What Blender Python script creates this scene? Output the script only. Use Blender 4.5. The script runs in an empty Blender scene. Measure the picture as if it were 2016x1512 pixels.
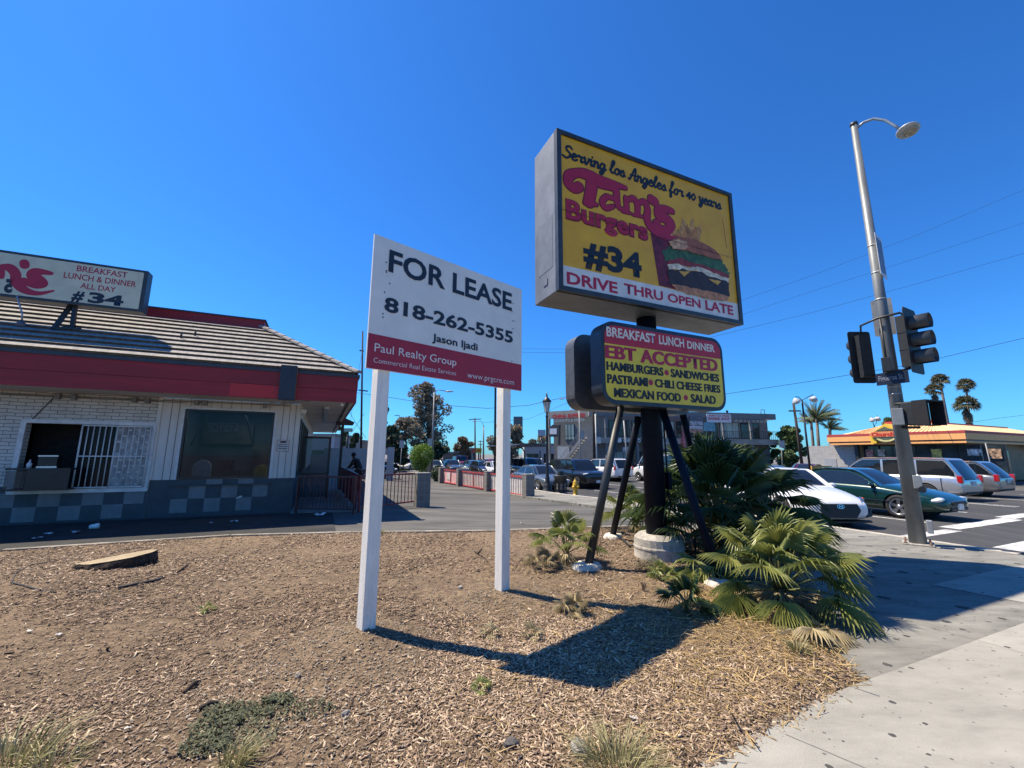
import bpy, bmesh, math, random
import numpy as np
from mathutils import Vector, Matrix
C = bpy.context.scene.collection
SC = bpy.context.scene
rad = math.radians
random.seed(7); RN = np.random.default_rng(7)

# ------------------------------------------------------------ camera, sky, sun, exposure
FPX, PITCH, ROLL, CH = 813.64, rad(9.6426), rad(.3327), 1.6
fw = np.array([0, math.cos(PITCH), math.sin(PITCH)]); _u = np.array([0, -math.sin(PITCH), math.cos(PITCH)]); _r = np.array([1., 0, 0])
rt = _r*math.cos(ROLL)+_u*math.sin(ROLL); up = _u*math.cos(ROLL)-_r*math.sin(ROLL)
CAM = np.array([0, 0, CH])
cam = bpy.data.cameras.new('camera'); camo = bpy.data.objects.new('camera', cam); C.objects.link(camo)
camo.matrix_world = Matrix(((rt[0], up[0], -fw[0], 0), (rt[1], up[1], -fw[1], 0), (rt[2], up[2], -fw[2], CH), (0, 0, 0, 1)))
cam.sensor_width = 36; cam.lens = FPX/2016*36; cam.clip_start = .05; cam.clip_end = 3000
SC.camera = camo
SUN_AZ, SUN_EL = 288.5, 60.3
W = bpy.data.worlds.new('World'); SC.world = W; W.use_nodes = True
nt = W.node_tree; sky = nt.nodes.new('ShaderNodeTexSky'); sky.sky_type = 'NISHITA'; sky.sun_disc = False
sky.sun_elevation = rad(SUN_EL); sky.sun_rotation = rad(SUN_AZ); sky.air_density = 1.15; sky.dust_density = .25; sky.ozone_density = 4.5
tn = nt.nodes.new('ShaderNodeMix'); tn.data_type = 'RGBA'; tn.blend_type = 'MULTIPLY'; tn.inputs[0].default_value = 1; tn.inputs[7].default_value = (.31, .765, 1.22, 1)   # vivid clear blue
nt.links.new(sky.outputs[0], tn.inputs[6]); gm_ = nt.nodes.new('ShaderNodeGamma'); gm_.inputs[1].default_value = 1.12; nt.links.new(tn.outputs[2], gm_.inputs[0]); nt.links.new(gm_.outputs[0], nt.nodes['Background'].inputs[0])
nt.nodes['Background'].inputs[1].default_value = .069
sd = bpy.data.lights.new('sun', 'SUN'); sd.energy = 5; sd.angle = rad(.53); sd.color = (1, .88, .70)
so = bpy.data.objects.new('sun', sd); C.objects.link(so)
sdir = Vector((math.sin(rad(SUN_AZ))*math.cos(rad(SUN_EL)), math.cos(rad(SUN_AZ))*math.cos(rad(SUN_EL)), math.sin(rad(SUN_EL))))
so.rotation_euler = sdir.to_track_quat('Z', 'Y').to_euler(); so.location = (-20, 10, 40)
SC.view_settings.view_transform = 'Standard'; SC.view_settings.look = 'None'; SC.view_settings.exposure = .85; SC.view_settings.gamma = 1
SC.view_settings.use_curve_mapping = False

# ------------------------------------------------------------ places: u runs along the facade and the big sign, v away along the road
AZ = rad(65.7); U = np.array([math.sin(AZ), math.cos(AZ), 0]); V = np.array([-U[1], U[0], 0]); TH = math.pi/2-AZ
def sm(x, a, b):
    x = np.clip((np.asarray(x, float)-a)/(b-a), 0, 1); return x*x*(3-2*x)
def slope(s, t): return -.33*sm(t, 7, 21)*sm(s, 1, 7)
def st(p): p = np.asarray(p, float); return p[..., 0]*U[0]+p[..., 1]*U[1], p[..., 0]*V[0]+p[..., 1]*V[1]
def xy(s, t): return (s*U[0]+t*V[0], s*U[1]+t*V[1])
def ray(x, y): return fw*FPX+rt*(x-1008)-up*(y-756)
def G(x, y, z=0.): d = ray(x, y); return CAM+d*((z-CH)/d[2])
def GT(x, y, z=-.1):                       # meets the falling ground
    zz = z
    for _ in range(12):
        p = G(x, y, zz); s, t = st(p); zz = z+float(slope(s, t))
    return p
def D(x, y, Y): d = ray(x, y); return CAM+d*(Y/d[1])
def PL(x, y, p, n): d = ray(x, y); return CAM+d*(np.dot(np.array(p)-CAM, n)/np.dot(d, n))
def gz(x, y, z=-.12): s, t = st((x, y)); return z+float(slope(s, t))

# ------------------------------------------------------------ materials
MATS = {}
def mat(name, col, rough=.7, metal=0, var=.12, scale=8, bump=0, bscale=40, spec=.5, emit=None, coat=0, col2=None, grime=0, stretch=None):
    if name in MATS: return MATS[name]
    m = bpy.data.materials.new(name); m.use_nodes = True; n = m.node_tree.nodes; l = m.node_tree.links; b = n['Principled BSDF']
    b.inputs['Roughness'].default_value = rough; b.inputs['Metallic'].default_value = metal; b.inputs['Specular IOR Level'].default_value = spec
    b.inputs['Coat Weight'].default_value = coat; b.inputs['Coat Roughness'].default_value = .04
    tc = n.new('ShaderNodeTexCoord'); vec = tc.outputs['Object']
    if stretch:
        mp = n.new('ShaderNodeMapping'); mp.inputs['Scale'].default_value = stretch; l.new(vec, mp.inputs[0]); vec = mp.outputs[0]
    col = tuple(col)
    c2 = col2 or tuple(min(1, c*(1-var*2)) for c in col); c1 = col if col2 else tuple(min(1, c*(1+var)) for c in col)
    no = n.new('ShaderNodeTexNoise'); no.inputs['Scale'].default_value = scale; no.inputs['Detail'].default_value = 6; no.inputs['Roughness'].default_value = .65
    l.new(vec, no.inputs['Vector'])
    cr = n.new('ShaderNodeValToRGB'); cr.color_ramp.elements[0].position = .32; cr.color_ramp.elements[1].position = .68
    cr.color_ramp.elements[0].color = (*c2, 1); cr.color_ramp.elements[1].color = (*c1, 1); l.new(no.outputs[0], cr.inputs[0]); out = cr.outputs[0]
    if grime:
        n2 = n.new('ShaderNodeTexNoise'); n2.inputs['Scale'].default_value = scale*.23; n2.inputs['Detail'].default_value = 8; l.new(vec, n2.inputs['Vector'])
        r2 = n.new('ShaderNodeValToRGB'); r2.color_ramp.elements[0].position = .35; r2.color_ramp.elements[1].position = .6
        r2.color_ramp.elements[0].color = (1-grime,)*3+(1,); r2.color_ramp.elements[1].color = (1, 1, 1, 1); l.new(n2.outputs[0], r2.inputs[0])
        mx = n.new('ShaderNodeMix'); mx.data_type = 'RGBA'; mx.blend_type = 'MULTIPLY'; mx.inputs[0].default_value = 1
        l.new(out, mx.inputs[6]); l.new(r2.outputs[0], mx.inputs[7]); out = mx.outputs[2]
    l.new(out, b.inputs['Base Color'])
    if bump:
        nb = n.new('ShaderNodeTexNoise'); nb.inputs['Scale'].default_value = bscale; nb.inputs['Detail'].default_value = 5; l.new(vec, nb.inputs['Vector'])
        bp = n.new('ShaderNodeBump'); bp.inputs['Strength'].default_value = bump; bp.inputs['Distance'].default_value = .02; l.new(nb.outputs[0], bp.inputs['Height']); l.new(bp.outputs[0], b.inputs['Normal'])
    if emit: b.inputs['Emission Color'].default_value = (*emit[0], 1); b.inputs['Emission Strength'].default_value = emit[1]
    MATS[name] = m; return m
def leafmat(name, c1, c2, rough=.5, trans=.25):
    if name in MATS: return MATS[name]
    m = bpy.data.materials.new(name); m.use_nodes = True; n = m.node_tree.nodes; l = m.node_tree.links; b = n['Principled BSDF']
    a = n.new('ShaderNodeAttribute'); a.attribute_name = 'tone'; cr = n.new('ShaderNodeValToRGB')
    cr.color_ramp.elements[0].color = (*c1, 1); cr.color_ramp.elements[1].color = (*c2, 1); l.new(a.outputs['Fac'], cr.inputs[0]); l.new(cr.outputs[0], b.inputs['Base Color'])
    b.inputs['Roughness'].default_value = rough
    tr = n.new('ShaderNodeBsdfTranslucent'); l.new(cr.outputs[0], tr.inputs[0]); mx = n.new('ShaderNodeMixShader'); mx.inputs[0].default_value = trans
    l.new(b.outputs[0], mx.inputs[1]); l.new(tr.outputs[0], mx.inputs[2]); l.new(mx.outputs[0], n['Material Output'].inputs[0]); MATS[name] = m; return m
def glassmat(name, tint, opacity, rough=.03):
    if name in MATS: return MATS[name]
    m = bpy.data.materials.new(name); m.use_nodes = True; n = m.node_tree.nodes; l = m.node_tree.links; b = n['Principled BSDF']
    b.inputs['Base Color'].default_value = (*tint, 1); b.inputs['Roughness'].default_value = rough; b.inputs['IOR'].default_value = 1.48
    t = n.new('ShaderNodeBsdfTransparent'); t.inputs[0].default_value = (.75, .8, .82, 1); mx = n.new('ShaderNodeMixShader'); mx.inputs[0].default_value = opacity
    no = n.new('ShaderNodeTexNoise'); no.inputs['Scale'].default_value = 1.3; bp = n.new('ShaderNodeBump'); bp.inputs['Strength'].default_value = .012; l.new(no.outputs[0], bp.inputs['Height']); l.new(bp.outputs[0], b.inputs['Normal'])
    l.new(t.outputs[0], mx.inputs[1]); l.new(b.outputs[0], mx.inputs[2]); l.new(mx.outputs[0], n['Material Output'].inputs[0]); MATS[name] = m; return m

# ------------------------------------------------------------ objects
def link(name, me, m, parent=None, loc=None, rz=0, kind=None):
    o = bpy.data.objects.new(name, me); C.objects.link(o)
    for x in (m if isinstance(m, (list, tuple)) else [m]):
        if x: me.materials.append(x)
    if parent: o.parent = parent
    if loc is not None: o.location = loc
    o.rotation_euler.z = rz
    if kind: o['kind'] = kind
    return o
def tag(o, label, cat, group=None):
    o['label'] = label; o['category'] = cat
    if group: o['group'] = group
    return o
def thing(name, label, cat, loc=(0, 0, 0), rz=0, group=None):
    o = bpy.data.objects.new(name, None); C.objects.link(o); o.location = loc; o.rotation_euler.z = rz; o.empty_display_size = .2
    return tag(o, label, cat, group)
class MB:
    def __init__(s): s.v = []; s.f = []; s.m = []; s.sm = []; s.k = 0
    def add(s, vs, fs, smooth=False, M=None):
        o = len(s.v)
        if M is not None: vs = [M @ Vector(v) for v in vs]
        s.v += [tuple(v) for v in vs]
        for f in fs: s.f.append([i+o for i in f]); s.m.append(s.k); s.sm.append(smooth)
        return s
    def box(s, x0, x1, y0, y1, z0, z1, M=None):
        return s.add([(x0,y0,z0),(x1,y0,z0),(x1,y1,z0),(x0,y1,z0),(x0,y0,z1),(x1,y0,z1),(x1,y1,z1),(x0,y1,z1)],
                     [(3,2,1,0),(4,5,6,7),(0,1,5,4),(1,2,6,5),(2,3,7,6),(3,0,4,7)], False, M)
    def cbox(s, c, d, M=None): return s.box(c[0]-d[0]/2, c[0]+d[0]/2, c[1]-d[1]/2, c[1]+d[1]/2, c[2]-d[2]/2, c[2]+d[2]/2, M)
    def tube(s, pts, r, n=8, caps=True, M=None, smooth=True):
        pts = [Vector(p) for p in pts]; rs = r if isinstance(r, (list, tuple)) else [r]*len(pts); vs = []; fs = []
        for i, p in enumerate(pts):
            d = (pts[min(i+1, len(pts)-1)]-pts[max(i-1, 0)]).normalized()
            a = d.cross(Vector((0, 0, 1)) if abs(d.z) < .9 else Vector((1, 0, 0))).normalized(); b = d.cross(a)
            for k in range(n): t = 2*math.pi*k/n; vs.append(p+(a*math.cos(t)+b*math.sin(t))*rs[i])
        for i in range(len(pts)-1):
            for k in range(n): fs.append((i*n+k, i*n+(k+1) % n, (i+1)*n+(k+1) % n, (i+1)*n+k))
        s.add(vs, fs, smooth, M)
        if caps:
            o = len(s.v)-len(vs)
            for f in (list(range(n))[::-1], [len(vs)-n+k for k in range(n)]): s.f.append([i+o for i in f]); s.m.append(s.k); s.sm.append(False)
        return s
    def bar(s, p, q, w, h, M=None):              # straight bar, w sideways, h up
        p = Vector(p); q = Vector(q); d = (q-p).normalized(); a = d.cross(Vector((0, 0, 1)) if abs(d.z) < .95 else Vector((0, 1, 0))).normalized(); b = a.cross(d)
        vs = [e+a*x*w/2+b*y*h/2 for e in (p, q) for x, y in ((-1,-1),(1,-1),(1,1),(-1,1))]
        return s.add(vs, [(0,1,2,3),(7,6,5,4),(0,4,5,1),(1,5,6,2),(2,6,7,3),(3,7,4,0)], False, M)
    def lathe(s, prof, n=20, c=(0, 0, 0), M=None, smooth=True):
        vs = [(c[0]+r*math.cos(2*math.pi*k/n), c[1]+r*math.sin(2*math.pi*k/n), c[2]+z) for r, z in prof for k in range(n)]
        fs = [(i*n+k, i*n+(k+1) % n, (i+1)*n+(k+1) % n, (i+1)*n+k) for i in range(len(prof)-1) for k in range(n)]
        fs += [tuple(range(n))[::-1], tuple((len(prof)-1)*n+k for k in range(n))]
        return s.add(vs, fs, smooth, M)
    def prism(s, poly, y0, y1, M=None):          # poly of (x,z), from y0 (front, seen from -y) to y1
        n = len(poly); vs = [(x, y0, z) for x, z in poly]+[(x, y1, z) for x, z in poly]
        a = sum(poly[i][0]*poly[(i+1) % n][1]-poly[(i+1) % n][0]*poly[i][1] for i in range(n))
        r = list(range(n)) if a > 0 else list(range(n))[::-1]
        return s.add(vs, [r, [n+i for i in r[::-1]]]+[(r[i], n+r[i], n+r[(i+1) % n], r[(i+1) % n]) for i in range(n)], False, M)
    def slab(s, poly, z0, z1, M=None):           # poly of (x,y)
        n = len(poly); a = sum(poly[i][0]*poly[(i+1) % n][1]-poly[(i+1) % n][0]*poly[i][1] for i in range(n))
        if a < 0: poly = poly[::-1]
        vs = [(x, y, z0) for x, y in poly]+[(x, y, z1) for x, y in poly]
        return s.add(vs, [list(range(n))[::-1], [n+i for i in range(n)]]+[(i, (i+1) % n, n+(i+1) % n, n+i) for i in range(n)], False, M)
    def face(s, pts, M=None): return s.add(pts, [list(range(len(pts)))], False, M)
    def ball(s, c, r, nu=12, nv=8, M=None):
        if not isinstance(r, (tuple, list)): r = (r, r, r)
        prof = [(math.sin(math.pi*j/nv), -math.cos(math.pi*j/nv)) for j in range(nv+1)]
        vs = [(c[0]+r[0]*p*math.cos(2*math.pi*k/nu), c[1]+r[1]*p*math.sin(2*math.pi*k/nu), c[2]+r[2]*z) for p, z in prof for k in range(nu)]
        return s.add(vs, [(i*nu+k, i*nu+(k+1) % nu, (i+1)*nu+(k+1) % nu, (i+1)*nu+k) for i in range(nv) for k in range(nu)], True, M)
    def mesh(s, name, bevel=0):
        me = bpy.data.meshes.new(name); me.from_pydata(s.v, [], s.f); me.polygons.foreach_set('material_index', s.m); me.polygons.foreach_set('use_smooth', s.sm)
        bm = bmesh.new(); bm.from_mesh(me)
        if any(s.sm): bmesh.ops.remove_doubles(bm, verts=bm.verts, dist=1e-5)
        if bevel:
            es = [e for e in bm.edges if len(e.link_faces) == 2 and e.calc_face_angle(0) > .5]
            bmesh.ops.bevel(bm, geom=es, offset=bevel, segments=2, profile=.6, affect='EDGES', clamp_overlap=True)
        bm.to_mesh(me); bm.free()
        return me
    def build(s, name, m, parent=None, loc=None, rz=0, bevel=0, kind=None, label=None):
        o = link(name, s.mesh(name, bevel), m, parent, loc, rz, kind)
        if label: o['label'] = label
        return o
def mesh_np(name, v, f, m, parent=None, tone=None, loc=None, rz=0, kind=None, smooth=False):
    v = np.asarray(v, np.float32); f = np.asarray(f, np.int32); me = bpy.data.meshes.new(name); k = f.shape[1]
    me.vertices.add(len(v)); me.vertices.foreach_set('co', v.ravel()); me.loops.add(f.size); me.loops.foreach_set('vertex_index', f.ravel())
    me.polygons.add(len(f)); me.polygons.foreach_set('loop_start', np.arange(0, f.size, k, dtype=np.int32)); me.polygons.foreach_set('loop_total', np.full(len(f), k, np.int32))
    me.update(calc_edges=True)
    if smooth: me.polygons.foreach_set('use_smooth', np.ones(len(f), bool))
    if tone is not None:
        a = me.attributes.new('tone', 'FLOAT', 'FACE'); a.data.foreach_set('value', np.asarray(tone, np.float32))
    return link(name, me, m, parent, loc, rz, kind)

# ---- a frame: root empty turned about z; px() brings a photo point onto its plane y = y0 (the signs and walls are flat objects at their real place)
class Frame:
    def __init__(s, o, rz):
        s.o = np.array(o, float); s.rz = rz; s.ux = np.array([math.cos(rz), math.sin(rz), 0]); s.uy = np.array([-math.sin(rz), math.cos(rz), 0])
    def loc(s, p): d = np.asarray(p, float)-s.o; return (float(d@s.ux), float(d@s.uy), float(d[2]))
    def px(s, x, y, y0): p = s.loc(PL(x, y, s.o+s.uy*y0, s.uy)); return p[0], p[2]
    def gr(s, x, y, z=0): return s.loc(G(x, y, z))
    def world(s, p): return s.o+s.ux*p[0]+s.uy*p[1]+np.array([0, 0, p[2]])
def zoom(x0, y0, k): return lambda x, y: (x0+x/k, y0+y/k)

# ---- lettering
def textmesh(body, bold=0, shear=0, space=1):
    cu = bpy.data.curves.new('lettering', 'FONT'); cu.body = body; cu.size = 1; cu.offset = bold; cu.shear = shear; cu.space_character = space; cu.fill_mode = 'FRONT'; cu.resolution_u = 3
    o = bpy.data.objects.new('lettering', cu); C.objects.link(o); dg = bpy.context.evaluated_depsgraph_get(); dg.update()
    me = bpy.data.meshes.new_from_object(o.evaluated_get(dg)); bpy.data.objects.remove(o); bpy.data.curves.remove(cu); return me
CAPH = None
def text(body, x0, z0, x1, cap, y, m, parent, bold=.02, shear=0, name='lettering', space=1, center=None, heavy=0):
    """body written on the plane y, baseline from x0 to x1 at z0, capital height cap, read from -y"""
    global CAPH
    if CAPH is None:
        t = textmesh('H'); CAPH = max(v.co.y for v in t.vertices)
    me = textmesh(body, bold, shear, space); n = len(me.vertices); co = np.empty(n*3, np.float32); me.vertices.foreach_get('co', co); co = co.reshape(-1, 3)
    w0, w1 = co[:, 0].min(), co[:, 0].max(); kz = cap/(CAPH+bold)
    if x1 is None: kx = kz; x1 = x0+(w1-w0)*kx
    if center is not None: kx = kz*center[1]; x0 = center[0]-(w1-w0)*kx/2; x1 = x0+(w1-w0)*kx
    out = np.stack([x0+(co[:, 0]-w0)/(w1-w0)*(x1-x0), np.full(n, y), z0+co[:, 1]*kz], 1)
    me.vertices.foreach_set('co', out.astype(np.float32).ravel()); me.update()
    if heavy:            # struck three times side by side for a heavy condensed face
        bm = bmesh.new()
        for k in (-1, 0, 1):
            c_ = me.copy(); c_.transform(Matrix.Translation((k*heavy*cap, -.0006*(k+1), 0))); bm.from_mesh(c_); bpy.data.meshes.remove(c_)
        bm.to_mesh(me); bm.free()
    return link(name, me, m, parent)
def ptext(body, fr, y, lb, rb, lt, m, parent, **k):
    """lettering placed on the sign's own plane: lower left, lower right and upper left of the line as read off the photo"""
    a = fr.px(*lb, y); b = fr.px(*rb, y); c = fr.px(*lt, y)
    return text(body, a[0], (a[1]+b[1])/2, b[0], c[1]-a[1], y, m, parent, **k)
def sdf_shape(strokes, res, y, m, parent, name, grow=0):
    """strokes: lists of (x,z,r) round-brushed together into one flat shape on the plane y"""
    P = []
    for stv in strokes:
        a = np.array(stv, float)
        if len(a) > 2:
            k = np.vstack([2*a[0]-a[1], a, 2*a[-1]-a[-2]]); o = []
            for i in range(1, len(k)-2):
                for t in np.linspace(0, 1, 6, endpoint=False):
                    o.append(.5*(2*k[i]+(k[i+1]-k[i-1])*t+(2*k[i-1]-5*k[i]+4*k[i+1]-k[i+2])*t*t+(3*k[i]-k[i-1]-3*k[i+1]+k[i+2])*t**3))
            a = np.array(o+[a[-1]])
        P.append(a)
    al = np.vstack(P); R = al[:, 2].max()+grow+res*2; x = np.arange(al[:, 0].min()-R, al[:, 0].max()+R, res); z = np.arange(al[:, 1].min()-R, al[:, 1].max()+R, res)
    X, Z = np.meshgrid(x, z); F = np.full(X.shape, 9.)
    for a in P:
        for p, q in zip(a[:-1], a[1:]):
            d = q[:2]-p[:2]; L = d@d+1e-12; t = np.clip(((X-p[0])*d[0]+(Z-p[1])*d[1])/L, 0, 1)
            F = np.minimum(F, np.hypot(X-p[0]-t*d[0], Z-p[1]-t*d[1])-(p[2]+t*(q[2]-p[2]))-grow)
    mb = MB(); H, Wd = F.shape
    for j in range(H-1):
        row = F[j:j+2]
        if row.min() > 0: continue
        i = 0
        while i < Wd-1:
            c = [(i, j), (i+1, j), (i+1, j+1), (i, j+1)]; f = [F[b, a] for a, b in c]
            if max(f) <= 0:
                e = i
                while e+1 < Wd-1 and F[j, e+2] <= 0 and F[j+1, e+2] <= 0: e += 1
                mb.face([(x[i], y, z[j]), (x[e+1], y, z[j]), (x[e+1], y, z[j+1]), (x[i], y, z[j+1])]); i = e+1; continue
            if min(f) < 0:
                pl = []
                for q in range(4):
                    (a, b), (a2, b2) = c[q], c[(q+1) % 4]; f0, f1 = f[q], f[(q+1) % 4]
                    if f0 <= 0: pl.append((x[a], y, z[b]))
                    if f0*f1 < 0: t = f0/(f0-f1); pl.append((x[a]+(x[a2]-x[a])*t, y, z[b]+(z[b2]-z[b])*t))
                if len(pl) > 2: mb.face(pl)
            i += 1
    return mb.build(name, m, parent)
def rrect(x0, z0, x1, z1, r, n=6):
    o = []
    for cx, cz, a in ((x1-r, z0+r, -90), (x1-r, z1-r, 0), (x0+r, z1-r, 90), (x0+r, z0+r, 180)):
        for k in range(n+1): t = rad(a+90*k/n); o.append((cx+r*math.cos(t), cz+r*math.sin(t)))
    return o
# ============================================================ THE SETTING
def noise2(x, y, s=1, seed=0):
    r = np.random.default_rng(seed); o = 0
    for k in range(7):
        a = r.uniform(0, 6.28); f = s*r.uniform(.5, 2.2); o = o+np.sin((x*math.cos(a)+y*math.sin(a))*f+r.uniform(0, 6.28))
    return o/7
DIRT = [(-8.43,7.19),(-5.57,8.54),(-3.32,8.94),(-.29,9.21),(1.76,9.71),(3.2,9.95),(4.7,9.3),(4.75,7.6),(4.0,5.7),(3.41,4.71),(3.1,4.25),(2.85,3.92),(2.67,3.37),(2.2,3.05),(1.79,2.79),(1.62,2.72),(1.4,2.58),(1.1,2.42),(.75,1.7),(.2,-1),(-12,-1),(-15,4.2)]
def sdist(x, y, poly):
    x = np.asarray(x, float); y = np.asarray(y, float); d = np.full(x.shape, 99.); ins = np.zeros(x.shape, bool)
    for (ax, ay), (bx, by) in zip(poly, poly[1:]+poly[:1]):
        ex, ey = bx-ax, by-ay; t = np.clip(((x-ax)*ex+(y-ay)*ey)/(ex*ex+ey*ey), 0, 1); d = np.minimum(d, np.hypot(x-ax-t*ex, y-ay-t*ey))
        c = ((ay > y) != (by > y)) & (x < ax+(y-ay)/(by-ay+1e-12)*ex); ins ^= c
    return np.where(ins, d, -d)
PA, PB = (-1.3, 3.98), (-.06, 5.07)
def dirt_z(x, y):
    d = sdist(x, y, DIRT)
    z = .022*noise2(x, y, 2.2, 3)+.012*noise2(x, y, 6, 4)+.006*noise2(x, y, 15, 5)
    for (a, b) in (PA, PB): z = z+.055*np.exp(-((x-a)**2+(y-b)**2)/.10)
    return z*sm(d, 0, .5)-.035*(1-sm(d, -.02, .25))-.4*(1-sm(d, -.10, .0))
def gridsheet(name, xs, ys, fz, m, kind='structure', smooth=True):
    X, Y = np.meshgrid(xs, ys); Z = fz(X, Y); n, k = X.shape; idx = np.arange(n*k).reshape(n, k)
    f = np.stack([idx[:-1, :-1], idx[:-1, 1:], idx[1:, 1:], idx[1:, :-1]], -1).reshape(-1, 4)
    return mesh_np(name, np.stack([X, Y, Z], -1).reshape(-1, 3), f, m, kind=kind, smooth=smooth)
def stsheet(name, poly_st, base, m, step=2., thick=0, kind='structure'):
    """flat sheet over a polygon in (s,t) that follows the fall of the ground"""
    bm = bmesh.new(); vs = [bm.verts.new((*xy(s, t), 0)) for s, t in poly_st]; bm.faces.new(vs)
    S = [p[0] for p in poly_st]; T = [p[1] for p in poly_st]
    for ax, lo, hi, nrm in ((U, min(S), max(S), U), (V, min(T), max(T), V)):
        k = lo+step*.37
        lim = hi
        while k < lim and k < 32:
            bmesh.ops.bisect_plane(bm, geom=bm.verts[:]+bm.edges[:]+bm.faces[:], plane_co=Vector(ax*k), plane_no=Vector(nrm)); k += step
    for v in bm.verts: s, t = st((v.co.x, v.co.y)); v.co.z = base+float(slope(s, t))
    bmesh.ops.recalc_face_normals(bm, faces=bm.faces)
    for f in bm.faces:
        if f.normal.z < 0: f.normal_flip()
    if thick:
        ed = [e for e in bm.edges if len(e.link_faces) == 1]; r = bmesh.ops.extrude_edge_only(bm, edges=ed)
        for v in [g for g in r['geom'] if isinstance(g, bmesh.types.BMVert)]: v.co.z -= thick
        bmesh.ops.recalc_face_normals(bm, faces=bm.faces)
    me = bpy.data.meshes.new(name); bm.to_mesh(me); bm.free(); return link(name, me, m, kind=kind)

def groundmat(name, cols, scale, bump, bscale, spots=None, stretch=None, rough=.9, big=.35, bigscale=.35, flecks=0):
    m = bpy.data.materials.new(name); m.use_nodes = True; n = m.node_tree.nodes; l = m.node_tree.links; b = n['Principled BSDF']; b.inputs['Roughness'].default_value = rough
    b.inputs['Specular IOR Level'].default_value = .3
    tc = n.new('ShaderNodeTexCoord'); vec = tc.outputs['Object']
    mp = n.new('ShaderNodeMapping'); l.new(vec, mp.inputs[0]); mp.inputs['Scale'].default_value = stretch or (1, 1, 1); mp.inputs['Rotation'].default_value = (0, 0, -TH) if stretch else (0, 0, 0)
    no = n.new('ShaderNodeTexNoise'); no.inputs['Scale'].default_value = scale; no.inputs['Detail'].default_value = 9; no.inputs['Roughness'].default_value = .72; l.new(mp.outputs[0], no.inputs['Vector'])
    cr = n.new('ShaderNodeValToRGB'); e = cr.color_ramp.elements; e[0].position = .3; e[1].position = .7; e[0].color = (*cols[0], 1); e[1].color = (*cols[-1], 1)
    for i, c in enumerate(cols[1:-1]): q = e.new(.3+.4*(i+1)/(len(cols)-1)); q.color = (*c, 1)
    l.new(no.outputs[0], cr.inputs[0]); out = cr.outputs[0]
    n2 = n.new('ShaderNodeTexNoise'); n2.inputs['Scale'].default_value = bigscale; n2.inputs['Detail'].default_value = 7; n2.inputs['Roughness'].default_value = .6; l.new(mp.outputs[0], n2.inputs['Vector'])
    r2 = n.new('ShaderNodeValToRGB'); r2.color_ramp.elements[0].position = .35; r2.color_ramp.elements[1].position = .62; r2.color_ramp.elements[0].color = (1-big, 1-big, 1-big, 1); r2.color_ramp.elements[1].color = (1, 1, 1, 1)
    l.new(n2.outputs[0], r2.inputs[0])
    mx = n.new('ShaderNodeMix'); mx.data_type = 'RGBA'; mx.blend_type = 'MULTIPLY'; mx.inputs[0].default_value = 1; l.new(out, mx.inputs[6]); l.new(r2.outputs[0], mx.inputs[7]); out = mx.outputs[2]
    if flecks:
        wv_ = n.new('ShaderNodeTexVoronoi'); wv_.inputs['Scale'].default_value = flecks; wp = n.new('ShaderNodeMapping'); wp.inputs['Scale'].default_value = (1, 2.2, 1); l.new(vec, wp.inputs[0])
        wn = n.new('ShaderNodeTexNoise'); wn.inputs['Scale'].default_value = 3; l.new(wp.outputs[0], wn.inputs['Vector']); wa = n.new('ShaderNodeVectorMath'); wa.operation = 'MULTIPLY_ADD'; wa.inputs[1].default_value = (.5, .5, .5); l.new(wn.outputs['Color'], wa.inputs[0]); l.new(wp.outputs[0], wa.inputs[2]); l.new(wa.outputs[0], wv_.inputs['Vector'])
        ws = n.new('ShaderNodeSeparateColor'); l.new(wv_.outputs['Color'], ws.inputs[0]); wr = n.new('ShaderNodeValToRGB'); wr.color_ramp.elements[0].color = (.45, .42, .38, 1); wr.color_ramp.elements[1].color = (1.45, 1.42, 1.35, 1); l.new(ws.outputs[0], wr.inputs[0])
        wm = n.new('ShaderNodeMix'); wm.data_type = 'RGBA'; wm.blend_type = 'MULTIPLY'; wm.inputs[0].default_value = 1; l.new(out, wm.inputs[6]); l.new(wr.outputs[0], wm.inputs[7]); out = wm.outputs[2]
    if spots:
        for sc, th, c in spots:
            vo = n.new('ShaderNodeTexVoronoi'); vo.inputs['Scale'].default_value = sc; l.new(vec, vo.inputs['Vector'])
            ns = n.new('ShaderNodeTexNoise'); ns.inputs['Scale'].default_value = sc*6; l.new(vec, ns.inputs['Vector'])
            ad = n.new('ShaderNodeMath'); ad.operation = 'MULTIPLY_ADD'; ad.inputs[1].default_value = th*1.2; ad.inputs[2].default_value = -th*.6; l.new(ns.outputs[0], ad.inputs[0])
            a2 = n.new('ShaderNodeMath'); l.new(vo.outputs['Distance'], a2.inputs[0]); l.new(ad.outputs[0], a2.inputs[1])
            sp = n.new('ShaderNodeSeparateColor'); l.new(vo.outputs['Color'], sp.inputs[0])
            md = n.new('ShaderNodeMath'); md.operation = 'MULTIPLY'; md.inputs[1].default_value = th*1.7; l.new(sp.outputs[0], md.inputs[0])
            lt = n.new('ShaderNodeMath'); lt.operation = 'LESS_THAN'; l.new(a2.outputs[0], lt.inputs[0]); l.new(md.outputs[0], lt.inputs[1])
            m3 = n.new('ShaderNodeMix'); m3.data_type = 'RGBA'; l.new(lt.outputs[0], m3.inputs[0]); l.new(out, m3.inputs[6]); m3.inputs[7].default_value = (*c, 1); out = m3.outputs[2]
    l.new(out, b.inputs['Base Color'])
    nb = n.new('ShaderNodeTexNoise'); nb.inputs['Scale'].default_value = bscale; nb.inputs['Detail'].default_value = 6; nb.inputs['Roughness'].default_value = .7; l.new(vec, nb.inputs['Vector'])
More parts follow.
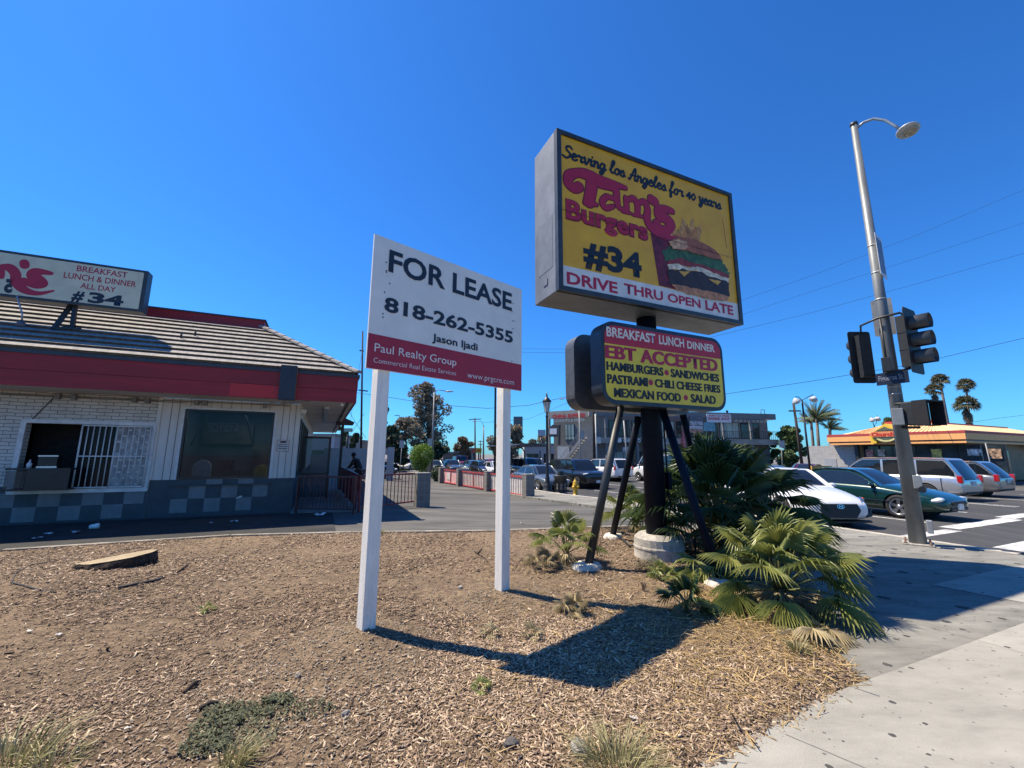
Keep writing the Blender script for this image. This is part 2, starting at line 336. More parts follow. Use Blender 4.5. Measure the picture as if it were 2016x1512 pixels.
    bp = n.new('ShaderNodeBump'); bp.inputs['Strength'].default_value = bump; bp.inputs['Distance'].default_value = .03; l.new(nb.outputs[0], bp.inputs['Height']); l.new(bp.outputs[0], b.inputs['Normal'])
    MATS[name] = m; return m
M_dirt = groundmat('dry dirt', [(.115,.08,.053),(.215,.157,.104),(.315,.235,.156)], 9, .9, 45, big=.3, bigscale=.8, flecks=55)
M_drive = groundmat('driveway', [(.066,.065,.063),(.108,.105,.098),(.155,.15,.137)], 1.6, .25, 60, stretch=(.3, 1.3, 1), big=.45, bigscale=.45)
M_road = groundmat('road asphalt', [(.04,.041,.045),(.058,.059,.062),(.075,.075,.077)], 2.5, .3, 90, stretch=(1, .2, 1), big=.3, bigscale=.5)
M_walkd = groundmat('worn sidewalk', [(.13,.127,.114),(.225,.22,.197),(.30,.292,.26)], 2.6, .3, 70, spots=[(3.2, .14, (.045,.045,.045)), (6, .13, (.06,.06,.056)), (13, .12, (.09,.088,.08))], stretch=(.5, 1.6, 1), big=.3)
M_walkl = groundmat('pale sidewalk', [(.24,.234,.208),(.31,.302,.268),(.36,.35,.31)], 3, .3, 80, spots=[(3.6, .11, (.04,.04,.04)), (7, .10, (.06,.06,.058)), (15, .09, (.12,.118,.11))], stretch=(.6, 1.5, 1), big=.18)
M_conc = mat('concrete', (.50, .46, .39), .9, var=.15, scale=12, bump=.4, bscale=60, grime=.3)
M_white = mat('road paint', (.62, .62, .60), .7, var=.25, scale=14, grime=.45)

gm = mat('far ground', (.16, .15, .14), .95, var=.2, scale=.4)
MB().box(-1500, 1500, -400, 2200, -.95, -.9).build('ground', gm, kind='structure')
dx = np.concatenate([np.linspace(-15, -5, 60), np.linspace(-4.9, 4, 190), np.linspace(4.05, 5.2, 20)])
gridsheet('dirt_bed', dx, np.concatenate([np.linspace(-1, .8, 12), np.linspace(.9, 10.3, 190)]), dirt_z, M_dirt)
stsheet('driveway', [(-24, 3), (9.2, 3.5), (9.2, 46), (-24, 46)], -.1, M_drive)
stsheet('drive_shade', [(-24, 3), (-.5, 3), (.4, 8.9), (.4, 13.8), (-24, 14.1)], -.096, groundmat('shaded driveway', [(.018,.019,.021),(.032,.033,.035),(.05,.05,.05)], 2.2, .3, 80, big=.3))  # darker sheet that paints the building's shadow into the driveway's colour
stsheet('road', [(10.9, -30), (34, -30), (34, 170), (10.9, 170)], -.135, M_road)
stsheet('parking_lot', [(34, -30), (110, -30), (110, 170), (34, 170)], -.12, M_drive, step=8)
stsheet('far_lot', [(-120, 46), (10.9, 46), (10.9, 170), (-120, 170)], -.14, M_drive, step=9)
# concrete walk between the bed and the kerb, then along the road past the driveway
s1 = lambda p: tuple(float(q) for q in st(p))
stsheet('sidewalk', [(10.85, 60), (8.6, 60), (8.6, 10.4), s1((4.2, 9.9)), s1((4.3, 7.6)), s1((3.5, 5.7)), s1((2.7, 4.9)), s1((2.3, 3.6)), s1((2.67, 3.37)), s1((6.6, 5.1)), (10.85, 2.6)], -.02, M_walkd, thick=.3)
stsheet('sidewalk_corner', [s1((2.66, 3.365)), s1((1.6, 2.9)), s1((.7, 2.4)), s1((.2, -3)), (9.5, -4), (10.85, 2.59), s1((6.6, 5.09))], -.016, M_walkl, thick=.3)
lg = [G(1835, 1152, -.02), G(2040, 1192, -.02), G(2040, 1112, -.02), G(1975, 1120, -.02)]
MB().face([(p[0], p[1], -.0145) for p in lg]).build('sidewalk_panel', M_walkl, kind='structure')
j = MB()   # joints scored across the walk
M_joint = mat('joint', (.16, .155, .14), .9)
for a, b in (((1500, 1432), (1850, 1530)), ((1640, 1330), (1470, 1420))): pass
jm = MB()
for a, b in ((G(1545, 1440), G(1760, 1530)), (G(1700, 1090), G(1990, 1133)), (G(1722, 1200), G(2040, 1290))):
    d = Vector((b-a)).normalized(); q = Vector((-d.y, d.x, 0))*.0022; zz = -.012
    jm.face([(a[0]-q.x, a[1]-q.y, zz), (b[0]-q.x, b[1]-q.y, zz), (b[0]+q.x, b[1]+q.y, zz), (a[0]+q.x, a[1]+q.y, zz)])
jm.build('sidewalk_joints', M_joint, kind='structure')
stsheet('kerb', [(10.85, 3.2), (11.02, 3.2), (11.02, 60), (10.85, 60)], -.017, M_conc, thick=.2)
stsheet('gutter', [(11.02, -5), (11.45, -5), (11.45, 60), (11.02, 60)], -.131, mat('gutter', (.24, .235, .22), .9, var=.2, scale=5), step=3)
kb = MB()
for (ax, ay), (bx, by) in zip(DIRT[:5], DIRT[1:6]):
    d = Vector((bx-ax, by-ay, 0)).normalized(); nn = Vector((-d.y, d.x, 0))
    kb.slab([(ax+nn.x*.02, ay+nn.y*.02), (bx+nn.x*.02, by+nn.y*.02), (bx+nn.x*.15, by+nn.y*.15), (ax+nn.x*.15, ay+nn.y*.15)], -.3, -.012)
kb.build('bed_edging', mat('dusty edging', (.30, .27, .22), .95, var=.25, scale=9, grime=.45), kind='structure')
mk = []
def marking(s0, s1_, t0, t1): mk.append((s0, s1_, t0, t1))
for a in ((11.5, 13.9, 4.9, 5.2), (14.2, 18, 5.05, 5.45), (18.1, 20.6, 5.25, 5.65), (20.8, 23.5, 5.3, 5.7), (23.8, 27, 5.4, 5.8), (12.0, 15, 3.4, 3.85), (15.3, 18, 3.3, 3.7)): marking(*a)
for a in ((14.75, 14.87, 5.8, 40), (18.6, 18.72, 6.4, 40), (22.3, 22.42, 6.4, 40), (22.6, 22.72, 6.4, 40), (26.1, 26.22, 6.4, 40), (30.2, 30.32, 6.4, 40)): marking(*a)
for k, (a, b, c, d) in enumerate(mk): stsheet('road_marking', [(a, c), (b, c), (b, d), (a, d)], -.131+.0001*k, M_white, step=3)

# ---- mulch: wood chips over the bed, straw near the walk
M_chip = leafmat('wood chips', (.03, .019, .012), (.56, .44, .30), .9, 0)
r_ = M_chip.node_tree.nodes['Color Ramp'].color_ramp
for p_, c_ in ((.25, (.15, .096, .062)), (.55, (.30, .21, .138)), (.82, (.45, .345, .24))): e_ = r_.elements.new(p_); e_.color = (*c_, 1)
def chips(n, box, lo, hi, wid, seed, weight=None):
    r = np.random.default_rng(seed); x = r.uniform(box[0], box[1], n); y = r.uniform(box[2], box[3], n)
    k = sdist(x, y, DIRT) > .01
    if weight is not None: k &= r.uniform(0, 1, n) < weight(x, y)
    x, y = x[k], y[k]; n = len(x); L = r.uniform(lo, hi, n)*r.choice([.6, 1, 1, 1.5], n); w = L*r.uniform(*wid, n); h = w*.22+.001
    a = r.uniform(0, math.pi, n)+r.normal(0, .3, n); ti = r.normal(0, .22, n); ro = r.normal(0, .35, n); z = dirt_z(x, y)+.004+np.abs(np.sin(ti))*L*.35
    d = np.stack([np.cos(a)*np.cos(ti), np.sin(a)*np.cos(ti), np.sin(ti)], 1); q = np.stack([-np.sin(a)*np.cos(ro), np.cos(a)*np.cos(ro), np.sin(ro)], 1); nn = np.cross(d, q)
    c = np.stack([x, y, z], 1); vs = []
    for sx, sy, sz, tp in ((-1,-1,0,1),(1,-1,0,.55),(1,1,0,.55),(-1,1,0,1),(-1,-1,1,.9),(1,-1,1,.5),(1,1,1,.5),(-1,1,1,.9)):
        vs.append(c+d*(sx*L/2)[:, None]+q*(sy*w/2*tp)[:, None]+nn*(sz*h)[:, None])
    v = np.stack(vs, 1).reshape(-1, 3); b = (np.arange(n)*8)[:, None]
    f = np.concatenate([b+np.array(t) for t in ((4,5,6,7),(0,1,5,4),(1,2,6,5),(2,3,7,6),(3,0,4,7))], 0)
    return v, f, x, y, n
vv, ff, tt, off = [], [], [], 0
for n, bx, lo, hi, wid, sd_ in ((125000, (-4.2, 3.2, 1.2, 4.5), .010, .036, (.12, .34), 1), (120000, (-9, 5, 3.5, 10), .016, .045, (.14, .38), 2), (50000, (-4.5, 3, 1.2, 5), .005, .014, (.3, .8), 5)):
    w8 = lambda x, y: np.clip(.28+1.5*(noise2(x, y, 1.9, 12)+.20)+.6*noise2(x, y, 5, 13), .10, 1)*np.where(np.minimum((x-PA[0])**2+(y-PA[1]+.25)**2, (x-PB[0])**2+(y-PB[1])**2) < .45, .25, 1)
    v, f, x, y, k = chips(n, bx, lo, hi, wid, sd_, w8); r = np.random.default_rng(sd_+50)
    t = np.clip(r.normal(.42, .27, k)+.22*noise2(x, y, .9, 9), 0, 1)
    vv.append(v); ff.append(f+off); tt.append(np.tile(t, 5)); off += len(v)
o = mesh_np('wood_chip_mulch', np.vstack(vv), np.vstack(ff), M_chip, tone=np.concatenate(tt), kind='stuff'); tag(o, 'loose brown and tan wood chip mulch over the dirt bed', 'mulch')
M_straw = leafmat('straw', (.18, .115, .04), (.56, .40, .18), .8, .1)
v, f, x, y, k = chips(42000, (-.5, 4.6, 1.6, 6.6), .05, .15, (.02, .05), 21, lambda x, y: np.clip(np.exp(-((x-2.0)**2+(y-3.7)**2)/1.2)*.5+np.exp(-((x-2.25)**2+(y-5.05)**2)/.10)*.9+np.exp(-((x-2.6)**2+(y-4.2)**2)/.22)*.9+.05, 0, 1))
o = mesh_np('dry_straw', v, f, M_straw, tone=np.tile(np.random.default_rng(3).uniform(0, 1, k), 5), kind='stuff'); tag(o, 'dry golden straw strewn over the bed beside the sidewalk', 'straw')
M_grit = leafmat('grit', (.11, .092, .07), (.35, .295, .225), .95, 0)
v, f, x, y, k = chips(45000, (-4, 2.5, 1.2, 6), .004, .015, (.6, 1.), 31, lambda x, y: np.clip(sum(np.exp(-((x-a)**2+(y-b)**2)/c) for a, b, c in ((PA[0], PA[1]-.25, .5), (PB[0]-.1, PB[1]-.15, .3), (-1.3, 3.1, .5)))+.03, 0, 1))
o = mesh_np('grey_grit', v, f, M_grit, tone=np.tile(np.random.default_rng(4).uniform(0, 1, k), 5), kind='stuff'); tag(o, 'grey gravelly soil heaped round the sign posts', 'gravel')

# ============================================================ SIGN ON TWO POSTS
M_post = mat('white timber', (.84, .80, .72), .6, var=.05, scale=6, grime=.12, bump=.25, bscale=30, stretch=(6, 6, .7))
M_board = mat('sign board', (.74, .72, .67), .45, var=.03, scale=5, grime=.06)
M_red = mat('sign red', (.36, .012, .035), .45, var=.05, scale=5)
M_navy = mat('navy ink', (.012, .018, .035), .5); M_paper = mat('white ink', (.75, .72, .70), .5)
F1 = Frame(G(712, 1258), rad(43))
r = thing('lease_sign', 'white and red for lease sign board on two square white posts in the mulch', 'sign', tuple(F1.o), F1.rz)
yb = -.02
tl, tr, br, bl = [F1.px(*p, yb) for p in ((738, 460), (1027, 570), (1027, 770), (720, 724))]
x0, x1 = (tl[0]+bl[0])/2, (tr[0]+br[0])/2; z0, z1 = (bl[1]+br[1])/2, (tl[1]+tr[1])/2
zr = (F1.px(723, 655, yb)[1]+F1.px(1027, 718, yb)[1])/2
MB().box(x0, x1, yb, 0, z0, z1).build('board', M_board, r)
MB().box(x0+.004, x1-.004, yb-.0025, yb, z0+.004, zr).build('red_band', M_red, r)
y = yb-.005; K = lambda b, l, rr, t, m=M_navy, **k: ptext(b, F1, y, l, rr, t, m, r, **k)
zz = zoom(690, 440, 4.2)
K('FOR LEASE', zz(314, 388), zz(1335, 722), zz(325, 212), bold=.026)
K('818-262-5355', zz(278, 722), zz(1343, 985), zz(285, 605), bold=.03)
K('Jason Ijadi', zz(676, 970), zz(1052, 1050), zz(684, 910), bold=.025)
K('Paul Realty Group', zz(198, 1052), zz(875, 1180), zz(204, 985), M_paper, bold=0)
K('Commercial Real Estate Services', zz(190, 1148), zz(872, 1256), zz(194, 1108), M_paper, bold=-.008)
K('www.prgcre.com', zz(966, 1275), zz(1352, 1335), zz(968, 1228), M_paper, bold=-.006)
nh = MB()
for px_ in ((296, 320), (298, 390), (298, 402), (283, 567), (270, 745), (270, 775), (325, 495), (1338, 730), (1340, 805), (1354, 808), (1345, 870), (1346, 660), (1335, 1138)):
    a = F1.px(*zz(*px_), y); nh.prism([(a[0]+.007*math.cos(k), a[1]+.007*math.sin(k)) for k in np.linspace(0, 6.28, 9)[:-1]], y, yb)
nh.build('nail_holes', M_navy, r)
for pxs in ((712, 1258), (995, 1177)):
    a = F1.gr(*pxs); MB().box(a[0], a[0]+.125, .002, .127, -.35, z0+.75 if pxs[0] < 900 else z0+.75).build('post', M_post, r, bevel=.004)

# ============================================================ THE BIG POLE SIGN
M_blk = mat('black paint', (.006, .010, .020), .6, spec=.15, var=.2, scale=7, grime=.2)
M_gpaint = mat('grey cabinet paint', (.20, .21, .22), .5, var=.12, scale=3, grime=.25, metal=.2)
M_frame = mat('cabinet trim', (.035, .042, .05), .45, var=.2, scale=6)
M_yel = mat('sign yellow', (.80, .43, .016), .4, var=.06, scale=2.5, col2=(.68, .33, .016), grime=.12)
M_yel2 = mat('lower sign yellow', (.80, .58, .03), .4, var=.08, scale=2, grime=.12)
M_maroon = mat('logo red', (.42, .012, .045), .45, var=.06); M_dmar = mat('outline maroon', (.13, .008, .02), .5)
M_wsign = mat('sign white', (.70, .68, .64), .4, var=.08, scale=4, grime=.12); M_black = mat('ink black', (.012, .012, .016), .5); M_cream = mat('cream ink', (.74, .66, .56), .5)
F2 = Frame(G(1300, 1098), TH)
r = thing('pole_sign', 'tall yellow burger sign over a rounded menu cabinet on a braced black pole', 'sign', tuple(F2.o), F2.rz)
prof = [(.40, -.3), (.385, .13), (.392, .15), (.392, .17), (.382, .19), (.375, .30), (.31, .36), (.0, .36)]
MB().lathe(prof[:-1], 26, (0.03, .05, 0), smooth=False).build('footing', M_conc, r)
MB().tube([(0, .05, .3), (0, .05, 4.2)], .165, 24).build('pole', M_blk, r)
yf = -.42; CX = [F2.px(*p, yf) for p in ((1094.6, 253), (1435.9, 382.6), (1462.6, 641), (1098.4, 570.2))]
cx0, cx1 = (CX[0][0]+CX[3][0])/2, (CX[1][0]+CX[2][0])/2; cz1, cz0 = (CX[0][1]+CX[1][1])/2, (CX[2][1]+CX[3][1])/2
MB().box(cx0, cx1, yf+.02, yf+.72, cz0, cz1).build('cabinet', M_gpaint, r, bevel=.012)
pn = MB(); pn.box(cx0-.004, cx0, yf+.14, yf+.58, cz0+.42, cz0+1.28); pn.box(cx0-.012, cx0, yf+.3, yf+.42, cz0+.2, cz0+.3); pn.build('access_panel', mat('panel grey', (.17, .18, .19), .5, var=.1, metal=.2), r, bevel=.003)
fr = MB(); t_ = .07
for b in ((cx0, cx1, cz0, cz0+t_), (cx0, cx1, cz1-t_, cz1), (cx0, cx0+t_, cz0+t_, cz1-t_), (cx1-t_, cx1, cz0+t_, cz1-t_)): fr.box(b[0]-.004, b[1]+.004, yf-.03, yf+.06, b[2], b[3])
fr.build('trim', M_frame, r)
zs_ = (F2.px(1104, 522, yf)[1]+F2.px(1455, 598, yf)[1])/2
MB().box(cx0+t_, cx1-t_, yf, yf+.02, zs_, cz1-t_).build('yellow_panel', M_yel, r)
MB().box(cx0+t_, cx1-t_, yf-.002, yf+.02, cz0+t_, zs_).build('white_panel', M_wsign, r)
zz = zoom(1030, 240, 3.437)
def Q(p, y=yf-.004): return F2.px(*zz(*p), y)
def S_(*pts):   # logo strokes read off the sign, brush radius in the same scale
    o = []
    for a, b, c in pts:
        q = Q((a, b)); e = Q((a+c, b+c*.32)); o.append((q[0], q[1], abs(e[0]-q[0])))
    return o
logo = [S_((692,447,12),(622,425,20),(520,392,26),(430,356,32),(365,345,26),(312,365,32),(305,415,28),(345,450,28),(378,440,30)),
        S_((470,380,40),(460,460,36),(445,540,36)), S_((415,548,12),(495,560,12)),
        S_((520,432,14),(575,440,18),(632,455,16)), S_((630,470,21),(637,550,19),(660,588,12),(692,585,8)), S_((606,516,12),(562,508,17),(534,545,18),(560,582,17),(608,572,12)),
        S_((694,515,14),(700,570,17),(700,600,15)), S_((672,606,8),(726,618,8)), S_((708,528,12),(746,518,17),(772,560,18),(774,620,16)), S_((745,628,8),(804,640,8)),
        S_((784,545,12),(822,543,18),(842,590,19),(838,650,22),(860,705,24),(910,750,22),(980,783,16),(1050,785,8)),
        S_((868,525,26),(890,540,26)),
        S_((1008,605,16),(960,590,20),(915,600,24),(920,635,26),(975,660,28),(1000,700,28),(970,735,26),(920,720,22),(905,690,26))]
sdf_shape(logo, .012, yf-.004, M_dmar, r, 'logo_outline', grow=.015)
sdf_shape(logo, .012, yf-.007, M_maroon, r, 'logo')
T2 = lambda b, l, rr, t, m, y=yf-.006, **k: ptext(b, F2, y, zz(*l), zz(*rr), zz(*t), m, r, **k)
T2('Burgers', (288, 660), (848, 790), (292, 528), M_dmar, bold=.055); T2('Burgers', (291, 657), (845, 786), (295, 532), M_maroon, yf-.009, bold=.03)
GLY = {'S': (.55, [[(.5,.85),(.35,1),(.15,.9),(.18,.65),(.42,.45),(.45,.2),(.25,0),(.0,.12)]]), 'e': (.4, [[(.02,.25),(.25,.3),(.3,.45),(.15,.52),(.03,.3),(.1,.05),(.25,0),(.4,.12)]]),
 'r': (.4, [[(0,.4),(.08,.52),(.12,.42),(.28,.45),(.25,.15),(.3,.02),(.42,.1)]]), 'v': (.45, [[(0,.45),(.08,.5),(.14,.1),(.22,0),(.34,.3),(.33,.5),(.45,.45)]]), 'i': (.25, [[(0,.4),(.08,.5),(.08,.1),(.15,0),(.25,.12)], [(.1,.74),(.11,.75)]]),
 'n': (.45, [[(0,.4),(.06,.5),(.07,0)], [(.07,.3),(.22,.5),(.3,.35),(.3,.08),(.36,0),(.45,.1)]]), 'g': (.45, [[(.3,.42),(.15,.52),(.02,.3),(.08,.05),(.22,.05),(.32,.45)], [(.32,.48),(.32,-.1),(.2,-.4),(.05,-.3),(.2,-.05),(.45,.1)]]),
 'L': (.34, [[(0,.2),(.2,.7),(.24,1),(.1,1),(.07,.4),(.13,.02),(.34,.1)]]), 'l': (.28, [[(0,.15),(.16,.65),(.2,.95),(.1,.95),(.06,.4),(.12,.02),(.28,.1)]]), 'o': (.42, [[(.2,.5),(.04,.35),(.06,.05),(.22,0),(.32,.25),(.22,.5)], [(.24,.46),(.42,.42)]]),
 's': (.38, [[(0,.1),(.18,.5),(.28,.2),(.2,0),(.05,.04)], [(.2,.02),(.38,.1)]]), 'A': (.62, [[(0,.05),(.1,0),(.35,.95),(.45,.9),(.45,.1),(.52,0),(.62,.1)], [(.12,.38),(.5,.4)]]), 'f': (.38, [[(0,.1),(.2,.7),(.25,1),(.12,1),(.1,.4),(.1,-.35),(.2,-.3),(.18,.05),(.4,.12)]]),
 'y': (.45, [[(0,.45),(.08,.5),(.1,.15),(.2,.05),(.32,.45)], [(.32,.5),(.32,-.1),(.2,-.4),(.06,-.3),(.2,-.05),(.45,.1)]]), 'a': (.46, [[(.3,.42),(.15,.52),(.02,.3),(.06,.04),(.2,.04),(.3,.42)], [(.31,.5),(.31,.1),(.38,0),(.48,.1)]]), '4': (.42, [[(.25,.6),(0,.2)], [(0,.2),(.38,.2)], [(.28,.45),(.26,0)]]), '0': (.42, [[(.18,.6),(.02,.3),(.18,0),(.34,.3),(.18,.6)]]), ' ': (.26, [])}
def script(body, l, rr, t, m, y, wgt=.088):
    a, b, c = Q(l, y), Q(rr, y), Q(t, y); tot = sum(GLY[ch][0] for ch in body); kx = (b[0]-a[0])/tot; kz = (c[1]-a[1]); x = 0; st_ = []
    for ch in body:
        for pl in GLY[ch][1]: st_.append([(a[0]+(x+px_+.16*pz_)*kx, a[1]+(b[1]-a[1])*x/tot+pz_*kz, wgt*kz) for px_, pz_ in pl])
        x += GLY[ch][0]
    return sdf_shape(st_, .011, y, m, r, 'lettering')
script('Serving Los Angeles for 40 years', (266, 232), (1340, 592), (272, 150), M_black, yf-.006)
T2('#34', (410, 968), (805, 1042), (425, 805), M_black, bold=.045)
T2('DRIVE', (296, 1098), (640, 1152), (303, 1022), M_maroon, bold=.03); T2('THRU', (684, 1160), (948, 1206), (690, 1096), M_maroon, bold=.03)
T2('OPEN', (980, 1216), (1202, 1256), (982, 1160), M_maroon, bold=.03); T2('LATE', (1236, 1268), (1424, 1306), (1240, 1206), M_maroon, bold=.03)
def patch(mb, pts, y): mb.face([(a, y, b) for a, b in (F2.px(*zz(*p), y) for p in pts)][::-1])
bp = MB(); layers = [((.16,.012,.025), [(862,752),(920,1106),(1040,1136),(985,800)]),
 ((.62,.30,.08), [(985,800),(1020,700),(1045,760),(1085,640),(1110,730),(1150,640),(1160,740),(1205,690),(1200,800),(1120,800)]),
 ((.50,.20,.05), [(1010,790),(1050,720),(1075,775),(1110,690),(1135,760),(1170,700),(1180,800)]),
 ((.055,.13,.045), [(940,868),(985,845),(1060,850),(1150,880),(1250,905),(1330,925),(1375,985),(1400,1030),(1380,1055),(1290,1000),(1180,965),(1080,945),(985,940),(955,935)]),
 ((.30,.035,.03), [(985,935),(1060,918),(1130,945),(1240,975),(1340,1010),(1395,1045),(1385,1065),(1280,1030),(1150,985),(1050,965),(985,965)]),
 ((.72,.62,.45), [(978,965),(1050,962),(1110,985),(1180,975),(1290,1020),(1395,1062),(1390,1085),(1300,1065),(1180,1010),(1060,1000),(985,995)]),
 ((.045,.020,.014), [(985,995),(1080,998),(1180,1010),(1300,1060),(1390,1085),(1395,1190),(1330,1170),(1180,1135),(1040,1105),(985,1090),(980,1040)]),
 ((.66,.36,.05), [(1055,1010),(1130,1012),(1090,1048)]), ((.66,.36,.05), [(1250,1060),(1340,1078),(1315,1105)]),
 ((.50,.21,.09), [(1005,1098),(1100,1112),(1250,1145),(1395,1180),(1385,1212),(1300,1208),(1120,1165),(1030,1130)]),
 ((.36,.11,.045), [(985,808),(1040,778),(1120,782),(1210,815),(1290,860),(1335,905),(1345,938),(1290,925),(1190,895),(1100,870),(1010,858)]),
 ((.62,.34,.17), [(985,812),(1045,792),(1100,805),(1120,850),(1080,862),(1010,856)])]
bm_ = []
for k, (c, pts) in enumerate(layers):
    j_ = 9 if k in (3, 6) else 0 if k in (0, 7, 8) else 4; bp.k = k; bm_.append(mat('burger layer %d' % k, c, .5, var=.3, scale=9))
    pts = [(a+random.uniform(-j_, j_), b+random.uniform(-j_, j_)) for i in range(len(pts)) for a, b in [tuple(pts[i][q]+(pts[(i+1) % len(pts)][q]-pts[i][q])*f for q in (0, 1)) for f in (0, .25, .5, .75)]]
    patch(bp, pts, yf-.0035-.0016*k)
bp.build('burger_picture', bm_, r)
cr_ = MB()
for a, b in (((262, 588), (1415, 918)), ((1350, 655), (1378, 850))):
    p = Q(a, yf-.03); q = Q(b, yf-.03); cr_.bar((p[0], yf-.026, p[1]), (q[0], yf-.026, q[1]), .002, .006)
cr_.build('panel_crack', M_dmar, r)
# lower twin cabinets
ya = -.62; zz6 = zoom(1100, 600, 5.6)
def rcab(name, x0, x1, z0, z1, y0, y1, rr, m):
    mb = MB(); n = 0; ring = rrect(x0, z0, x1, z1, rr); mb.prism(ring, y0, y1); o = mb.build(name, m, r); return o
q = [F2.px(*p, ya) for p in ((1183, 630), (1417, 667), (1431, 806), (1187, 799))]
lx0, lx1 = min(q[0][0], q[3][0]), max(q[1][0], q[2][0]); lz0, lz1 = (q[2][1]+q[3][1])/2, (q[0][1]+q[1][1])/2
rcab('menu_cabinet', lx0, lx1, lz0, lz1, ya, ya+.26, .22, mat('dark cabinet', (.03, .038, .05), .38, var=.15, scale=5, metal=.3))
rcab('rear_cabinet', lx0+.02, lx1+.02, lz0, lz1, ya+.74, ya+1.0, .22, mat('grey dark cabinet', (.10, .105, .11), .4, var=.15, metal=.3))
MB().box(-.5, .5, ya+.26, ya+.74, lz0+.25, lz0+.38).box(-.5, .5, ya+.26, ya+.74, lz1-.38, lz1-.25).build('cross_bars', M_blk, r)
ed = .06; zsp = (F2.px(*zz6(478, 418), ya)[1]+F2.px(*zz6(1765, 598), ya)[1])/2
ring = rrect(lx0+ed, lz0+ed, lx1-ed, lz1-ed, .17)
def cut(poly, z, keep):
    o = []
    for a, b in zip(poly, poly[1:]+poly[:1]):
        if (a[1] > z) == keep: o.append(a)
        if (a[1] > z) != (b[1] > z): t = (z-a[1])/(b[1]-a[1]); o.append((a[0]+(b[0]-a[0])*t, z))
    return o
MB().prism(cut(ring, zsp, True), ya-.006, ya).build('red_panel', mat('menu red', (.45, .012, .03), .45, var=.05), r)
MB().prism(cut(ring, zsp, False), ya-.006, ya).build('yellow_panel', M_yel2, r)
T3 = lambda b, l, rr, t, m, **k: ptext(b, F2, ya-.009, zz6(*l), zz6(*rr), zz6(*t), m, r, **k)
T3('BREAKFAST', (528, 345), (1068, 418), (530, 242), M_cream, bold=.03); T3('LUNCH', (1108, 430), (1385, 468), (1108, 335), M_cream, bold=.03); T3('DINNER', (1418, 478), (1722, 522), (1418, 398), M_cream, bold=.03)
T3('EBT', (518, 580), (855, 622), (518, 440), M_maroon, bold=.025, heavy=.055); T3('ACCEPTED', (905, 635), (1752, 728), (905, 495), M_maroon, bold=.025, heavy=.055)
T3('HAMBURGERS', (530, 715), (1155, 782), (530, 622), M_black, bold=.022, heavy=.05); T3('SANDWICHES', (1240, 795), (1768, 848), (1240, 708), M_black, bold=.022, heavy=.05)
T3('PASTRAMI', (538, 860), (982, 900), (538, 762), M_black, bold=.022, heavy=.05); T3('CHILI CHEESE FRIES', (1065, 905), (1782, 970), (1065, 818), M_black, bold=.022, heavy=.05)
T3('MEXICAN FOOD', (614, 1015), (1348, 1066), (614, 918), M_black, bold=.022, heavy=.05); T3('SALAD', (1462, 1075), (1732, 1092), (1462, 985), M_black, bold=.022, heavy=.05)
for p in ((1190, 748), (1016, 857), (1402, 1024)):
    a = F2.px(*zz6(*p), ya-.009); MB().prism([(a[0]+.045*math.cos(k), a[1]+.045*math.sin(k)) for k in np.linspace(0, 6.28, 13)[:-1]], ya-.009, ya-.006).build('bullet', M_maroon, r)
# braces: four legs, each on its own pad
fl, bl_, fr_ = F2.gr(1158, 1118), F2.gr(1206, 1058), F2.gr(1420, 1150)
legs = [(fl, F2.px(1222, 808, -.30), -.30), (bl_, F2.px(1257, 828, .25), .25), (fr_, F2.px(1304, 812, -.30), -.30), ((bl_[0]+fr_[0]-fl[0]+.3, bl_[1]+fr_[1]-fl[1]+.25, 0), F2.px(1343, 812, .25), .25)]
for k, (b, t, yy) in enumerate(legs):
    top = (t[0], yy, t[1]+.05); b = (b[0], b[1], .02)
    o = MB().tube([b, top], [.06, .06], 12).build('brace', M_blk if k != 0 else mat('worn black paint', (.03, .032, .035), .5, var=.2, scale=5), r)
    pm = MB(); n = 14; rr_ = [.17+random.uniform(-.03, .04) for _ in range(n)]
    vs = [(b[0]+rr_[i]*w_*math.cos(6.283*i/n)*1.25, b[1]+rr_[i]*w_*math.sin(6.283*i/n), z) for w_, z in ((1.05, -.15), (1, .03), (.85, .065), (.3, .075)) for i in range(n)]
    pm.add(vs, [(j_*n+i, j_*n+(i+1) % n, (j_+1)*n+(i+1) % n, (j_+1)*n+i) for j_ in range(3) for i in range(n)]+[tuple(3*n+i for i in range(n))], True)
    pm.build('pad', mat('white concrete', (.66, .61, .52), .95, var=.15, scale=25, bump=.8, bscale=50), r)
MB().tube([(.2, -.02, 2.4), (.215, -.03, 1.2), (.2, -.04, .95), (.24, -.1, .7), (.5, -.25, .42), (.55, -.2, .1), (.5, -.1, .0)], .014, 6).build('conduit', M_blk, r)
MB().box(.18, .25, -.09, .0, 1.05, 1.32).build('switch_box', M_blk, r, bevel=.006)
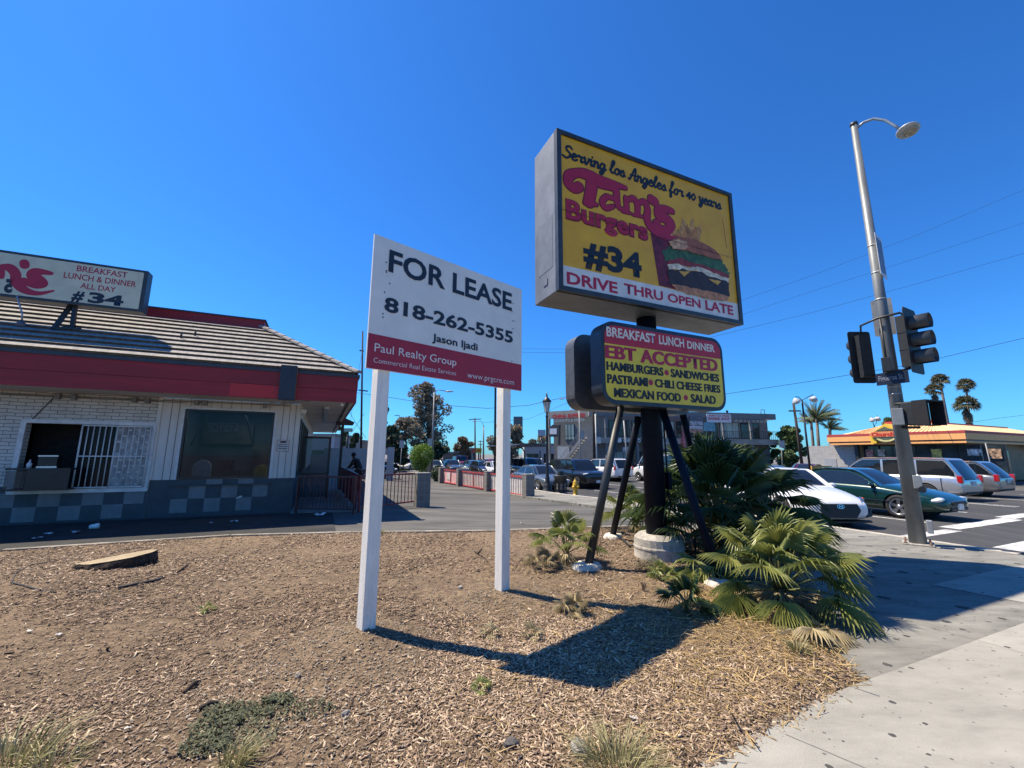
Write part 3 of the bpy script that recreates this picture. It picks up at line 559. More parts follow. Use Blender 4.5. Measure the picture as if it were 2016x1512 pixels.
# ============================================================ THE BURGER RESTAURANT
def brickmat(name, c1, c2, mortar, bw, bh, ms, off=.5, rough=.75, bump=.5, swap=(0, 2), wob=0.0, grime=.2):
    m = bpy.data.materials.new(name); m.use_nodes = True; n = m.node_tree.nodes; l = m.node_tree.links; b = n['Principled BSDF']; b.inputs['Roughness'].default_value = rough
    tc = n.new('ShaderNodeTexCoord'); sp = n.new('ShaderNodeSeparateXYZ'); l.new(tc.outputs['Object'], sp.inputs[0]); cb = n.new('ShaderNodeCombineXYZ')
    l.new(sp.outputs[swap[0]], cb.inputs[0]); l.new(sp.outputs[swap[1]], cb.inputs[1])
    if swap[0] == 'd': pass
    no = n.new('ShaderNodeTexNoise'); no.inputs['Scale'].default_value = 5; l.new(tc.outputs['Object'], no.inputs['Vector'])
    va = n.new('ShaderNodeVectorMath'); va.operation = 'MULTIPLY_ADD'; va.inputs[1].default_value = (wob, wob, 0); l.new(no.outputs['Color'], va.inputs[0]); l.new(cb.outputs[0], va.inputs[2])
    br = n.new('ShaderNodeTexBrick'); br.offset = off; br.inputs['Scale'].default_value = 1; br.inputs['Brick Width'].default_value = bw; br.inputs['Row Height'].default_value = bh; br.inputs['Mortar Size'].default_value = ms
    br.inputs['Color1'].default_value = (*c1, 1); br.inputs['Color2'].default_value = (*c2, 1); br.inputs['Mortar'].default_value = (*mortar, 1); br.inputs['Mortar Smooth'].default_value = .3; l.new(va.outputs[0], br.inputs['Vector'])
    n2 = n.new('ShaderNodeTexNoise'); n2.inputs['Scale'].default_value = 2.2; n2.inputs['Detail'].default_value = 8; l.new(tc.outputs['Object'], n2.inputs['Vector'])
    r2 = n.new('ShaderNodeValToRGB'); r2.color_ramp.elements[0].position = .3; r2.color_ramp.elements[1].position = .65; r2.color_ramp.elements[0].color = (1-grime,)*3+(1,); r2.color_ramp.elements[1].color = (1, 1, 1, 1); l.new(n2.outputs[0], r2.inputs[0])
    mx = n.new('ShaderNodeMix'); mx.data_type = 'RGBA'; mx.blend_type = 'MULTIPLY'; mx.inputs[0].default_value = 1; l.new(br.outputs[0], mx.inputs[6]); l.new(r2.outputs[0], mx.inputs[7]); l.new(mx.outputs[2], b.inputs['Base Color'])
    bp = n.new('ShaderNodeBump'); bp.invert = True; bp.inputs['Strength'].default_value = bump; bp.inputs['Distance'].default_value = .02; l.new(br.outputs['Fac'], bp.inputs['Height']); l.new(bp.outputs[0], b.inputs['Normal'])
    MATS[name] = m; return m
M_brick = brickmat('white painted brick', (.66, .62, .56), (.60, .565, .51), (.13, .115, .10), .30, .088, .007, wob=.05)
M_siding = mat('white siding', (.66, .62, .56), .6, var=.05, scale=4, grime=.15, stretch=(1, 1, .3)); M_greyp = mat('slate paint', (.048, .068, .08), .6, var=.12, scale=4, grime=.2); M_lightp = mat('pale grey paint', (.185, .20, .205), .6, var=.1, scale=5, grime=.15)
M_redw = mat('red boards', (.32, .011, .018), .5, var=.12, scale=3, grime=.22, stretch=(.3, 1, 3)); M_redd = mat('fresh red board', (.52, .015, .02), .45, var=.05)
M_cap = mat('dark flashing', (.035, .045, .06), .5, var=.15); M_tile = mat('grey roof tile', (.31, .29, .265), .9, var=.22, scale=9, grime=.25, bump=.4, bscale=30, stretch=(3, .6, .6))
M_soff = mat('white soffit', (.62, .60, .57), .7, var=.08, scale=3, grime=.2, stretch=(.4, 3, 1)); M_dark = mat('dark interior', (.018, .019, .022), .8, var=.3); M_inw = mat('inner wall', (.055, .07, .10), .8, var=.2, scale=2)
M_blkm = mat('black metal', (.015, .015, .017), .4, var=.2); M_wmetal = mat('white metal', (.70, .69, .67), .45, var=.08, scale=9, grime=.15); M_glass = glassmat('window glass', (.012, .018, .032), .34)
M_clear = glassmat('clear glass', (.12, .13, .13), .3)
F3 = Frame((-7.0, 12.34, 0), TH)
B = thing('burger_restaurant', 'single storey burger restaurant in white brick and siding with red fascia and grey tiled roof', 'restaurant', tuple(F3.o), TH)
xl, xr, yd = -15., .6, 19.; w1 = (-5.33, -2.84, .69, 2.29); w2 = (-2.24, -.07, .88, 2.79)
mb = MB()
mb.box(xl, w1[0], 0, .18, -.3, 3.07).box(w1[0], w1[1], 0, .18, w1[3], 3.07).box(w1[0], w1[1], 0, .18, -.3, w1[2]).box(w1[1], -2.8, 0, .18, -.3, 3.07)
mb.build('brick_wall', M_brick, B)
mb = MB(); gz_ = .87; y_ = .02
for a, b, c, d in ((-2.8, w2[0], gz_, 3.07), (w2[1], xr, gz_, 3.07), (w2[0], w2[1], w2[3], 3.07)): mb.box(a, b, y_, .2, c, d)
mb.box(xr-.16, xr, .2, yd, gz_, 3.07); mb.box(xl, xr-.16, yd-.15, yd, -.3, 3.07); mb.box(xl, xl+.15, .18, yd-.15, -.3, 3.07)
mb.build('siding_wall', M_siding, B)
mb = MB(); mb.box(-2.8, xr, .02, .2, -.3, gz_); mb.box(xr-.16, xr, .2, yd, -.3, gz_); mb.box(xl, w1[0]-.14, -.006, 0, -.1, w1[2]+.08).box(w1[0]-.14, -2.8, -.006, 0, -.1, w1[2]-.07)
mb.build('painted_base', M_greyp, B)
mb = MB()   # grooves of the siding, battens
for x in (-2.55, -2.38, .14, .32, .48): mb.box(x-.006, x+.006, .012, .02, gz_, 3.07)
for x in np.arange(w2[0]+.1, w2[1], .24): mb.box(x-.005, x+.005, .012, .02, w2[3]+.06, 3.07)
mb.build('siding_grooves', mat('groove', (.16, .155, .15), .9), B)
MB().box(-2.84, -2.76, -.02, .02, gz_, 3.07).build('corner_board', M_siding, B)
tl_ = MB()
for j_, (za, zb) in enumerate(((.28, .62), (-.06, .28))):
    for i in range(-22, 1):
        x = w1[1]-.02+i*.405
        if (i+j_) % 2 == 0 and x-.405 > xl: tl_.box(x-.405, x, -.009, -.006, za, zb)
for j_, (za, zb) in enumerate(((.72, .87), (.36, .70), (.0, .36))):
    for i in range(6):
        if (i+j_) % 2 == 0 and not (j_ == 0 and i == 0): tl_.box(-2.3+i*.372, -2.3+(i+1)*.372, .014, .018, za, zb)
tl_.build('checker_tiles', M_lightp, B)
MB().box(-2.35, 0., -.04, .02, .70, .735).build('ledge', M_greyp, B)
# big window
wd = MB(); fw_ = .055
for a, b, c, d in ((w2[0], w2[1], w2[2], w2[2]+fw_), (w2[0], w2[1], w2[3]-fw_, w2[3]), (w2[0], w2[0]+fw_, w2[2]+fw_, w2[3]-fw_), (w2[1]-fw_, w2[1], w2[2]+fw_, w2[3]-fw_)): wd.box(a, b, -.005, .1, c, d)
o = wd.build('window', M_blkm, B); MB().box(w2[0]+fw_, w2[1]-fw_, .05, .056, w2[2]+fw_, w2[3]-fw_).build('pane', M_glass, o)
tm = MB(); tm.box(w2[0]-.06, w2[1]+.06, .005, .02, w2[3], w2[3]+.05).box(w2[0]-.06, w2[0], .005, .02, gz_, w2[3]).box(w2[1], w2[1]+.06, .005, .02, gz_, w2[3]); tm.build('window_trim', M_wmetal, B)
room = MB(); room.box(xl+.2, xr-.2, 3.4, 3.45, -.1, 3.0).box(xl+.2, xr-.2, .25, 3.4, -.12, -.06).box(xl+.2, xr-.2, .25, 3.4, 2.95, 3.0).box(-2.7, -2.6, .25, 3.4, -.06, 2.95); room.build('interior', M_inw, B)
fu = MB(); fu.box(-2.4, -1.2, 2.3, 2.9, -.06, 1.0).box(-.9, .2, 2.6, 3.2, -.06, 1.9).box(-2.5, -1.0, 3.2, 3.38, 1.9, 2.6).box(-1.9, -1.4, 2.4, 2.8, 1.0, 1.35); fu.build('counter', mat('counter brown', (.05, .035, .032), .5, var=.5, scale=3), B)
lp = MB(); lp.box(-.75, -.35, .9, 2.2, 2.93, 2.945); lp.box(-1.6, -1.3, .9, 2.2, 2.93, 2.945); lp.build('ceiling_lamp', mat('lamp tube', (.8, .8, .8), emit=((.9, .95, 1), 7)), B)
zz7 = zoom(320, 700, 4.2)
zo = Frame(F3.o, TH)
def o3(l, y=.03): return F3.px(*zz7(*l), y)
a, b = o3((395, 618)), o3((610, 612)); c = o3((395, 568))
ot = text('OPEN', a[0], a[1], b[0], c[1]-a[1], .07, mat('unlit neon tube', (.55, .57, .6), .3), B, bold=-.012, name='open_sign')
nf = MB(); p = [o3(q) for q in ((385, 628), (620, 622), (622, 562), (385, 560))]
for q in range(4): nf.bar((p[q][0], .07, p[q][1]), (p[(q+1) % 4][0], .07, p[(q+1) % 4][1]), .012, .012)
nf.build('frame', MATS['unlit neon tube'], ot)
for x_, c_ in ((-2.05, 1), (-.55, -1)): MB().tube([(x_, .14, w2[2]+.9), (x_+.12*c_, .14, w2[2]+1.3), (x_+.3*c_, .14, w2[3]-.1)], .02, 6).build('window_swag', M_blkm, B)
# things inside the big window
def seat3(name, label, cat, l0, l1, yy, m, arch=True):
    a, b = o3(l0, yy), o3(l1, yy); w = b[0]-a[0]; h = a[1]*0+abs(b[1]-a[1]); c = F3.world((a[0]+w/2, yy, min(a[1], b[1])))
    t = thing(name, label, cat, tuple(c), TH)
    pts = [(-w/2, -.15)]+[(w/2*math.cos(k)*(1), h*.55+h*.45*math.sin(k)) for k in np.linspace(math.pi, 0, 12)]+[(w/2, -.15)]
    MB().prism(pts, -.03, .03).build('back', m, t, bevel=.01); MB().box(-w/2, w/2, .03, .45, -.22, -.15).build('seat', m, t); MB().box(-.05, .05, .15, .28, -.95, -.22).build('pedestal', M_blkm, t)
    return t
seat3('high_chair', 'white moulded chair back seen through the restaurant window', 'chair', (235, 1010), (412, 862), .42, mat('white plastic', (.8, .8, .78), .4))
seat3('high_chair', 'yellow moulded chair back at the right end of the restaurant window', 'chair', (752, 1000), (880, 905), .42, mat('yellow plastic', (.75, .55, .05), .4))
# drive through window: frame, opening, bars, lattice, shelf
wf = MB()
for a, b, c, d in ((w1[0]-.1, w1[1]+.03, w1[2]-.1, w1[2]), (w1[0]-.1, w1[1]+.03, w1[3], w1[3]+.09), (w1[0]-.1, w1[0], w1[2], w1[3]), (w1[1]-.05, w1[1]+.03, w1[2], w1[3])): wf.box(a, b, -.05, .04, c, d)
o = wf.build('drive_window', M_wmetal, B)
bars = MB(); xs0 = w1[0]+1.06
for k in range(13):
    x = xs0+k*(w1[1]-.06-xs0)/12; bars.tube([(x, -.09, w1[2]+.02), (x, -.09, w1[3]-.02)], .012 if k % 6 else .02, 6)
for z in (w1[2]+.03, (w1[2]+w1[3])/2, w1[3]-.03): bars.box(xs0, w1[1]-.06, -.1, -.08, z-.014, z+.014)
bars.build('security_bars', M_wmetal, o)
lt = MB(); xm = w1[0]+1.7
lt.box(xm, w1[1]-.05, .06, .08, w1[2], w1[3]); lt.build('sliding_panel', mat('lattice panel', (.5, .5, .5), .6, var=.2, scale=10, grime=.4), o)
lb = MB()
for k in range(10):
    for j_ in range(8): 
        if (k+j_) % 2: lb.box(xm+.03+j_*.095, xm+.10+j_*.095, .045, .06, w1[2]+.06+k*.155, w1[2]+.11+k*.155)
lb.build('lattice', M_wmetal, o)
MB().box(w1[0]-.3, w1[1]+.1, 1.0, 1.05, .2, 2.8).build('dark_backing', M_dark, B)  # added black sheet, its colour stands for the unlit room behind the opening
MB().box(xs0, xm, .09, .096, w1[2], w1[3]).build('pane', mat('dark pane', (.008, .009, .012), .25, spec=.2), o)
sh = MB(); sh.box(w1[0]-.02, xs0+.05, -.42, .0, 1.17, 1.21).box(w1[0]-.02, xs0+.05, -.42, -.02, w1[2], w1[2]+.04).box(w1[0]+.35, xs0+.05, -.42, -.40, w1[2]+.04, 1.17); sh.build('shelf', M_blkm, o)
MB().box(w1[0]+.0, w1[0]+.34, -.415, -.40, w1[2]+.06, 1.15).build('display_glass', M_clear, o)
for (x, h) in ((w1[0]+.28, .14), (w1[0]+.62, .3)):
    if h < .2: tag(MB().lathe([(.045, 0), (.05, .1), (.02, .14), (.012, .2), (.0, .2)][:-1], 12).build('soap_bottle', mat('white bottle', (.7, .7, .72), .3), loc=tuple(F3.world((x, -.22, 1.21)))), 'small white pump bottle on the drive window shelf', 'bottle')
    else:
        t = thing('napkin_box', 'black and silver napkin box on the drive window shelf', 'box', tuple(F3.world((x, -.2, 1.21))), TH); MB().box(-.17, .17, -.1, .1, 0, .3).build('case', M_blkm, t, bevel=.01)
        ed_ = MB(); ed_.box(-.18, .18, -.105, -.1, .27, .3).box(-.18, .18, -.105, -.1, 0, .04).build('trim', mat('silver', (.6, .6, .62), .3, metal=.8), t)
# soffit and fascia
ov = 1.25; xe = 2.05; so_ = MB(); so_.box(xl, xe, -ov+.05, 0, 3.07, 3.10).box(xr, xe, 0, yd, 3.07, 3.10).build('soffit', M_soff, B)
fa = MB()
for za, zb, pr in ((3.06, 3.42, .0), (3.428, 3.80, .012)):
    fa.box(xl, .10, -ov-pr, -ov+.05, za, zb); fa.box(.5, xe, -ov-pr, -ov+.05, za, zb); fa.box(xe, xe+.05+pr, -ov, yd, za, zb)
fa.build('fascia', M_redw, B)
MB().box(-1.05, .10, -ov-.016, -ov, 3.07, 3.415).build('fascia_patch', M_redd, B)
cp = MB(); cp.box(xl, xe+.1, -ov-.05, -ov+.08, 3.80, 3.89).box(xe-.02, xe+.1, -ov+.08, yd, 3.80, 3.89).build('flashing', M_cap, B)
bx = MB(); bx.box(.10, .5, -ov-.22, -ov+.05, 3.03, 3.98).build('sign_box', mat('box blue black', (.02, .03, .045), .5), B, bevel=.006); MB().box(.5, .504, -ov-.2, -ov, 3.08, 3.92).build('box_side', mat('faded orange', (.45, .17, .06), .6, var=.2), B)
MB().box(xe-.2, xe-.14, -ov+.05, yd, 3.04, 3.07).build('soffit_edge', mat('edge dark', (.08, .08, .085), .7), B)
MB().box(1.25, 1.40, .5, 9, 3.02, 3.07).build('strip_light', mat('strip', (.62, .66, .66), .4), B)
MB().ball((1.72, -.95, 3.02), .055).build('bulb', mat('bulb white', (.8, .8, .8), .3), B)
cd = MB(); cd.tube([(xl, -.03, 2.98), (-2.8, -.03, 2.99), (.3, -.03, 3.0)], .012, 6).tube([(xl, -.06, 2.94), (-2.2, -.06, 2.95)], .009, 6)
for x in (-4.85, -4.55, -3.35, -3.08, -2.0, -1.8, -.35): cd.box(x-.05, x+.05, -.12, -.0, 2.9, 3.03)
cd.tube([(-.2, -.3, 3.03), (.1, -.7, 2.98), (.4, -1.1, 2.99), (.9, -1.15, 3.05)], .012, 6).tube([(.2, -1.1, 3.03), (.33, -1.2, 2.93), (.6, -1.2, 3.0)], .01, 6)
cd.build('conduit', mat('conduit grey', (.20, .20, .20), .5), B)
MB().tube([(-4.93, -.02, 2.95), (-5.25, -.02, 2.38)], .01, 6).build('cable', M_blkm, B)
# tiled mansard roof with lapped courses
run, rise, n_ = 2.95, 1.84, 10; ex, ey, ez = xe+.07, -ov-.06, 3.87
rf = MB()
for i in range(n_):
    a, b = i/n_, (i+1.18)/n_; b = min(b, 1)
    for side in (0, 1):
        if side == 0: P = lambda f, e, h: (ex-f*run if e else xl, ey+f*run, ez+f*rise+h)
        else: P = lambda f, e, h: (ex-f*run, ey+f*run if e == 0 else yd, ez+f*rise+h)
        q = [P(a, 0, .095), P(a, 1, .095), P(b, 1, .025), P(b, 0, .025), P(a+.03, 0, .08), P(a+.03, 1, .08), P(a+.05, 0, -.03), P(a+.05, 1, -.03)]
        rf.add(q, [(0, 1, 2, 3), (4, 5, 1, 0), (6, 7, 5, 4)])
o_roof = rf.build('roof', M_tile, B)
hp = MB()
for i in range(12):
    a, b = i/12, (i+1.25)/12; c0 = Vector((ex-a*run, ey+a*run, ez+a*rise+.10)); c1 = Vector((ex-b*run, ey+b*run, ez+b*rise+.075))
    d = (c1-c0).normalized(); sd2 = Vector((1, 1, 0)).normalized(); upv = sd2.cross(d).normalized(); upv = upv if upv.z > 0 else -upv; vs = []
    for c in (c0, c1):
        for k in range(7): t = math.pi*k/6; vs.append(c+sd2*.13*math.cos(t)+upv*(.09*math.sin(t)-.03))
    hp.add(vs, [(k, k+1, 8+k, 7+k) for k in range(6)]+[tuple(range(7))], False)
hp.build('hip_tiles', M_tile, o_roof)
dk = MB(); xt, yt, zt = ex-run, ey+run, ez+rise
dk.box(xl, xt, yt, yd, zt-.2, zt-.05); dk.build('roof_deck', M_cap, B)
MB().box(xl, xt+.02, yt, yt+.2, zt-.12, zt+.30).box(xt-.18, xt+.02, yt+.2, yd, zt-.12, zt+.30).build('parapet', M_redw, B); MB().box(xl, xt+.06, yt-.04, yt+.24, zt+.30, zt+.345).box(xt-.2, xt+.06, yt+.24, yd, zt+.30, zt+.345).build('coping', M_cap, B)
vp_ = MB()
for (x, y) in ((-2.6, .1), (-2.35, .35)):
    z = ez+(y-ey)*rise/run; vp_.tube([(x, y, z), (x, y, z+.16), (x+.05, y-.08, z+.2)], .025, 8)
vp_.build('vent_pipe', M_cap, B)
# side wall windows
for k in range(5):
    ya_ = .5+k*1.5; f = MB()
    for a, b, c, d in ((ya_, ya_+1.2, .9, .96), (ya_, ya_+1.2, 2.6, 2.66), (ya_, ya_+.06, .96, 2.6), (ya_+1.14, ya_+1.2, .96, 2.6)): f.box(xr-.04, xr+.03, a, b, c, d)
    o = f.build('window', M_blkm, B); MB().box(xr-.0, xr+.01, ya_+.06, ya_+1.14, .96, 2.6).build('pane', M_glass, o)
wv = MB(); wv.box(.62, 1.58, 3.2, 3.25, 2.14, 2.22).box(1.5, 1.58, 3.2, 3.25, -.05, 2.14).box(.62, .68, 3.2, 3.25, -.05, 2.14).box(.68, 1.5, 3.205, 3.245, .82, .87)
o = wv.build('wind_screen', M_blkm, B); MB().box(.68, 1.5, 3.22, 3.226, .0, 2.14).build('pane', M_clear, o)
MB().lathe([(.07, 0), (.09, .12), (.05, .16)], 12, (.68, .05, 2.78)).build('flood_lamp', M_wmetal, B)
nt_ = MB(); a, b = F3.px(546, 866, .01), F3.px(568, 889, .01); nt_.box(a[0], b[0], .008, .014, b[1], a[1]); o = nt_.build('notice', mat('notice red', (.35, .10, .10), .5), B)
MB().box(a[0]+.012, b[0]-.012, .004, .008, b[1]+.012, a[1]-.012).build('notice_sheet', mat('notice paper', (.6, .56, .52), .6), o)
nn_ = MB(); cx_, w_ = (a[0]+b[0])/2, b[0]-a[0]; nn_.prism([(cx_+.32*w_*math.cos(k), a[1]-.06+.03*math.sin(k)) for k in np.linspace(0, 6.28, 13)[:-1]], .002, .004)
for k in range(3): nn_.box(cx_-w_*.36, cx_+w_*.36, .002, .004, a[1]-.15-k*.055, a[1]-.13-k*.055)
nn_.build('notice_print', M_black, o)
# roof sign standing on legs
F4 = Frame(F3.world((-5.0, 0, 0)), TH); 
RS = thing('roof_sign', 'long cream rooftop box sign on dark legs above the restaurant eave', 'sign', tuple(F4.o), TH); ys = -.06
pa, pb, pc = F4.px(278, 613, ys), F4.px(280, 532, ys), F4.px(0, 588, ys)
X1, Z0, Z1 = pa[0]+.02, pa[1]-.02, pb[1]; X0 = X1-6.2
MB().box(X0, X1, ys, ys+.34, Z0, Z1).build('cabinet', M_frame, RS, bevel=.01); MB().box(X0+.09, X1-.09, ys-.006, ys, Z0+.07, Z1-.07).build('face', mat('cream sign', (.64, .61, .44), .45, var=.08, scale=2, grime=.1), RS)
z8 = zoom(0, 480, 5.6); T4 = lambda b, l, rr, t, m, **k: ptext(b, F4, ys-.009, z8(*l), z8(*rr), z8(*t), m, RS, **k)
T4('BREAKFAST', (842, 302), (1400, 372), (848, 240), M_maroon, bold=.012); T4('LUNCH & DINNER', (697, 376), (1497, 474), (700, 312), M_maroon, bold=.012); T4('ALL DAY', (880, 490), (1272, 532), (884, 432), M_maroon, bold=.012)
T4('#', (778, 622), (922, 634), (782, 505), M_navy, bold=.04, shear=.2); T4('34', (962, 648), (1355, 676), (970, 536), M_navy, bold=.045)
def Q8(a, b, c):
    p = F4.px(*z8(a, b), ys-.009); e = F4.px(*z8(a+c, b+c*.13), ys-.009); return (p[0], p[1], abs(e[0]-p[0]))
sdf_shape([[Q8(*p) for p in s] for s in ([(268, 210, 55), (272, 238, 55)], [(-240, 250, 60), (-120, 250, 60), (-30, 270, 70), (15, 330, 40), (25, 370, 20)], [(30, 250, 40), (110, 265, 62), (170, 330, 62), (175, 420, 60), (240, 490, 60), (340, 535, 44), (450, 545, 30), (590, 518, 14)],
    [(560, 325, 30), (470, 310, 45), (380, 310, 60), (350, 350, 60), (420, 390, 70), (470, 440, 60), (400, 460, 50), (310, 430, 50), (265, 405, 48)], [(-120, 380, 16), (30, 375, 16)])], .016, ys-.009, M_maroon, RS, 'logo')
a = F4.px(*z8(-60, 512), ys-.009); b = F4.px(*z8(36, 516), ys-.009); text('5', a[0]+.3, a[1], b[0], .33, ys-.009, M_navy, RS, bold=.06, name='lettering')
def roofz(y): return ez+(y-ey)*rise/run
for xo in (.0, -2.9):
    for y, dx in ((-.12, -.16), (.12, .10)):
        MB().bar((xo+dx, y, roofz(y)), (xo+dx*.3+.03, ys+.2, Z0+.02), .085, .085).build('leg', M_blkm, RS)
    MB().bar((xo-.15, -.12, roofz(-.12)+.07), (xo+.1, .12, roofz(.12)+.07), .05, .05).build('tie_bar', M_blkm, RS)
    MB().bar((xo-.1, -.2, roofz(-.2)+.10), (xo+.35, -.05, roofz(-.05)+.10), .04, .04).build('foot_bar', M_blkm, RS)
gl = thing('goose_lamp', 'gooseneck lamp curving down over the roof tiles at the left edge', 'lamp', tuple(F3.world((-5.75, -.1, roofz(-.1)))), TH)
MB().tube([(-1.0, .35, 1.35), (-.55, .2, 1.15), (-.2, .05, .8), (-.02, 0, .35), (0, 0, .2)], .018, 7).build('neck', mat('galvanised', (.4, .4, .42), .4, metal=.6), gl)
MB().lathe([(.11, .02), (.10, .08), (.03, .2)], 14).build('shade', mat('lamp brown', (.14, .12, .12), .5), gl)
# patio, railings, planters
stp = [s1(F3.world(p)[:2]) for p in ((xr, -.45, 0), (2.5, -.75, 0), (2.6, 19, 0), (xr, 19, 0))]
stsheet('patio', stp, -.055, mat('patio concrete', (.21, .21, .20), .9, var=.15, scale=2, grime=.2), thick=.2)
M_rail = mat('red railing paint', (.20, .012, .018), .45, var=.15, scale=8); M_rpanel = mat('red sheet metal', (.36, .014, .022), .5, var=.12, scale=3, grime=.2); M_shaderail = mat('shaded railing red', (.06, .012, .015), .45, var=.2)  # the dark one is the same red, darkened for the shade it stands in
def railing(label, p, q, h, m, n, panel=None, group='railings round the patio', zb=-.06):
    p, q = np.array(p[:2]), np.array(q[:2]); L = float(np.hypot(*(q-p))); r = thing('railing', label, 'railing', (p[0], p[1], zb), math.atan2(q[1]-p[1], q[0]-p[0]), group)
    MB().box(0, L, -.025, .025, h-.05, h).build('top_rail', m, r); MB().box(0, L, -.02, .02, .08, .12).build('bottom_rail', m, r)
    for x in (0., L-.05): MB().box(x, x+.05, -.025, .025, -.1, h-.05).build('post', m, r)
    if n:
        b = MB()
        for k in range(1, n): x = L*k/n; b.box(x-.009, x+.009, -.009, .009, .12, h-.05)
        b.build('balusters', m, r)
    if panel: MB().box(.05, L-.05, -.006, .006, .12, h-.06).build('panel', panel, r)
    return r
pa_ = GT(580, 1009, -.06); pb_ = GT(697, 1010, -.06)
railing('dark railing of thin upright bars between the restaurant corner and the patio entrance', pa_, pb_, 1.02, M_shaderail, 17)
railing('dark red railing of upright bars between the white sign post and the block pillar', GT(704, 1008, -.1), GT(822, 995, -.1), 1.05, M_rail, 16, zb=-.1)
c0, c1 = F3.world((2.32, -.62, 0)), F3.world((2.15, 6.6, 0))
railing('railing closed with red sheet metal along the side of the patio', c0, (c0+c1)/2, 1.05, M_rail, 0, M_rpanel); railing('farther railing closed with red sheet metal, where the person leans', (c0+c1)/2, c1, 1.05, M_rail, 0, M_rpanel)
M_pbox = mat('planter brown', (.05, .025, .02), .7, var=.3)
pt = thing('patio_post', 'thin dark post carrying the end of the patio roof', 'post', tuple(F3.world((2.1, 7.3, -.06))), TH); MB().box(-.06, .06, -.06, .06, 0, 3.0).build('shaft', M_blkm, pt); MB().prism([(-.3, 3.0), (.45, 3.0), (.5, 3.12), (.1, 3.3), (-.3, 3.3)], -.3, .3).build('roof_cap', mat('cap brown', (.10, .05, .04), .8), pt)
# block pillars and the banner fence by the road
M_block = brickmat('grey block', (.19, .18, .165), (.155, .15, .14), (.30, .29, .27), .2, .2, .006, off=0, bump=.3, wob=.01)
def pillar(label, px_, h=1.05, w=.42, rz=TH):
    p = GT(*px_); s_, t_2 = st(p); mb = MB(); mb.box(-w/2, w/2, -w/2, w/2, -.1, h-.05); o = thing('block_pillar', label, 'pillar', (p[0], p[1], p[2]), rz, 'grey block pillars')
    # object space for the block pattern: x and z on two faces, so each pair of faces gets its own mesh
    mb = MB(); mb.face([(-w/2, -w/2, -.1), (w/2, -w/2, -.1), (w/2, -w/2, h-.05), (-w/2, -w/2, h-.05)]).face([(w/2, w/2, -.1), (-w/2, w/2, -.1), (-w/2, w/2, h-.05), (w/2, w/2, h-.05)])
    mb.face([(w/2, -w/2, -.1), (w/2, w/2, -.1), (w/2, w/2, h-.05), (w/2, -w/2, h-.05)]).face([(-w/2, w/2, -.1), (-w/2, -w/2, -.1), (-w/2, -w/2, h-.05), (-w/2, w/2, h-.05)]); mb.build('shaft', M_block2, o)
    MB().box(-w/2-.01, w/2+.01, -w/2-.01, w/2+.01, h-.05, h).build('cap', mat('pillar cap', (.24, .23, .215), .9, var=.15), o, bevel=.008); return o
M_block2 = M_block.copy(); n_2 = M_block2.node_tree.nodes; l_2 = M_block2.node_tree.links
sp_ = [n for n in n_2 if n.type == 'SEPXYZ'][0]; cb_ = [n for n in n_2 if n.type == 'COMBXYZ'][0]; ad_ = n_2.new('ShaderNodeMath'); l_2.new(sp_.outputs[0], ad_.inputs[0]); l_2.new(sp_.outputs[1], ad_.inputs[1]); l_2.new(ad_.outputs[0], cb_.inputs[0])
pillar('grey block pillar ending the dark red patio railing', (830, 997), h=1.12, w=.45)
PP = [GT(870, 951), GT(906, 957), GT(962, 967), GT(1040, 980)]
for px_, lab in (((870, 951), 'farthest grey block pillar of the banner fence, beside the green hedge'), ((906, 957), 'second grey block pillar between two pink banner panels'), ((962, 967), 'grey block pillar just left of the right white sign post'), ((1040, 980), 'nearest grey block pillar at the open end of the banner fence')): pillar(lab, px_, h=1.08, w=.44)
M_banner = mat('pink white banner', (.70, .50, .48), .6, var=.12, scale=6, col2=(.62, .25, .25)); M_banner2 = mat('pale banner', (.62, .60, .57), .6, var=.12, scale=3); M_fred = mat('fence red', (.42, .055, .06), .6, var=.2)
for k, (a, b) in enumerate(zip(PP, PP[1:])):
    d = (b-a)[:2]; L = np.hypot(*d); d = d/L; p = a[:2]+d*.25; q = b[:2]-d*.25; zb = (a[2]+b[2])/2; L -= .5
    r = thing('banner_fence', ['fence panel with a white poster on pink, between the two farthest block pillars', 'red framed fence panel with a faded pale banner, between the middle block pillars', 'fence panel of close pale bars in a red frame, behind the right white sign post'][k], 'fence panel', (p[0], p[1], zb), math.atan2(d[1], d[0]), 'red fence panels between the block pillars')
    fm = MB(); fm.box(0, L, -.03, .03, .9, .97).box(0, L, -.03, .03, .05, .12).box(L/2-.03, L/2+.03, -.031, .031, .12, .9); fm.build('frame', M_fred, r)
    MB().box(0, L, .012, .02, .12, .9).build('banner', M_banner if k == 0 else M_banner2, r); bb = MB()
    for i in range(1, 16): bb.box(L*i/16-.012, L*i/16+.012, -.02, .0, .12, .9)
    if k: bb.build('bars', M_fred if k == 1 else mat('pale bars', (.55, .5, .5), .5), r)
    else: MB().box(.25*L, .45*L, -.008, .012, .3, .75).build('poster', M_banner2, r)
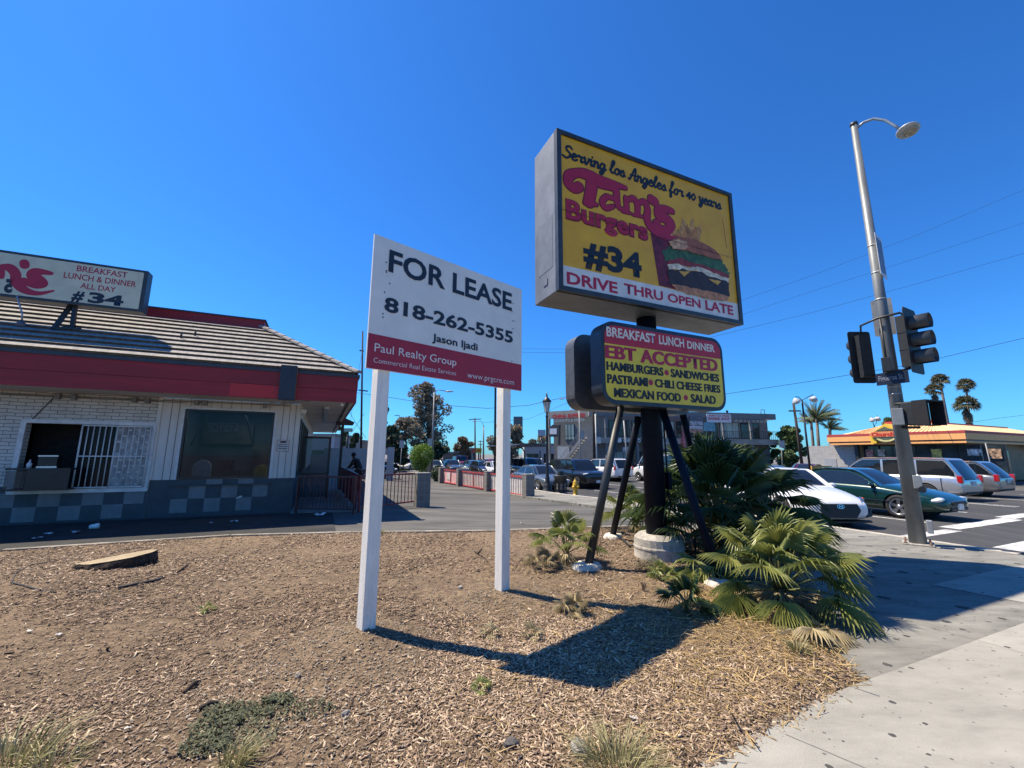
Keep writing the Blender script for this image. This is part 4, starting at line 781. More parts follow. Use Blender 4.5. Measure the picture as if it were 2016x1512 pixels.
# ============================================================ TRAFFIC SIGNAL POLE
M_pole = mat('galvanised pole', (.21, .225, .23), .5, var=.15, scale=5, grime=.3, metal=.25, stretch=(1, 1, .3)); M_sig = mat('signal black', (.022, .025, .028), .5, var=.2, scale=8)
b0 = G(1808, 1072, -.02); dv = b0/np.hypot(b0[0], b0[1]); dv[2] = 0; F5 = Frame((b0[0], b0[1], -.02), math.atan2(dv[1], dv[0])-math.pi/2)
def a5(x, y, yy=0.): return F5.px(x, y, yy)
R5 = thing('traffic_signal_pole', 'tall leaning grey pole with lamp arm and traffic signals at the kerb', 'traffic light', tuple(F5.o), F5.rz)
tp = a5(1681, 246); bm0 = a5(1808, 1072)
MB().tube([(0, 0, 0), (tp[0], 0, tp[1])], [.128, .06], 20).build('pole', M_pole, R5)
def onp(z): return tp[0]*z/tp[1]
MB().tube([(onp(tp[1])-.0, 0, tp[1]-.02), (tp[0], 0, tp[1]+.04)], .072, 16).build('pole_cap', M_sig, R5)
mb = MB(); mb.box(-.22, .22, -.22, .22, -.02, .03)
mb.build('base_plate', mat('base concrete', (.33, .31, .28), .9, var=.3, scale=20), R5, bevel=.01); mb = MB()
for x, y in ((-.17, -.17), (.17, -.17), (.17, .17), (-.17, .17)): mb.lathe([(.025, .02), (.025, .05), (.014, .055), (.014, .09)], 8, (x, y, 0))
mb.build('anchor_bolts', mat('rusty bolt', (.12, .07, .05), .8), R5)
arm = [a5(*p) for p in ((1684, 255), (1700, 242), (1720, 236), (1742, 240), (1762, 252), (1775, 262))]
MB().tube([(x, -.02*i, z) for i, (x, z) in enumerate(arm)], .028, 8).build('lamp_arm', mat('arm metal', (.26, .30, .33), .4, metal=.4), R5)
lc = a5(1788, 267); lm = MB(); lm.ball((lc[0], -.15, lc[1]+.02), (.19, .26, .065), 18, 8); o = lm.build('lamp_head', mat('lamp grey', (.42, .42, .40), .45, metal=.2), R5); MB().ball((lc[0]+.02, -.15, lc[1]-.025), (.14, .19, .045), 16, 6).build('lens', mat('lens', (.30, .29, .25), .2), o)
def signal(cx, cy, z0, z1, az_, k_=1., nm='traffic_signal'):
    """housing between z0 and z1; az_ turns its face (local -y) within the pole's frame"""
    M = Matrix.Translation((cx, cy, z0)) @ Matrix.Rotation(az_, 4, 'Z') @ Matrix.Scale(k_, 4); h = (z1-z0)/k_; z0, z1 = 0, h; backplate = True; mb = MB(); mb.box(-.15, .15, 0, .17, z0, z1, M)
    for k in (1, 2): mb.box(-.155, .155, -.005, .175, z0+h*k/3-.006, z0+h*k/3+.006, M)
    o = mb.build(nm, M_sig, R5)
    if backplate: 
        q = MB(); q.prism(rrect(-.30, z0-.14, .30, z1+.14, .06, 3), -.012, 0, M); q.build('backplate', mat('backplate', (.012, .013, .015), .6), o)
    for k in range(3):
        zc = z0+h*(k+.5)/3; v_ = MB(); n = 14; R = .15
        vs = [(R*math.cos(t)*sc, yy, zc+R*math.sin(t)*sc) for sc, yy in ((1, -.015), (1, -.29), (.93, -.29), (.93, -.015)) for t in np.linspace(-.9, math.pi+.9, n)]
        v_.add(vs, [(j_*n+i, j_*n+i+1, (j_+1)*n+i+1, (j_+1)*n+i) for j_ in range(3) for i in range(n-1)], True, M); v_.build('visor', mat('visor', (.045, .048, .05), .45, var=.2), o)
        ln = MB(); ln.prism([(.13*math.cos(t), zc+.13*math.sin(t)) for t in np.linspace(0, 6.28, 17)[:-1]], -.02, -.013, M); ln.build('lens', mat(['lens green', 'lens amber', 'lens red'][k], [(.01, .06, .05), (.12, .05, .01), (.10, .01, .01)][k], .2), o)
    return o
r0, r1 = a5(1783, 622), a5(1806, 728); signal((r0[0]+r1[0])/2+.02, -.1, r1[1]+.05, r0[1]-.03, rad(72))
l0, l1 = a5(1695, 662), a5(1712, 742); signal((l0[0]+l1[0])/2-.06, .1, l1[1], l0[1]+.02, rad(222), .78)
br_ = MB(); ul, ur = a5(1694, 641), a5(1772, 618); ll, lr = a5(1720, 738), a5(1796, 727)
br_.tube([(l0[0], .05, l0[1]), (ul[0], .02, ul[1]), (onp(4.3)-.1, -.16, (ul[1]+ur[1])/2), (ur[0], -.1, ur[1]), (ur[0]+.05, -.1, ur[1]-.08)], .024, 8).tube([(ll[0], .05, ll[1]-.02), (onp(3.2), -.18, ll[1]), (lr[0]-.04, -.12, lr[1]), (lr[0]+.03, -.1, lr[1]+.1)], .024, 8); a = a5(1733, 632); b = a5(1749, 735)
br_.tube([(a[0], -.18, a[1]), (b[0], -.2, b[1])], .02, 8); br_.build('bracket', M_sig, R5); c = a5(1746, 722); MB().box(c[0]-.07, c[0]+.07, -.32, -.16, c[1]-.14, c[1]+.14).build('junction_box', M_sig, R5, bevel=.01)
a, b = a5(1724, 738), a5(1758, 765); sn = MB(); M = Matrix.Translation((a[0], -.1, a[1])) @ Matrix.Rotation(rad(-18), 4, 'Z'); w_ = .5; h_ = .24
sn.box(0, w_, -.008, .008, -h_, 0, M); o = sn.build('street_sign', mat('street blue', (.010, .017, .04), .4), R5)
me_ = text('Figueroa St', .04, -.155, .42, .10, -.011, mat('street ink', (.20, .22, .27), .4), o); me_.data.transform(M)
a, b = a5(1712, 588), a5(1752, 655); mb = MB(); mb.prism(rrect(a[0], b[1], a[0]+.33, a[1], .03, 3), .2, .206); mb.build('sign_plate', mat('plate back', (.30, .30, .29), .5, metal=.3), R5)
a, b = a5(1722, 468), a5(1748, 545); M = Matrix.Translation((a[0]+.05, -.05, 0)) @ Matrix.Rotation(rad(80), 4, 'Z'); mb = MB(); mb.box(-.25, .25, -.005, .005, b[1], a[1], M); o = mb.build('sign_plate', mat('sign white face', (.6, .6, .6), .4), R5); MB().box(-.2, .2, -.008, -.005, b[1]+.08, a[1]-.08, M).build('sign_print', mat('sign print', (.12, .16, .24), .5), o)
cl = MB()
for px_ in ((1715, 485), (1722, 538), (1733, 590), (1762, 762), (1764, 776)): z = a5(*px_)[1]; rr_ = .128-.068*z/tp[1]+.006; cl.tube([(onp(z-.012), 0, z-.012), (onp(z+.012), 0, z+.012)], rr_, 18)
cl.build('clamp_band', mat('band steel', (.42, .43, .43), .4, metal=.5), R5)
pc_ = a5(1806, 815); M = Matrix.Translation((pc_[0]+.06, -.08, pc_[1])) @ Matrix.Rotation(rad(60), 4, 'Z'); mb = MB(); mb.box(-.24, .24, 0, .2, -.22, .22, M); o = mb.build('pedestrian_signal', M_sig, R5, bevel=.02)
hd = MB(); hd.box(-.25, .25, -.22, .0, .21, .235, M).box(-.25, -.235, -.22, 0, -.23, .21, M).box(.235, .25, -.22, 0, -.23, .21, M).box(-.25, .25, -.12, 0, -.235, -.22, M); hd.build('hood', mat('hood black', (.01, .01, .012), .6), o)
mb = MB(); a, b = a5(1760, 797), a5(1810, 792); mb.tube([(a[0], -.12, a[1]), (b[0], -.1, b[1])], .025, 8); a, b = a5(1775, 842), a5(1812, 842); mb.tube([(a[0], -.12, a[1]), (b[0], -.1, b[1])], .025, 8).build('bracket', M_sig, R5)
for p_, w2_, h2_ in (((1768, 822), .17, .32), ((1806, 948), .12, .24), ((1830, 1035), .08, .22)): c = a5(*p_); MB().box(c[0]-w2_/2, c[0]+w2_/2, -.26, -.08, c[1]-h2_/2, c[1]+h2_/2).build('control_box', mat('box grey', (.24, .26, .27), .5, var=.1), R5, bevel=.01)
c = a5(1812, 962); MB().tube([(c[0], -.2, c[1]), (c[0]+.02, -.3, c[1])], .06, 12).build('push_button', M_sig, R5)
# ============================================================ VEHICLES
M_tyre = mat('tyre rubber', (.018, .018, .019), .85, var=.2); M_rim = mat('alloy rim', (.55, .56, .58), .3, metal=.8, var=.08); M_cglass = mat('car glass', (.012, .016, .02), .04, var=.1, spec=.8)
M_chrome = mat('chrome', (.6, .6, .6), .15, metal=1, var=.02); M_hl = mat('headlight', (.62, .63, .62), .1, var=.15, scale=20, coat=1); M_tl = mat('tail light', (.42, .012, .015), .15, var=.2, scale=20, coat=1); M_trim = mat('black trim', (.014, .014, .015), .6)
M_plate = mat('licence plate', (.6, .6, .6), .5)
def paint(name, c, metal=.3): return mat('car paint '+name, c, .28, metal, var=.04, scale=2, coat=1)
KIND = {  # length, width, height, wheelbase, wheel radius, front overhang, body stations (along, bottom, shoulder, crown, width), cabin (A, B, C, D)
 'sedan': (4.75, 1.8, 1.43, 2.72, .32, .92, [(0,.36,.56,.58,.66),(.015,.25,.64,.68,.84),(.10,.20,.74,.82,.96),(.26,.19,.87,.95,1),(.32,.19,.91,.96,1),(.6,.19,.94,.96,1),(.82,.2,.97,1.0,.99),(.94,.23,.95,1.0,.95),(.988,.28,.86,.93,.85),(1,.4,.7,.74,.72)], (.27, .43, .68, .85)),
 'coupe': (4.75, 1.79, 1.37, 2.67, .325, .98, [(0,.34,.50,.53,.62),(.015,.22,.60,.64,.82),(.10,.18,.71,.79,.96),(.27,.18,.85,.93,1),(.33,.18,.89,.94,1),(.6,.18,.92,.94,1),(.82,.19,.94,.96,.99),(.94,.23,.92,.95,.94),(.988,.28,.82,.88,.84),(1,.4,.66,.7,.7)], (.285, .455, .63, .88)),
 'hatch': (4.25, 1.8, 1.40, 2.65, .335, .88, [(0,.30,.52,.58,.70),(.018,.20,.62,.68,.86),(.10,.17,.76,.84,.97),(.25,.17,.90,.98,1),(.32,.17,.93,.98,1),(.6,.18,.96,.98,1),(.85,.2,1.0,1.02,1),(.95,.24,.96,1.0,.95),(.99,.3,.86,.9,.86),(1,.4,.75,.8,.78)], (.27, .44, .76, .97)),
 'suv': (4.9, 1.92, 1.78, 2.85, .37, .95, [(0,.42,.82,.85,.80),(.015,.30,.94,.98,.92),(.08,.27,1.02,1.08,.98),(.24,.26,1.08,1.14,1),(.3,.26,1.11,1.14,1),(.6,.26,1.13,1.15,1),(.9,.28,1.14,1.16,1),(.97,.32,1.12,1.15,.97),(.995,.4,1.05,1.1,.93),(1,.5,.9,.95,.88)], (.25, .37, .90, .985)),
 'minivan': (5.1, 1.98, 1.75, 3.03, .335, .95, [(0,.35,.66,.70,.70),(.015,.24,.76,.80,.86),(.08,.21,.86,.93,.96),(.17,.2,.97,1.04,1),(.24,.2,1.0,1.06,1),(.6,.2,1.03,1.06,1),(.88,.21,1.05,1.08,1),(.965,.26,1.03,1.06,.97),(.99,.32,.9,.95,.94),(1,.42,.7,.74,.86)], (.16, .34, .90, .985)),
 'wagon': (4.7, 1.84, 1.60, 2.7, .33, .92, [(0,.36,.64,.68,.70),(.015,.25,.74,.78,.86),(.09,.22,.84,.91,.96),(.25,.21,.95,1.02,1),(.31,.21,.99,1.03,1),(.6,.21,1.01,1.03,1),(.88,.23,1.04,1.06,.99),(.965,.28,1.0,1.03,.95),(.992,.34,.9,.94,.9),(1,.44,.75,.8,.8)], (.27, .41, .86, .985)),
 'pickup': (5.5, 1.95, 1.82, 3.5, .38, .95, [(0,.45,.86,.90,.84),(.015,.34,.98,1.02,.94),(.07,.3,1.06,1.12,.98),(.22,.3,1.1,1.15,1),(.28,.3,1.12,1.15,1),(.56,.3,1.12,1.14,1),(.6,.3,1.12,1.13,1),(.95,.32,1.12,1.12,1),(.995,.4,1.08,1.09,.97),(1,.5,1.0,1.0,.95)], (.24, .34, .58, .61)),
 'van': (5.6, 2.0, 2.15, 3.5, .35, .85, [(0,.40,.80,.85,.80),(.015,.30,.96,1.0,.92),(.06,.27,1.08,1.14,.98),(.14,.26,1.18,1.22,1),(.2,.26,1.2,1.22,1),(.6,.26,1.2,1.22,1),(.93,.27,1.2,1.22,1),(.985,.3,1.2,1.22,.99),(.997,.38,1.18,1.2,.98),(1,.45,1.1,1.12,.96)], (.13, .24, .965, .995)),
}
HULL = {}
def hull(kind):
    if kind in HULL: return HULL[kind]
    L, Wd, H, wb, wr, fo, S, cab = KIND[kind]; w = Wd/2; vs = []; nR = 0
    for (t, zb, sh, cr, wf) in S:
        x = L/2-t*L; ww = w*wf; half = [(0, zb), (.80*ww, zb), (.95*ww, zb+.06), (.995*ww, zb+(sh-zb)*.35), (ww, zb+(sh-zb)*.62), (.975*ww, sh-.07*(sh-zb)/.7), (.90*ww, sh), (.55*ww, cr-.01), (0, cr)]
        ring = half+[(-y, z) for y, z in half[-2:0:-1]]; nR = len(ring); vs += [(x, y, z) for y, z in ring]
    fs = [(i*nR+k, (i+1)*nR+k, (i+1)*nR+(k+1) % nR, i*nR+(k+1) % nR) for i in range(len(S)-1) for k in range(nR)]+[tuple(range(nR)), tuple((len(S)-1)*nR+k for k in range(nR))[::-1]]
    me = bpy.data.meshes.new('hull'); me.from_pydata(vs, [], fs); bm = bmesh.new(); bm.from_mesh(me); bmesh.ops.recalc_face_normals(bm, faces=bm.faces); bm.to_mesh(me); bm.free()
    o = bpy.data.objects.new('hull', me); C.objects.link(o); sub = o.modifiers.new('s', 'SUBSURF'); sub.levels = 2; sub.render_levels = 2
    cu = MB()
    for ax in (L/2-fo, L/2-fo-wb): cu.lathe([(wr+.045, -Wd), (wr+.045, Wd)], 28, M=Matrix.Translation((ax, 0, wr+.0)) @ Matrix.Rotation(rad(90), 4, 'X'), smooth=False)
    co = bpy.data.objects.new('cut', cu.mesh('cut')); C.objects.link(co); bo = o.modifiers.new('b', 'BOOLEAN'); bo.object = co; bo.operation = 'DIFFERENCE'; bo.solver = 'EXACT'
    dg = bpy.context.evaluated_depsgraph_get(); dg.update(); out = bpy.data.meshes.new_from_object(o.evaluated_get(dg)); bpy.data.objects.remove(o); bpy.data.objects.remove(co)
    out.polygons.foreach_set('use_smooth', np.ones(len(out.polygons), bool)); out.set_sharp_from_angle(angle=rad(38))
    HULL[kind] = out; return out
def hwidth(kind, x):
    L, Wd, H, wb, wr, fo, S, cab = KIND[kind]; t = .5-x/L; T = [s[0] for s in S]; return [float(np.interp(t, T, [s[k] for s in S])) for k in (1, 2, 3, 4)]
def car(name, label, cat, s, t, az_deg, kind, pm, group='cars on the street and lots', rim=None, base=-.135, roofm=None, lights=True, details=True):
    L, Wd, H, wb, wr, fo, S, cab = KIND[kind]; w = Wd/2; x_, y_ = xy(s, t); zg = base+float(slope(s, t))
    r = thing(name, label, cat, (x_, y_, zg), rad(90-az_deg), group); me = hull(kind).copy(); me.materials.clear(); body = link('body', me, pm, r)
    X = [L/2-c*L for c in cab]; zsh = [hwidth(kind, x)[1]-.03 for x in X]; wB = [hwidth(kind, x)[3]*w*.905 for x in X]; wT = w*(.72 if kind in ('sedan', 'coupe', 'hatch') else .80); zr = H-.045
    def P(i, sd, f):   # a point on a cabin corner line, f from shoulder to roof
        lo = (X[0], wB[0], zsh[0]) if i < 2 else (X[3], wB[3], zsh[3]); hi = (X[1], wT, zr) if i < 2 else (X[2], wT, zr); return Vector((lo[0]+(hi[0]-lo[0])*f, sd*(lo[1]+(hi[1]-lo[1])*f), lo[2]+(hi[2]-lo[2])*f))
    def side(x, f, sd, out=.012):
        zb = float(np.interp(x, [X[3], X[0]], [zsh[3], zsh[0]])); yb = float(np.interp(x, [X[3], X[0]], [wB[3], wB[0]])); return Vector((x, sd*(yb+(wT-yb)*f+out), zb+(zr-zb)*f))
    cw = {'sedan': .30, 'coupe': .34, 'hatch': .26}.get(kind, .16); mids = {'sedan': [.55], 'coupe': [.64], 'hatch': [.58], 'suv': [.46, .74], 'minivan': [.40, .68], 'wagon': [.46, .74], 'pickup': [.66], 'van': []}[kind]
    pA, pD = {'sedan': (1.3, 1.35), 'coupe': (1.35, 1.6), 'hatch': (1.35, 1.5), 'van': (1.3, 1.1), 'pickup': (1.3, 1.1)}.get(kind, (1.3, 1.25))
    def hf(x):      # roof profile, 0 at the shoulder, 1 at the roof
        if x > X[1]: t_ = (X[0]-x)/(X[0]-X[1]); return 1-(1-t_)**pA
        if x < X[2]: t_ = (x-X[3])/(X[2]-X[3]); return 1-(1-max(0, t_))**pD
        return 1.
    def base_(x): return float(np.interp(x, [X[3], X[0]], [zsh[3], zsh[0]])), float(np.interp(x, [X[3], X[0]], [wB[3], wB[0]]))
    xs = sorted(set([X[0]+(X[1]-X[0])*k/7 for k in range(8)]+[X[1]+(X[2]-X[1])*k/6 for k in range(7)]+[X[3]+(X[2]-X[3])*k/7 for k in range(8)]+[X[0]-.12, X[3]+cw]+[X[0]+(X[3]-X[0])*m_+d_ for m_ in mids for d_ in (-.04, .04)]), reverse=True)
    g = MB(); rm = MB(); NQ = 8
    def top(x, q):
        h_ = hf(x); zb_, yb_ = base_(x); hump = .05*math.sin(math.pi*min(1, max(0, (X[0]-x)/(X[0]-X[3]))))*min(1, h_*1.2); ww = yb_+(wT-yb_)*h_; return (x-(.10*(1-abs(q)**2)*(1-h_) if x < X[2] else -.10*(1-abs(q)**2)*(1-h_)), q*ww, zb_+(zr-zb_)*h_+hump-.03*h_*abs(q)**3)
    for a, b in zip(xs, xs[1:]):
        mx_ = (a+b)/2
        for k in range(NQ):
            q0_, q1_ = -1+2*k/NQ, -1+2*(k+1)/NQ; fr_g = hf(mx_); glassy = (mx_ > X[1]-.02 or (mx_ < X[2]+.02 and kind != 'van')) and .04 < fr_g < .955 and 0 < k < NQ-1
            (g if glassy else rm).add([top(a, q0_), top(a, q1_), top(b, q1_), top(b, q0_)], [(0, 1, 2, 3)], True)
        for sd in (-1, 1):
            def sp(x, f): zb_, yb_ = base_(x); tq = top(x, sd); bulge = .018*math.sin(math.pi*f); return (x, sd*yb_+(tq[1]-sd*yb_)*f+sd*bulge, zb_+(tq[2]-zb_)*f)
            pillar_ = a > X[0]-.11 or b < X[3]+cw-.01 or any(abs(mx_-(X[0]+(X[3]-X[0])*m_)) < .045 for m_ in mids) or (kind == 'van' and mx_ < X[0]+(X[3]-X[0])*.36)
            edge = min(.45, .075/max(.05, hf(mx_)*(zr-base_(mx_)[0])))
            if mx_ > X[1] or mx_ < X[2]: edge *= 1.3
            for f0_, f1_ in ((0, .05), (.05, 1-edge), (1-edge, 1)):
                q_ = [sp(a, f0_), sp(b, f0_), sp(b, f1_), sp(a, f1_)]; q_ = q_ if sd > 0 else q_[::-1]; (rm if pillar_ or f0_ != .05 else g).add(q_[::-1], [(0, 1, 2, 3)], True)
    g.build('windows', M_cglass, r); rm.build('roof', roofm or pm, r)
    for ax in (L/2-fo, L/2-fo-wb):
        for sd in (-1, 1):
            M = Matrix.Translation((ax, sd*(w-.115), wr)) @ Matrix.Rotation(rad(-90*sd), 4, 'X'); tw = .105
            wh = MB().lathe([(wr*.66, -tw), (wr*.93, -tw), (wr, -tw*.6), (wr, tw*.6), (wr*.93, tw), (wr*.66, tw), (wr*.64, tw*.55)], 28, M=M).build('wheel', M_tyre, r)
            rmb = MB(); rmb.lathe([(wr*.1, tw*.2), (wr*.60, tw*.25), (wr*.67, tw*.92), (wr*.69, tw*.95), (wr*.69, tw*.5)], 28, M=M) if False else None
            n = 28; vs = [(rr*math.cos(6.2832*k/n), rr*math.sin(6.2832*k/n), z) for rr, z in ((wr*.70, tw*.9), (wr*.67, tw*1.02), (wr*.62, tw*.9), (wr*.60, tw*.2)) for k in range(n)]
            rmb.add(vs, [(i*n+k, i*n+(k+1) % n, (i+1)*n+(k+1) % n, (i+1)*n+k) for i in range(3) for k in range(n)], True, M)
            for k in range(5):
                a = 6.2832*k/5+.3; c_, s_ = math.cos(a), math.sin(a); q = wr*.09
                rmb.add([(c_*wr*.1-s_*q*1.2, s_*wr*.1+c_*q*1.2, tw*.75), (c_*wr*.1+s_*q*1.2, s_*wr*.1-c_*q*1.2, tw*.75), (c_*wr*.63+s_*q*1.5, s_*wr*.63-c_*q*1.5, tw*.85), (c_*wr*.63-s_*q*1.5, s_*wr*.63+c_*q*1.5, tw*.85)], [(0, 1, 2, 3), (3, 2, 1, 0)], False, M)
            rmb.lathe([(wr*.16, tw*.5), (wr*.15, tw*.8)], 12, M=M); rmb.build('rim', rim or M_rim, wh)
            MB().lathe([(wr*.61, 0), (wr*.61, tw*.15)], 18, M=M).build('brake', M_trim, wh)
    wl = MB()
    for ax in (L/2-fo, L/2-fo-wb): wl.lathe([(wr+.04, -w*.86), (wr+.04, w*.86)], 20, M=Matrix.Translation((ax, 0, wr)) @ Matrix.Rotation(rad(90), 4, 'X'), smooth=False)
    wl.build('wheel_arches', M_trim, r)
    # lamps, grille, bumpers, plates, mirrors, door seams
    fz = S[0][2]
    for sd in (-1, 1):
        hx = L/2-.10*L*.75; zb_, sh_, cr_, wf_ = hwidth(kind, L/2-.045*L); c_ = (L/2-.052*L, sd*w*wf_*.76, sh_-.075)
        M = Matrix.Translation(c_) @ Matrix.Rotation(sd*rad(-28), 4, 'Z') @ Matrix.Rotation(rad(-12), 4, 'Y'); MB().ball((0, 0, 0), (.17, .25, .07), 16, 8, M).build('headlight', M_hl, r)
        zb_, sh_, cr_, wf_ = hwidth(kind, -L/2+.02*L)
        if kind in ('suv', 'minivan', 'wagon', 'van'): MB().cbox((-L/2+.085, sd*w*.885, sh_-.06), (.17, .12, .30)).build('tail_light', M_tl, r, bevel=.03)
        else: M = Matrix.Translation((-L/2+.09, sd*w*wf_*.76, sh_-.10)) @ Matrix.Rotation(sd*rad(24), 4, 'Z'); MB().ball((0, 0, 0), (.10, .24, .08), 12, 8, M).build('tail_light', M_tl, r)
        if details:
            mx_ = X[0]-.22; q = side(mx_, .08, sd); mm = MB(); mm.ball((q.x, q.y+sd*.10, q.z+.03), (.07, .11, .065), 10, 8); mm.build('mirror', roofm or pm, r)
            dh = MB(); sx = [X[0]-.16]+[X[0]+(X[3]-X[0])*m_ for m_ in mids]+[X[3]+.55 if kind not in ('pickup', 'van') else X[2]]
            for x in sx:
                zb_, sh_, cr_, wf_ = hwidth(kind, x); dh.box(x-.006, x+.006, sd*(w*wf_*.985) if sd > 0 else -w*wf_-.004, w*wf_+.004 if sd > 0 else -w*wf_*.985, zb_+.16, sh_-.09)
            dh.build('door_seams', M_trim, r)
            hh = MB()
            for x in sx[1:-1] if len(sx) > 2 else sx[1:]: hh.cbox((x+.16, sd*(w*1.0), hwidth(kind, x)[1]-.17), (.17, .035, .03))
            hh.build('door_handle', roofm or pm, r, bevel=.008)
    zb_, sh_, cr_, wf_ = hwidth(kind, L/2)
    gr = MB(); gr.cbox((L/2-.02, 0, (zb_+sh_)/2+.06), (.08, w*.85, .11)); gr.build('grille', M_trim, r, bevel=.02)
    bb = MB(); bb.cbox((L/2-.045, 0, zb_-.01), (.1, w*1.05, .09)); bb.cbox((-L/2+.06, 0, zb_+.02), (.1, w*1.3, .10)); bb.build('bumper_vent', M_trim, r, bevel=.02)
    pl = MB(); pl.cbox((L/2+.012, 0, zb_+.05), (.03, .31, .16)); pl.build('licence_plate', M_plate, r); zb_, sh_, cr_, wf_ = hwidth(kind, -L/2+.012*L); MB().cbox((-L/2+.0, 0, (zb_+sh_)/2+.12), (.05, .31, .16)).build('licence_plate', M_plate, r)
    return r
A_S = math.degrees(math.atan2(-V[0], -V[1])); A_N = math.degrees(math.atan2(V[0], V[1]))
P_white, P_silver, P_black = paint('white', (.68, .69, .70), 0), paint('silver', (.50, .51, .52), .6), paint('black', (.012, .013, .016), .2)
P_green, P_grey, P_red, P_maroon = paint('green', (.004, .034, .027), .2), paint('grey', (.085, .09, .095), .5), paint('red', (.22, .012, .018), .2), paint('maroon', (.10, .012, .022), .3)
P_navy, P_slate, P_blue, P_brown = paint('navy', (.012, .016, .03), .3), paint('slate', (.055, .07, .10), .4), paint('blue', (.10, .18, .28), .4), paint('brown', (.055, .045, .04), .3)
p = GT(1775, 1020, -.135); s_, t_ = st(p)
rc = car('green_coupe', 'dark green two door coupe waiting at the crosswalk behind the signal pole', 'car', s_+.82, t_+1.40, A_S, 'coupe', P_green)
rw = car('white_hatchback', 'white sporty hatchback with big black hexagonal grille beside the green coupe', 'car', 12.42, 8.12, A_S+24, 'hatch', P_white, roofm=None)
# the white car's own face: hexagonal grille, slanted lamps, vents, lower lip, badge
for ch in list(rw.children):
    if ch.name.split('.')[0] in ('grille', 'headlight', 'bumper_vent') or (ch.name.startswith('licence_plate') and max(v.co.x for v in ch.data.vertices) > 0): bpy.data.objects.remove(ch)
L_ = 4.25; M = Matrix.Translation((L_/2+.0, 0, 0)) @ Matrix.Rotation(rad(90), 4, 'Z')
def rake(z): return -.045-.10*max(0, z-.42)**1.2*4
g = MB(); hexa = [(-.36, .27), (.36, .27), (.50, .44), (.44, .60), (-.44, .60), (-.50, .44)]
g.prism(hexa, -.0, .14, Matrix.Translation((L_/2+.07, 0, 0)) @ Matrix.Rotation(rad(90), 4, 'Z') @ Matrix.Rotation(rad(-8), 4, 'X')); go = g.build('grille', M_trim, rw, bevel=.012)
MM = Matrix.Translation((L_/2+.073, 0, 0)) @ Matrix.Rotation(rad(90), 4, 'Z') @ Matrix.Rotation(rad(-8), 4, 'X')
bd = MB(); ov_ = [(.085*math.cos(k), .535+.045*math.sin(k)) for k in np.linspace(0, 6.2832, 21)]
for a, b in zip(ov_, ov_[1:]): bd.bar((a[0], -.012, a[1]), (b[0], -.012, b[1]), .012, .012, MM)
for a, b in (((-.045, .50), (-.025, .57)), ((.025, .50), (.045, .57)), ((-.035, .537), (.035, .533))): bd.bar((a[0], -.012, a[1]), (b[0], -.012, b[1]), .012, .016, MM)
bd.build('badge', M_chrome, go)
for sd in (-1, 1):
    h = MB(); q = [(L_/2-.10, sd*.56, .565), (L_/2-.30, sd*.80, .655), (L_/2-.46, sd*.835, .715), (L_/2-.20, sd*.64, .655)]
    h.add([Vector(a)+Vector((.05, sd*.025, .02)) for a in q]+[Vector(a)-Vector((.10, sd*.06, .05)) for a in q], [(0, 1, 2, 3), (0, 4, 5, 1), (1, 5, 6, 2), (2, 6, 7, 3), (3, 7, 4, 0)], False); h.build('headlight', mat('dark headlight', (.07, .075, .08), .1, var=.5, scale=30, coat=1), rw)
    mk_ = MB(); mk_.ball((L_/2-.40, sd*.86, .70), (.10, .03, .022), 8, 6); mk_.build('marker_lamp', mat('amber red', (.6, .09, .03), .2), rw)
    v_ = MB(); q = [(L_/2-.05, sd*.60, .27), (L_/2-.13, sd*.82, .30), (L_/2-.19, sd*.855, .45), (L_/2-.14, sd*.76, .40)]; v_.add([Vector(a)+Vector((.035, sd*.03, 0)) for a in q]+[Vector(a)-Vector((.08, 0, 0)) for a in q], [(0, 1, 2, 3), (0, 4, 5, 1), (1, 5, 6, 2), (2, 6, 7, 3), (3, 7, 4, 0)]); v_.build('vent', M_trim, rw)
lp_ = MB(); lp_.slab([(L_/2+.03, -.40), (L_/2+.03, .40), (L_/2-.07, .80), (L_/2-.25, .89), (L_/2-.3, .8), (L_/2-.3, -.8), (L_/2-.25, -.89), (L_/2-.07, -.80)], .15, .185); lp_.build('front_lip', M_trim, rw)
# green coupe: gold number plate lamps already there, window chrome and sill line
ch_ = MB(); ch_.bar((1.25, -.905, .47), (-1.2, -.905, .47), .012, .02); ch_.build('side_moulding', M_chrome, rc)
car('silver_minivan', 'silver minivan seen from behind, driving away past the green coupe', 'car', 23.9, 10.4, A_N, 'minivan', P_silver)
car('grey_wagon', 'silver grey crossover with red tail lamps beyond the silver minivan', 'car', 27.5, 10.3, A_N, 'wagon', paint('titanium', (.30, .30, .30), .6))
p = GT(1150, 966, -.135); s_, t_ = st(p)
car('grey_sedan', 'grey older sedan parked at the kerb behind the trash bin and hydrant', 'car', 12.2, t_+2.1, A_S, 'sedan', paint('sedan grey', (.15, .17, .175), .5))
car('black_suv', 'large black sport utility vehicle behind the grey parked sedan', 'car', 15.3, 23.6, A_S, 'suv', P_black)
car('blue_suv', 'slate blue sport utility vehicle behind the black one in the queue', 'car', 15.6, 31.0, A_S, 'suv', P_slate)
car('red_car', 'dark red car half hidden behind the slate blue vehicle', 'car', 15.3, 38.5, A_S, 'wagon', P_red)
car('white_suv', 'white sport utility vehicle with roof rails seen between the black braces of the pole sign', 'car', 21.4, 28.6, A_N, 'suv', P_white)
car('white_sedan', 'white sedan partly behind the left brace of the pole sign', 'car', 21.2, 36.5, A_N, 'sedan', P_white)
car('white_van', 'white work van with roof rack behind the big palm', 'van', 20.6, 19.3, A_N, 'van', P_white)
car('white_work_van', 'second white van farther along, behind the right braces of the pole sign', 'van', 24.4, 25.0, A_N, 'van', P_white)
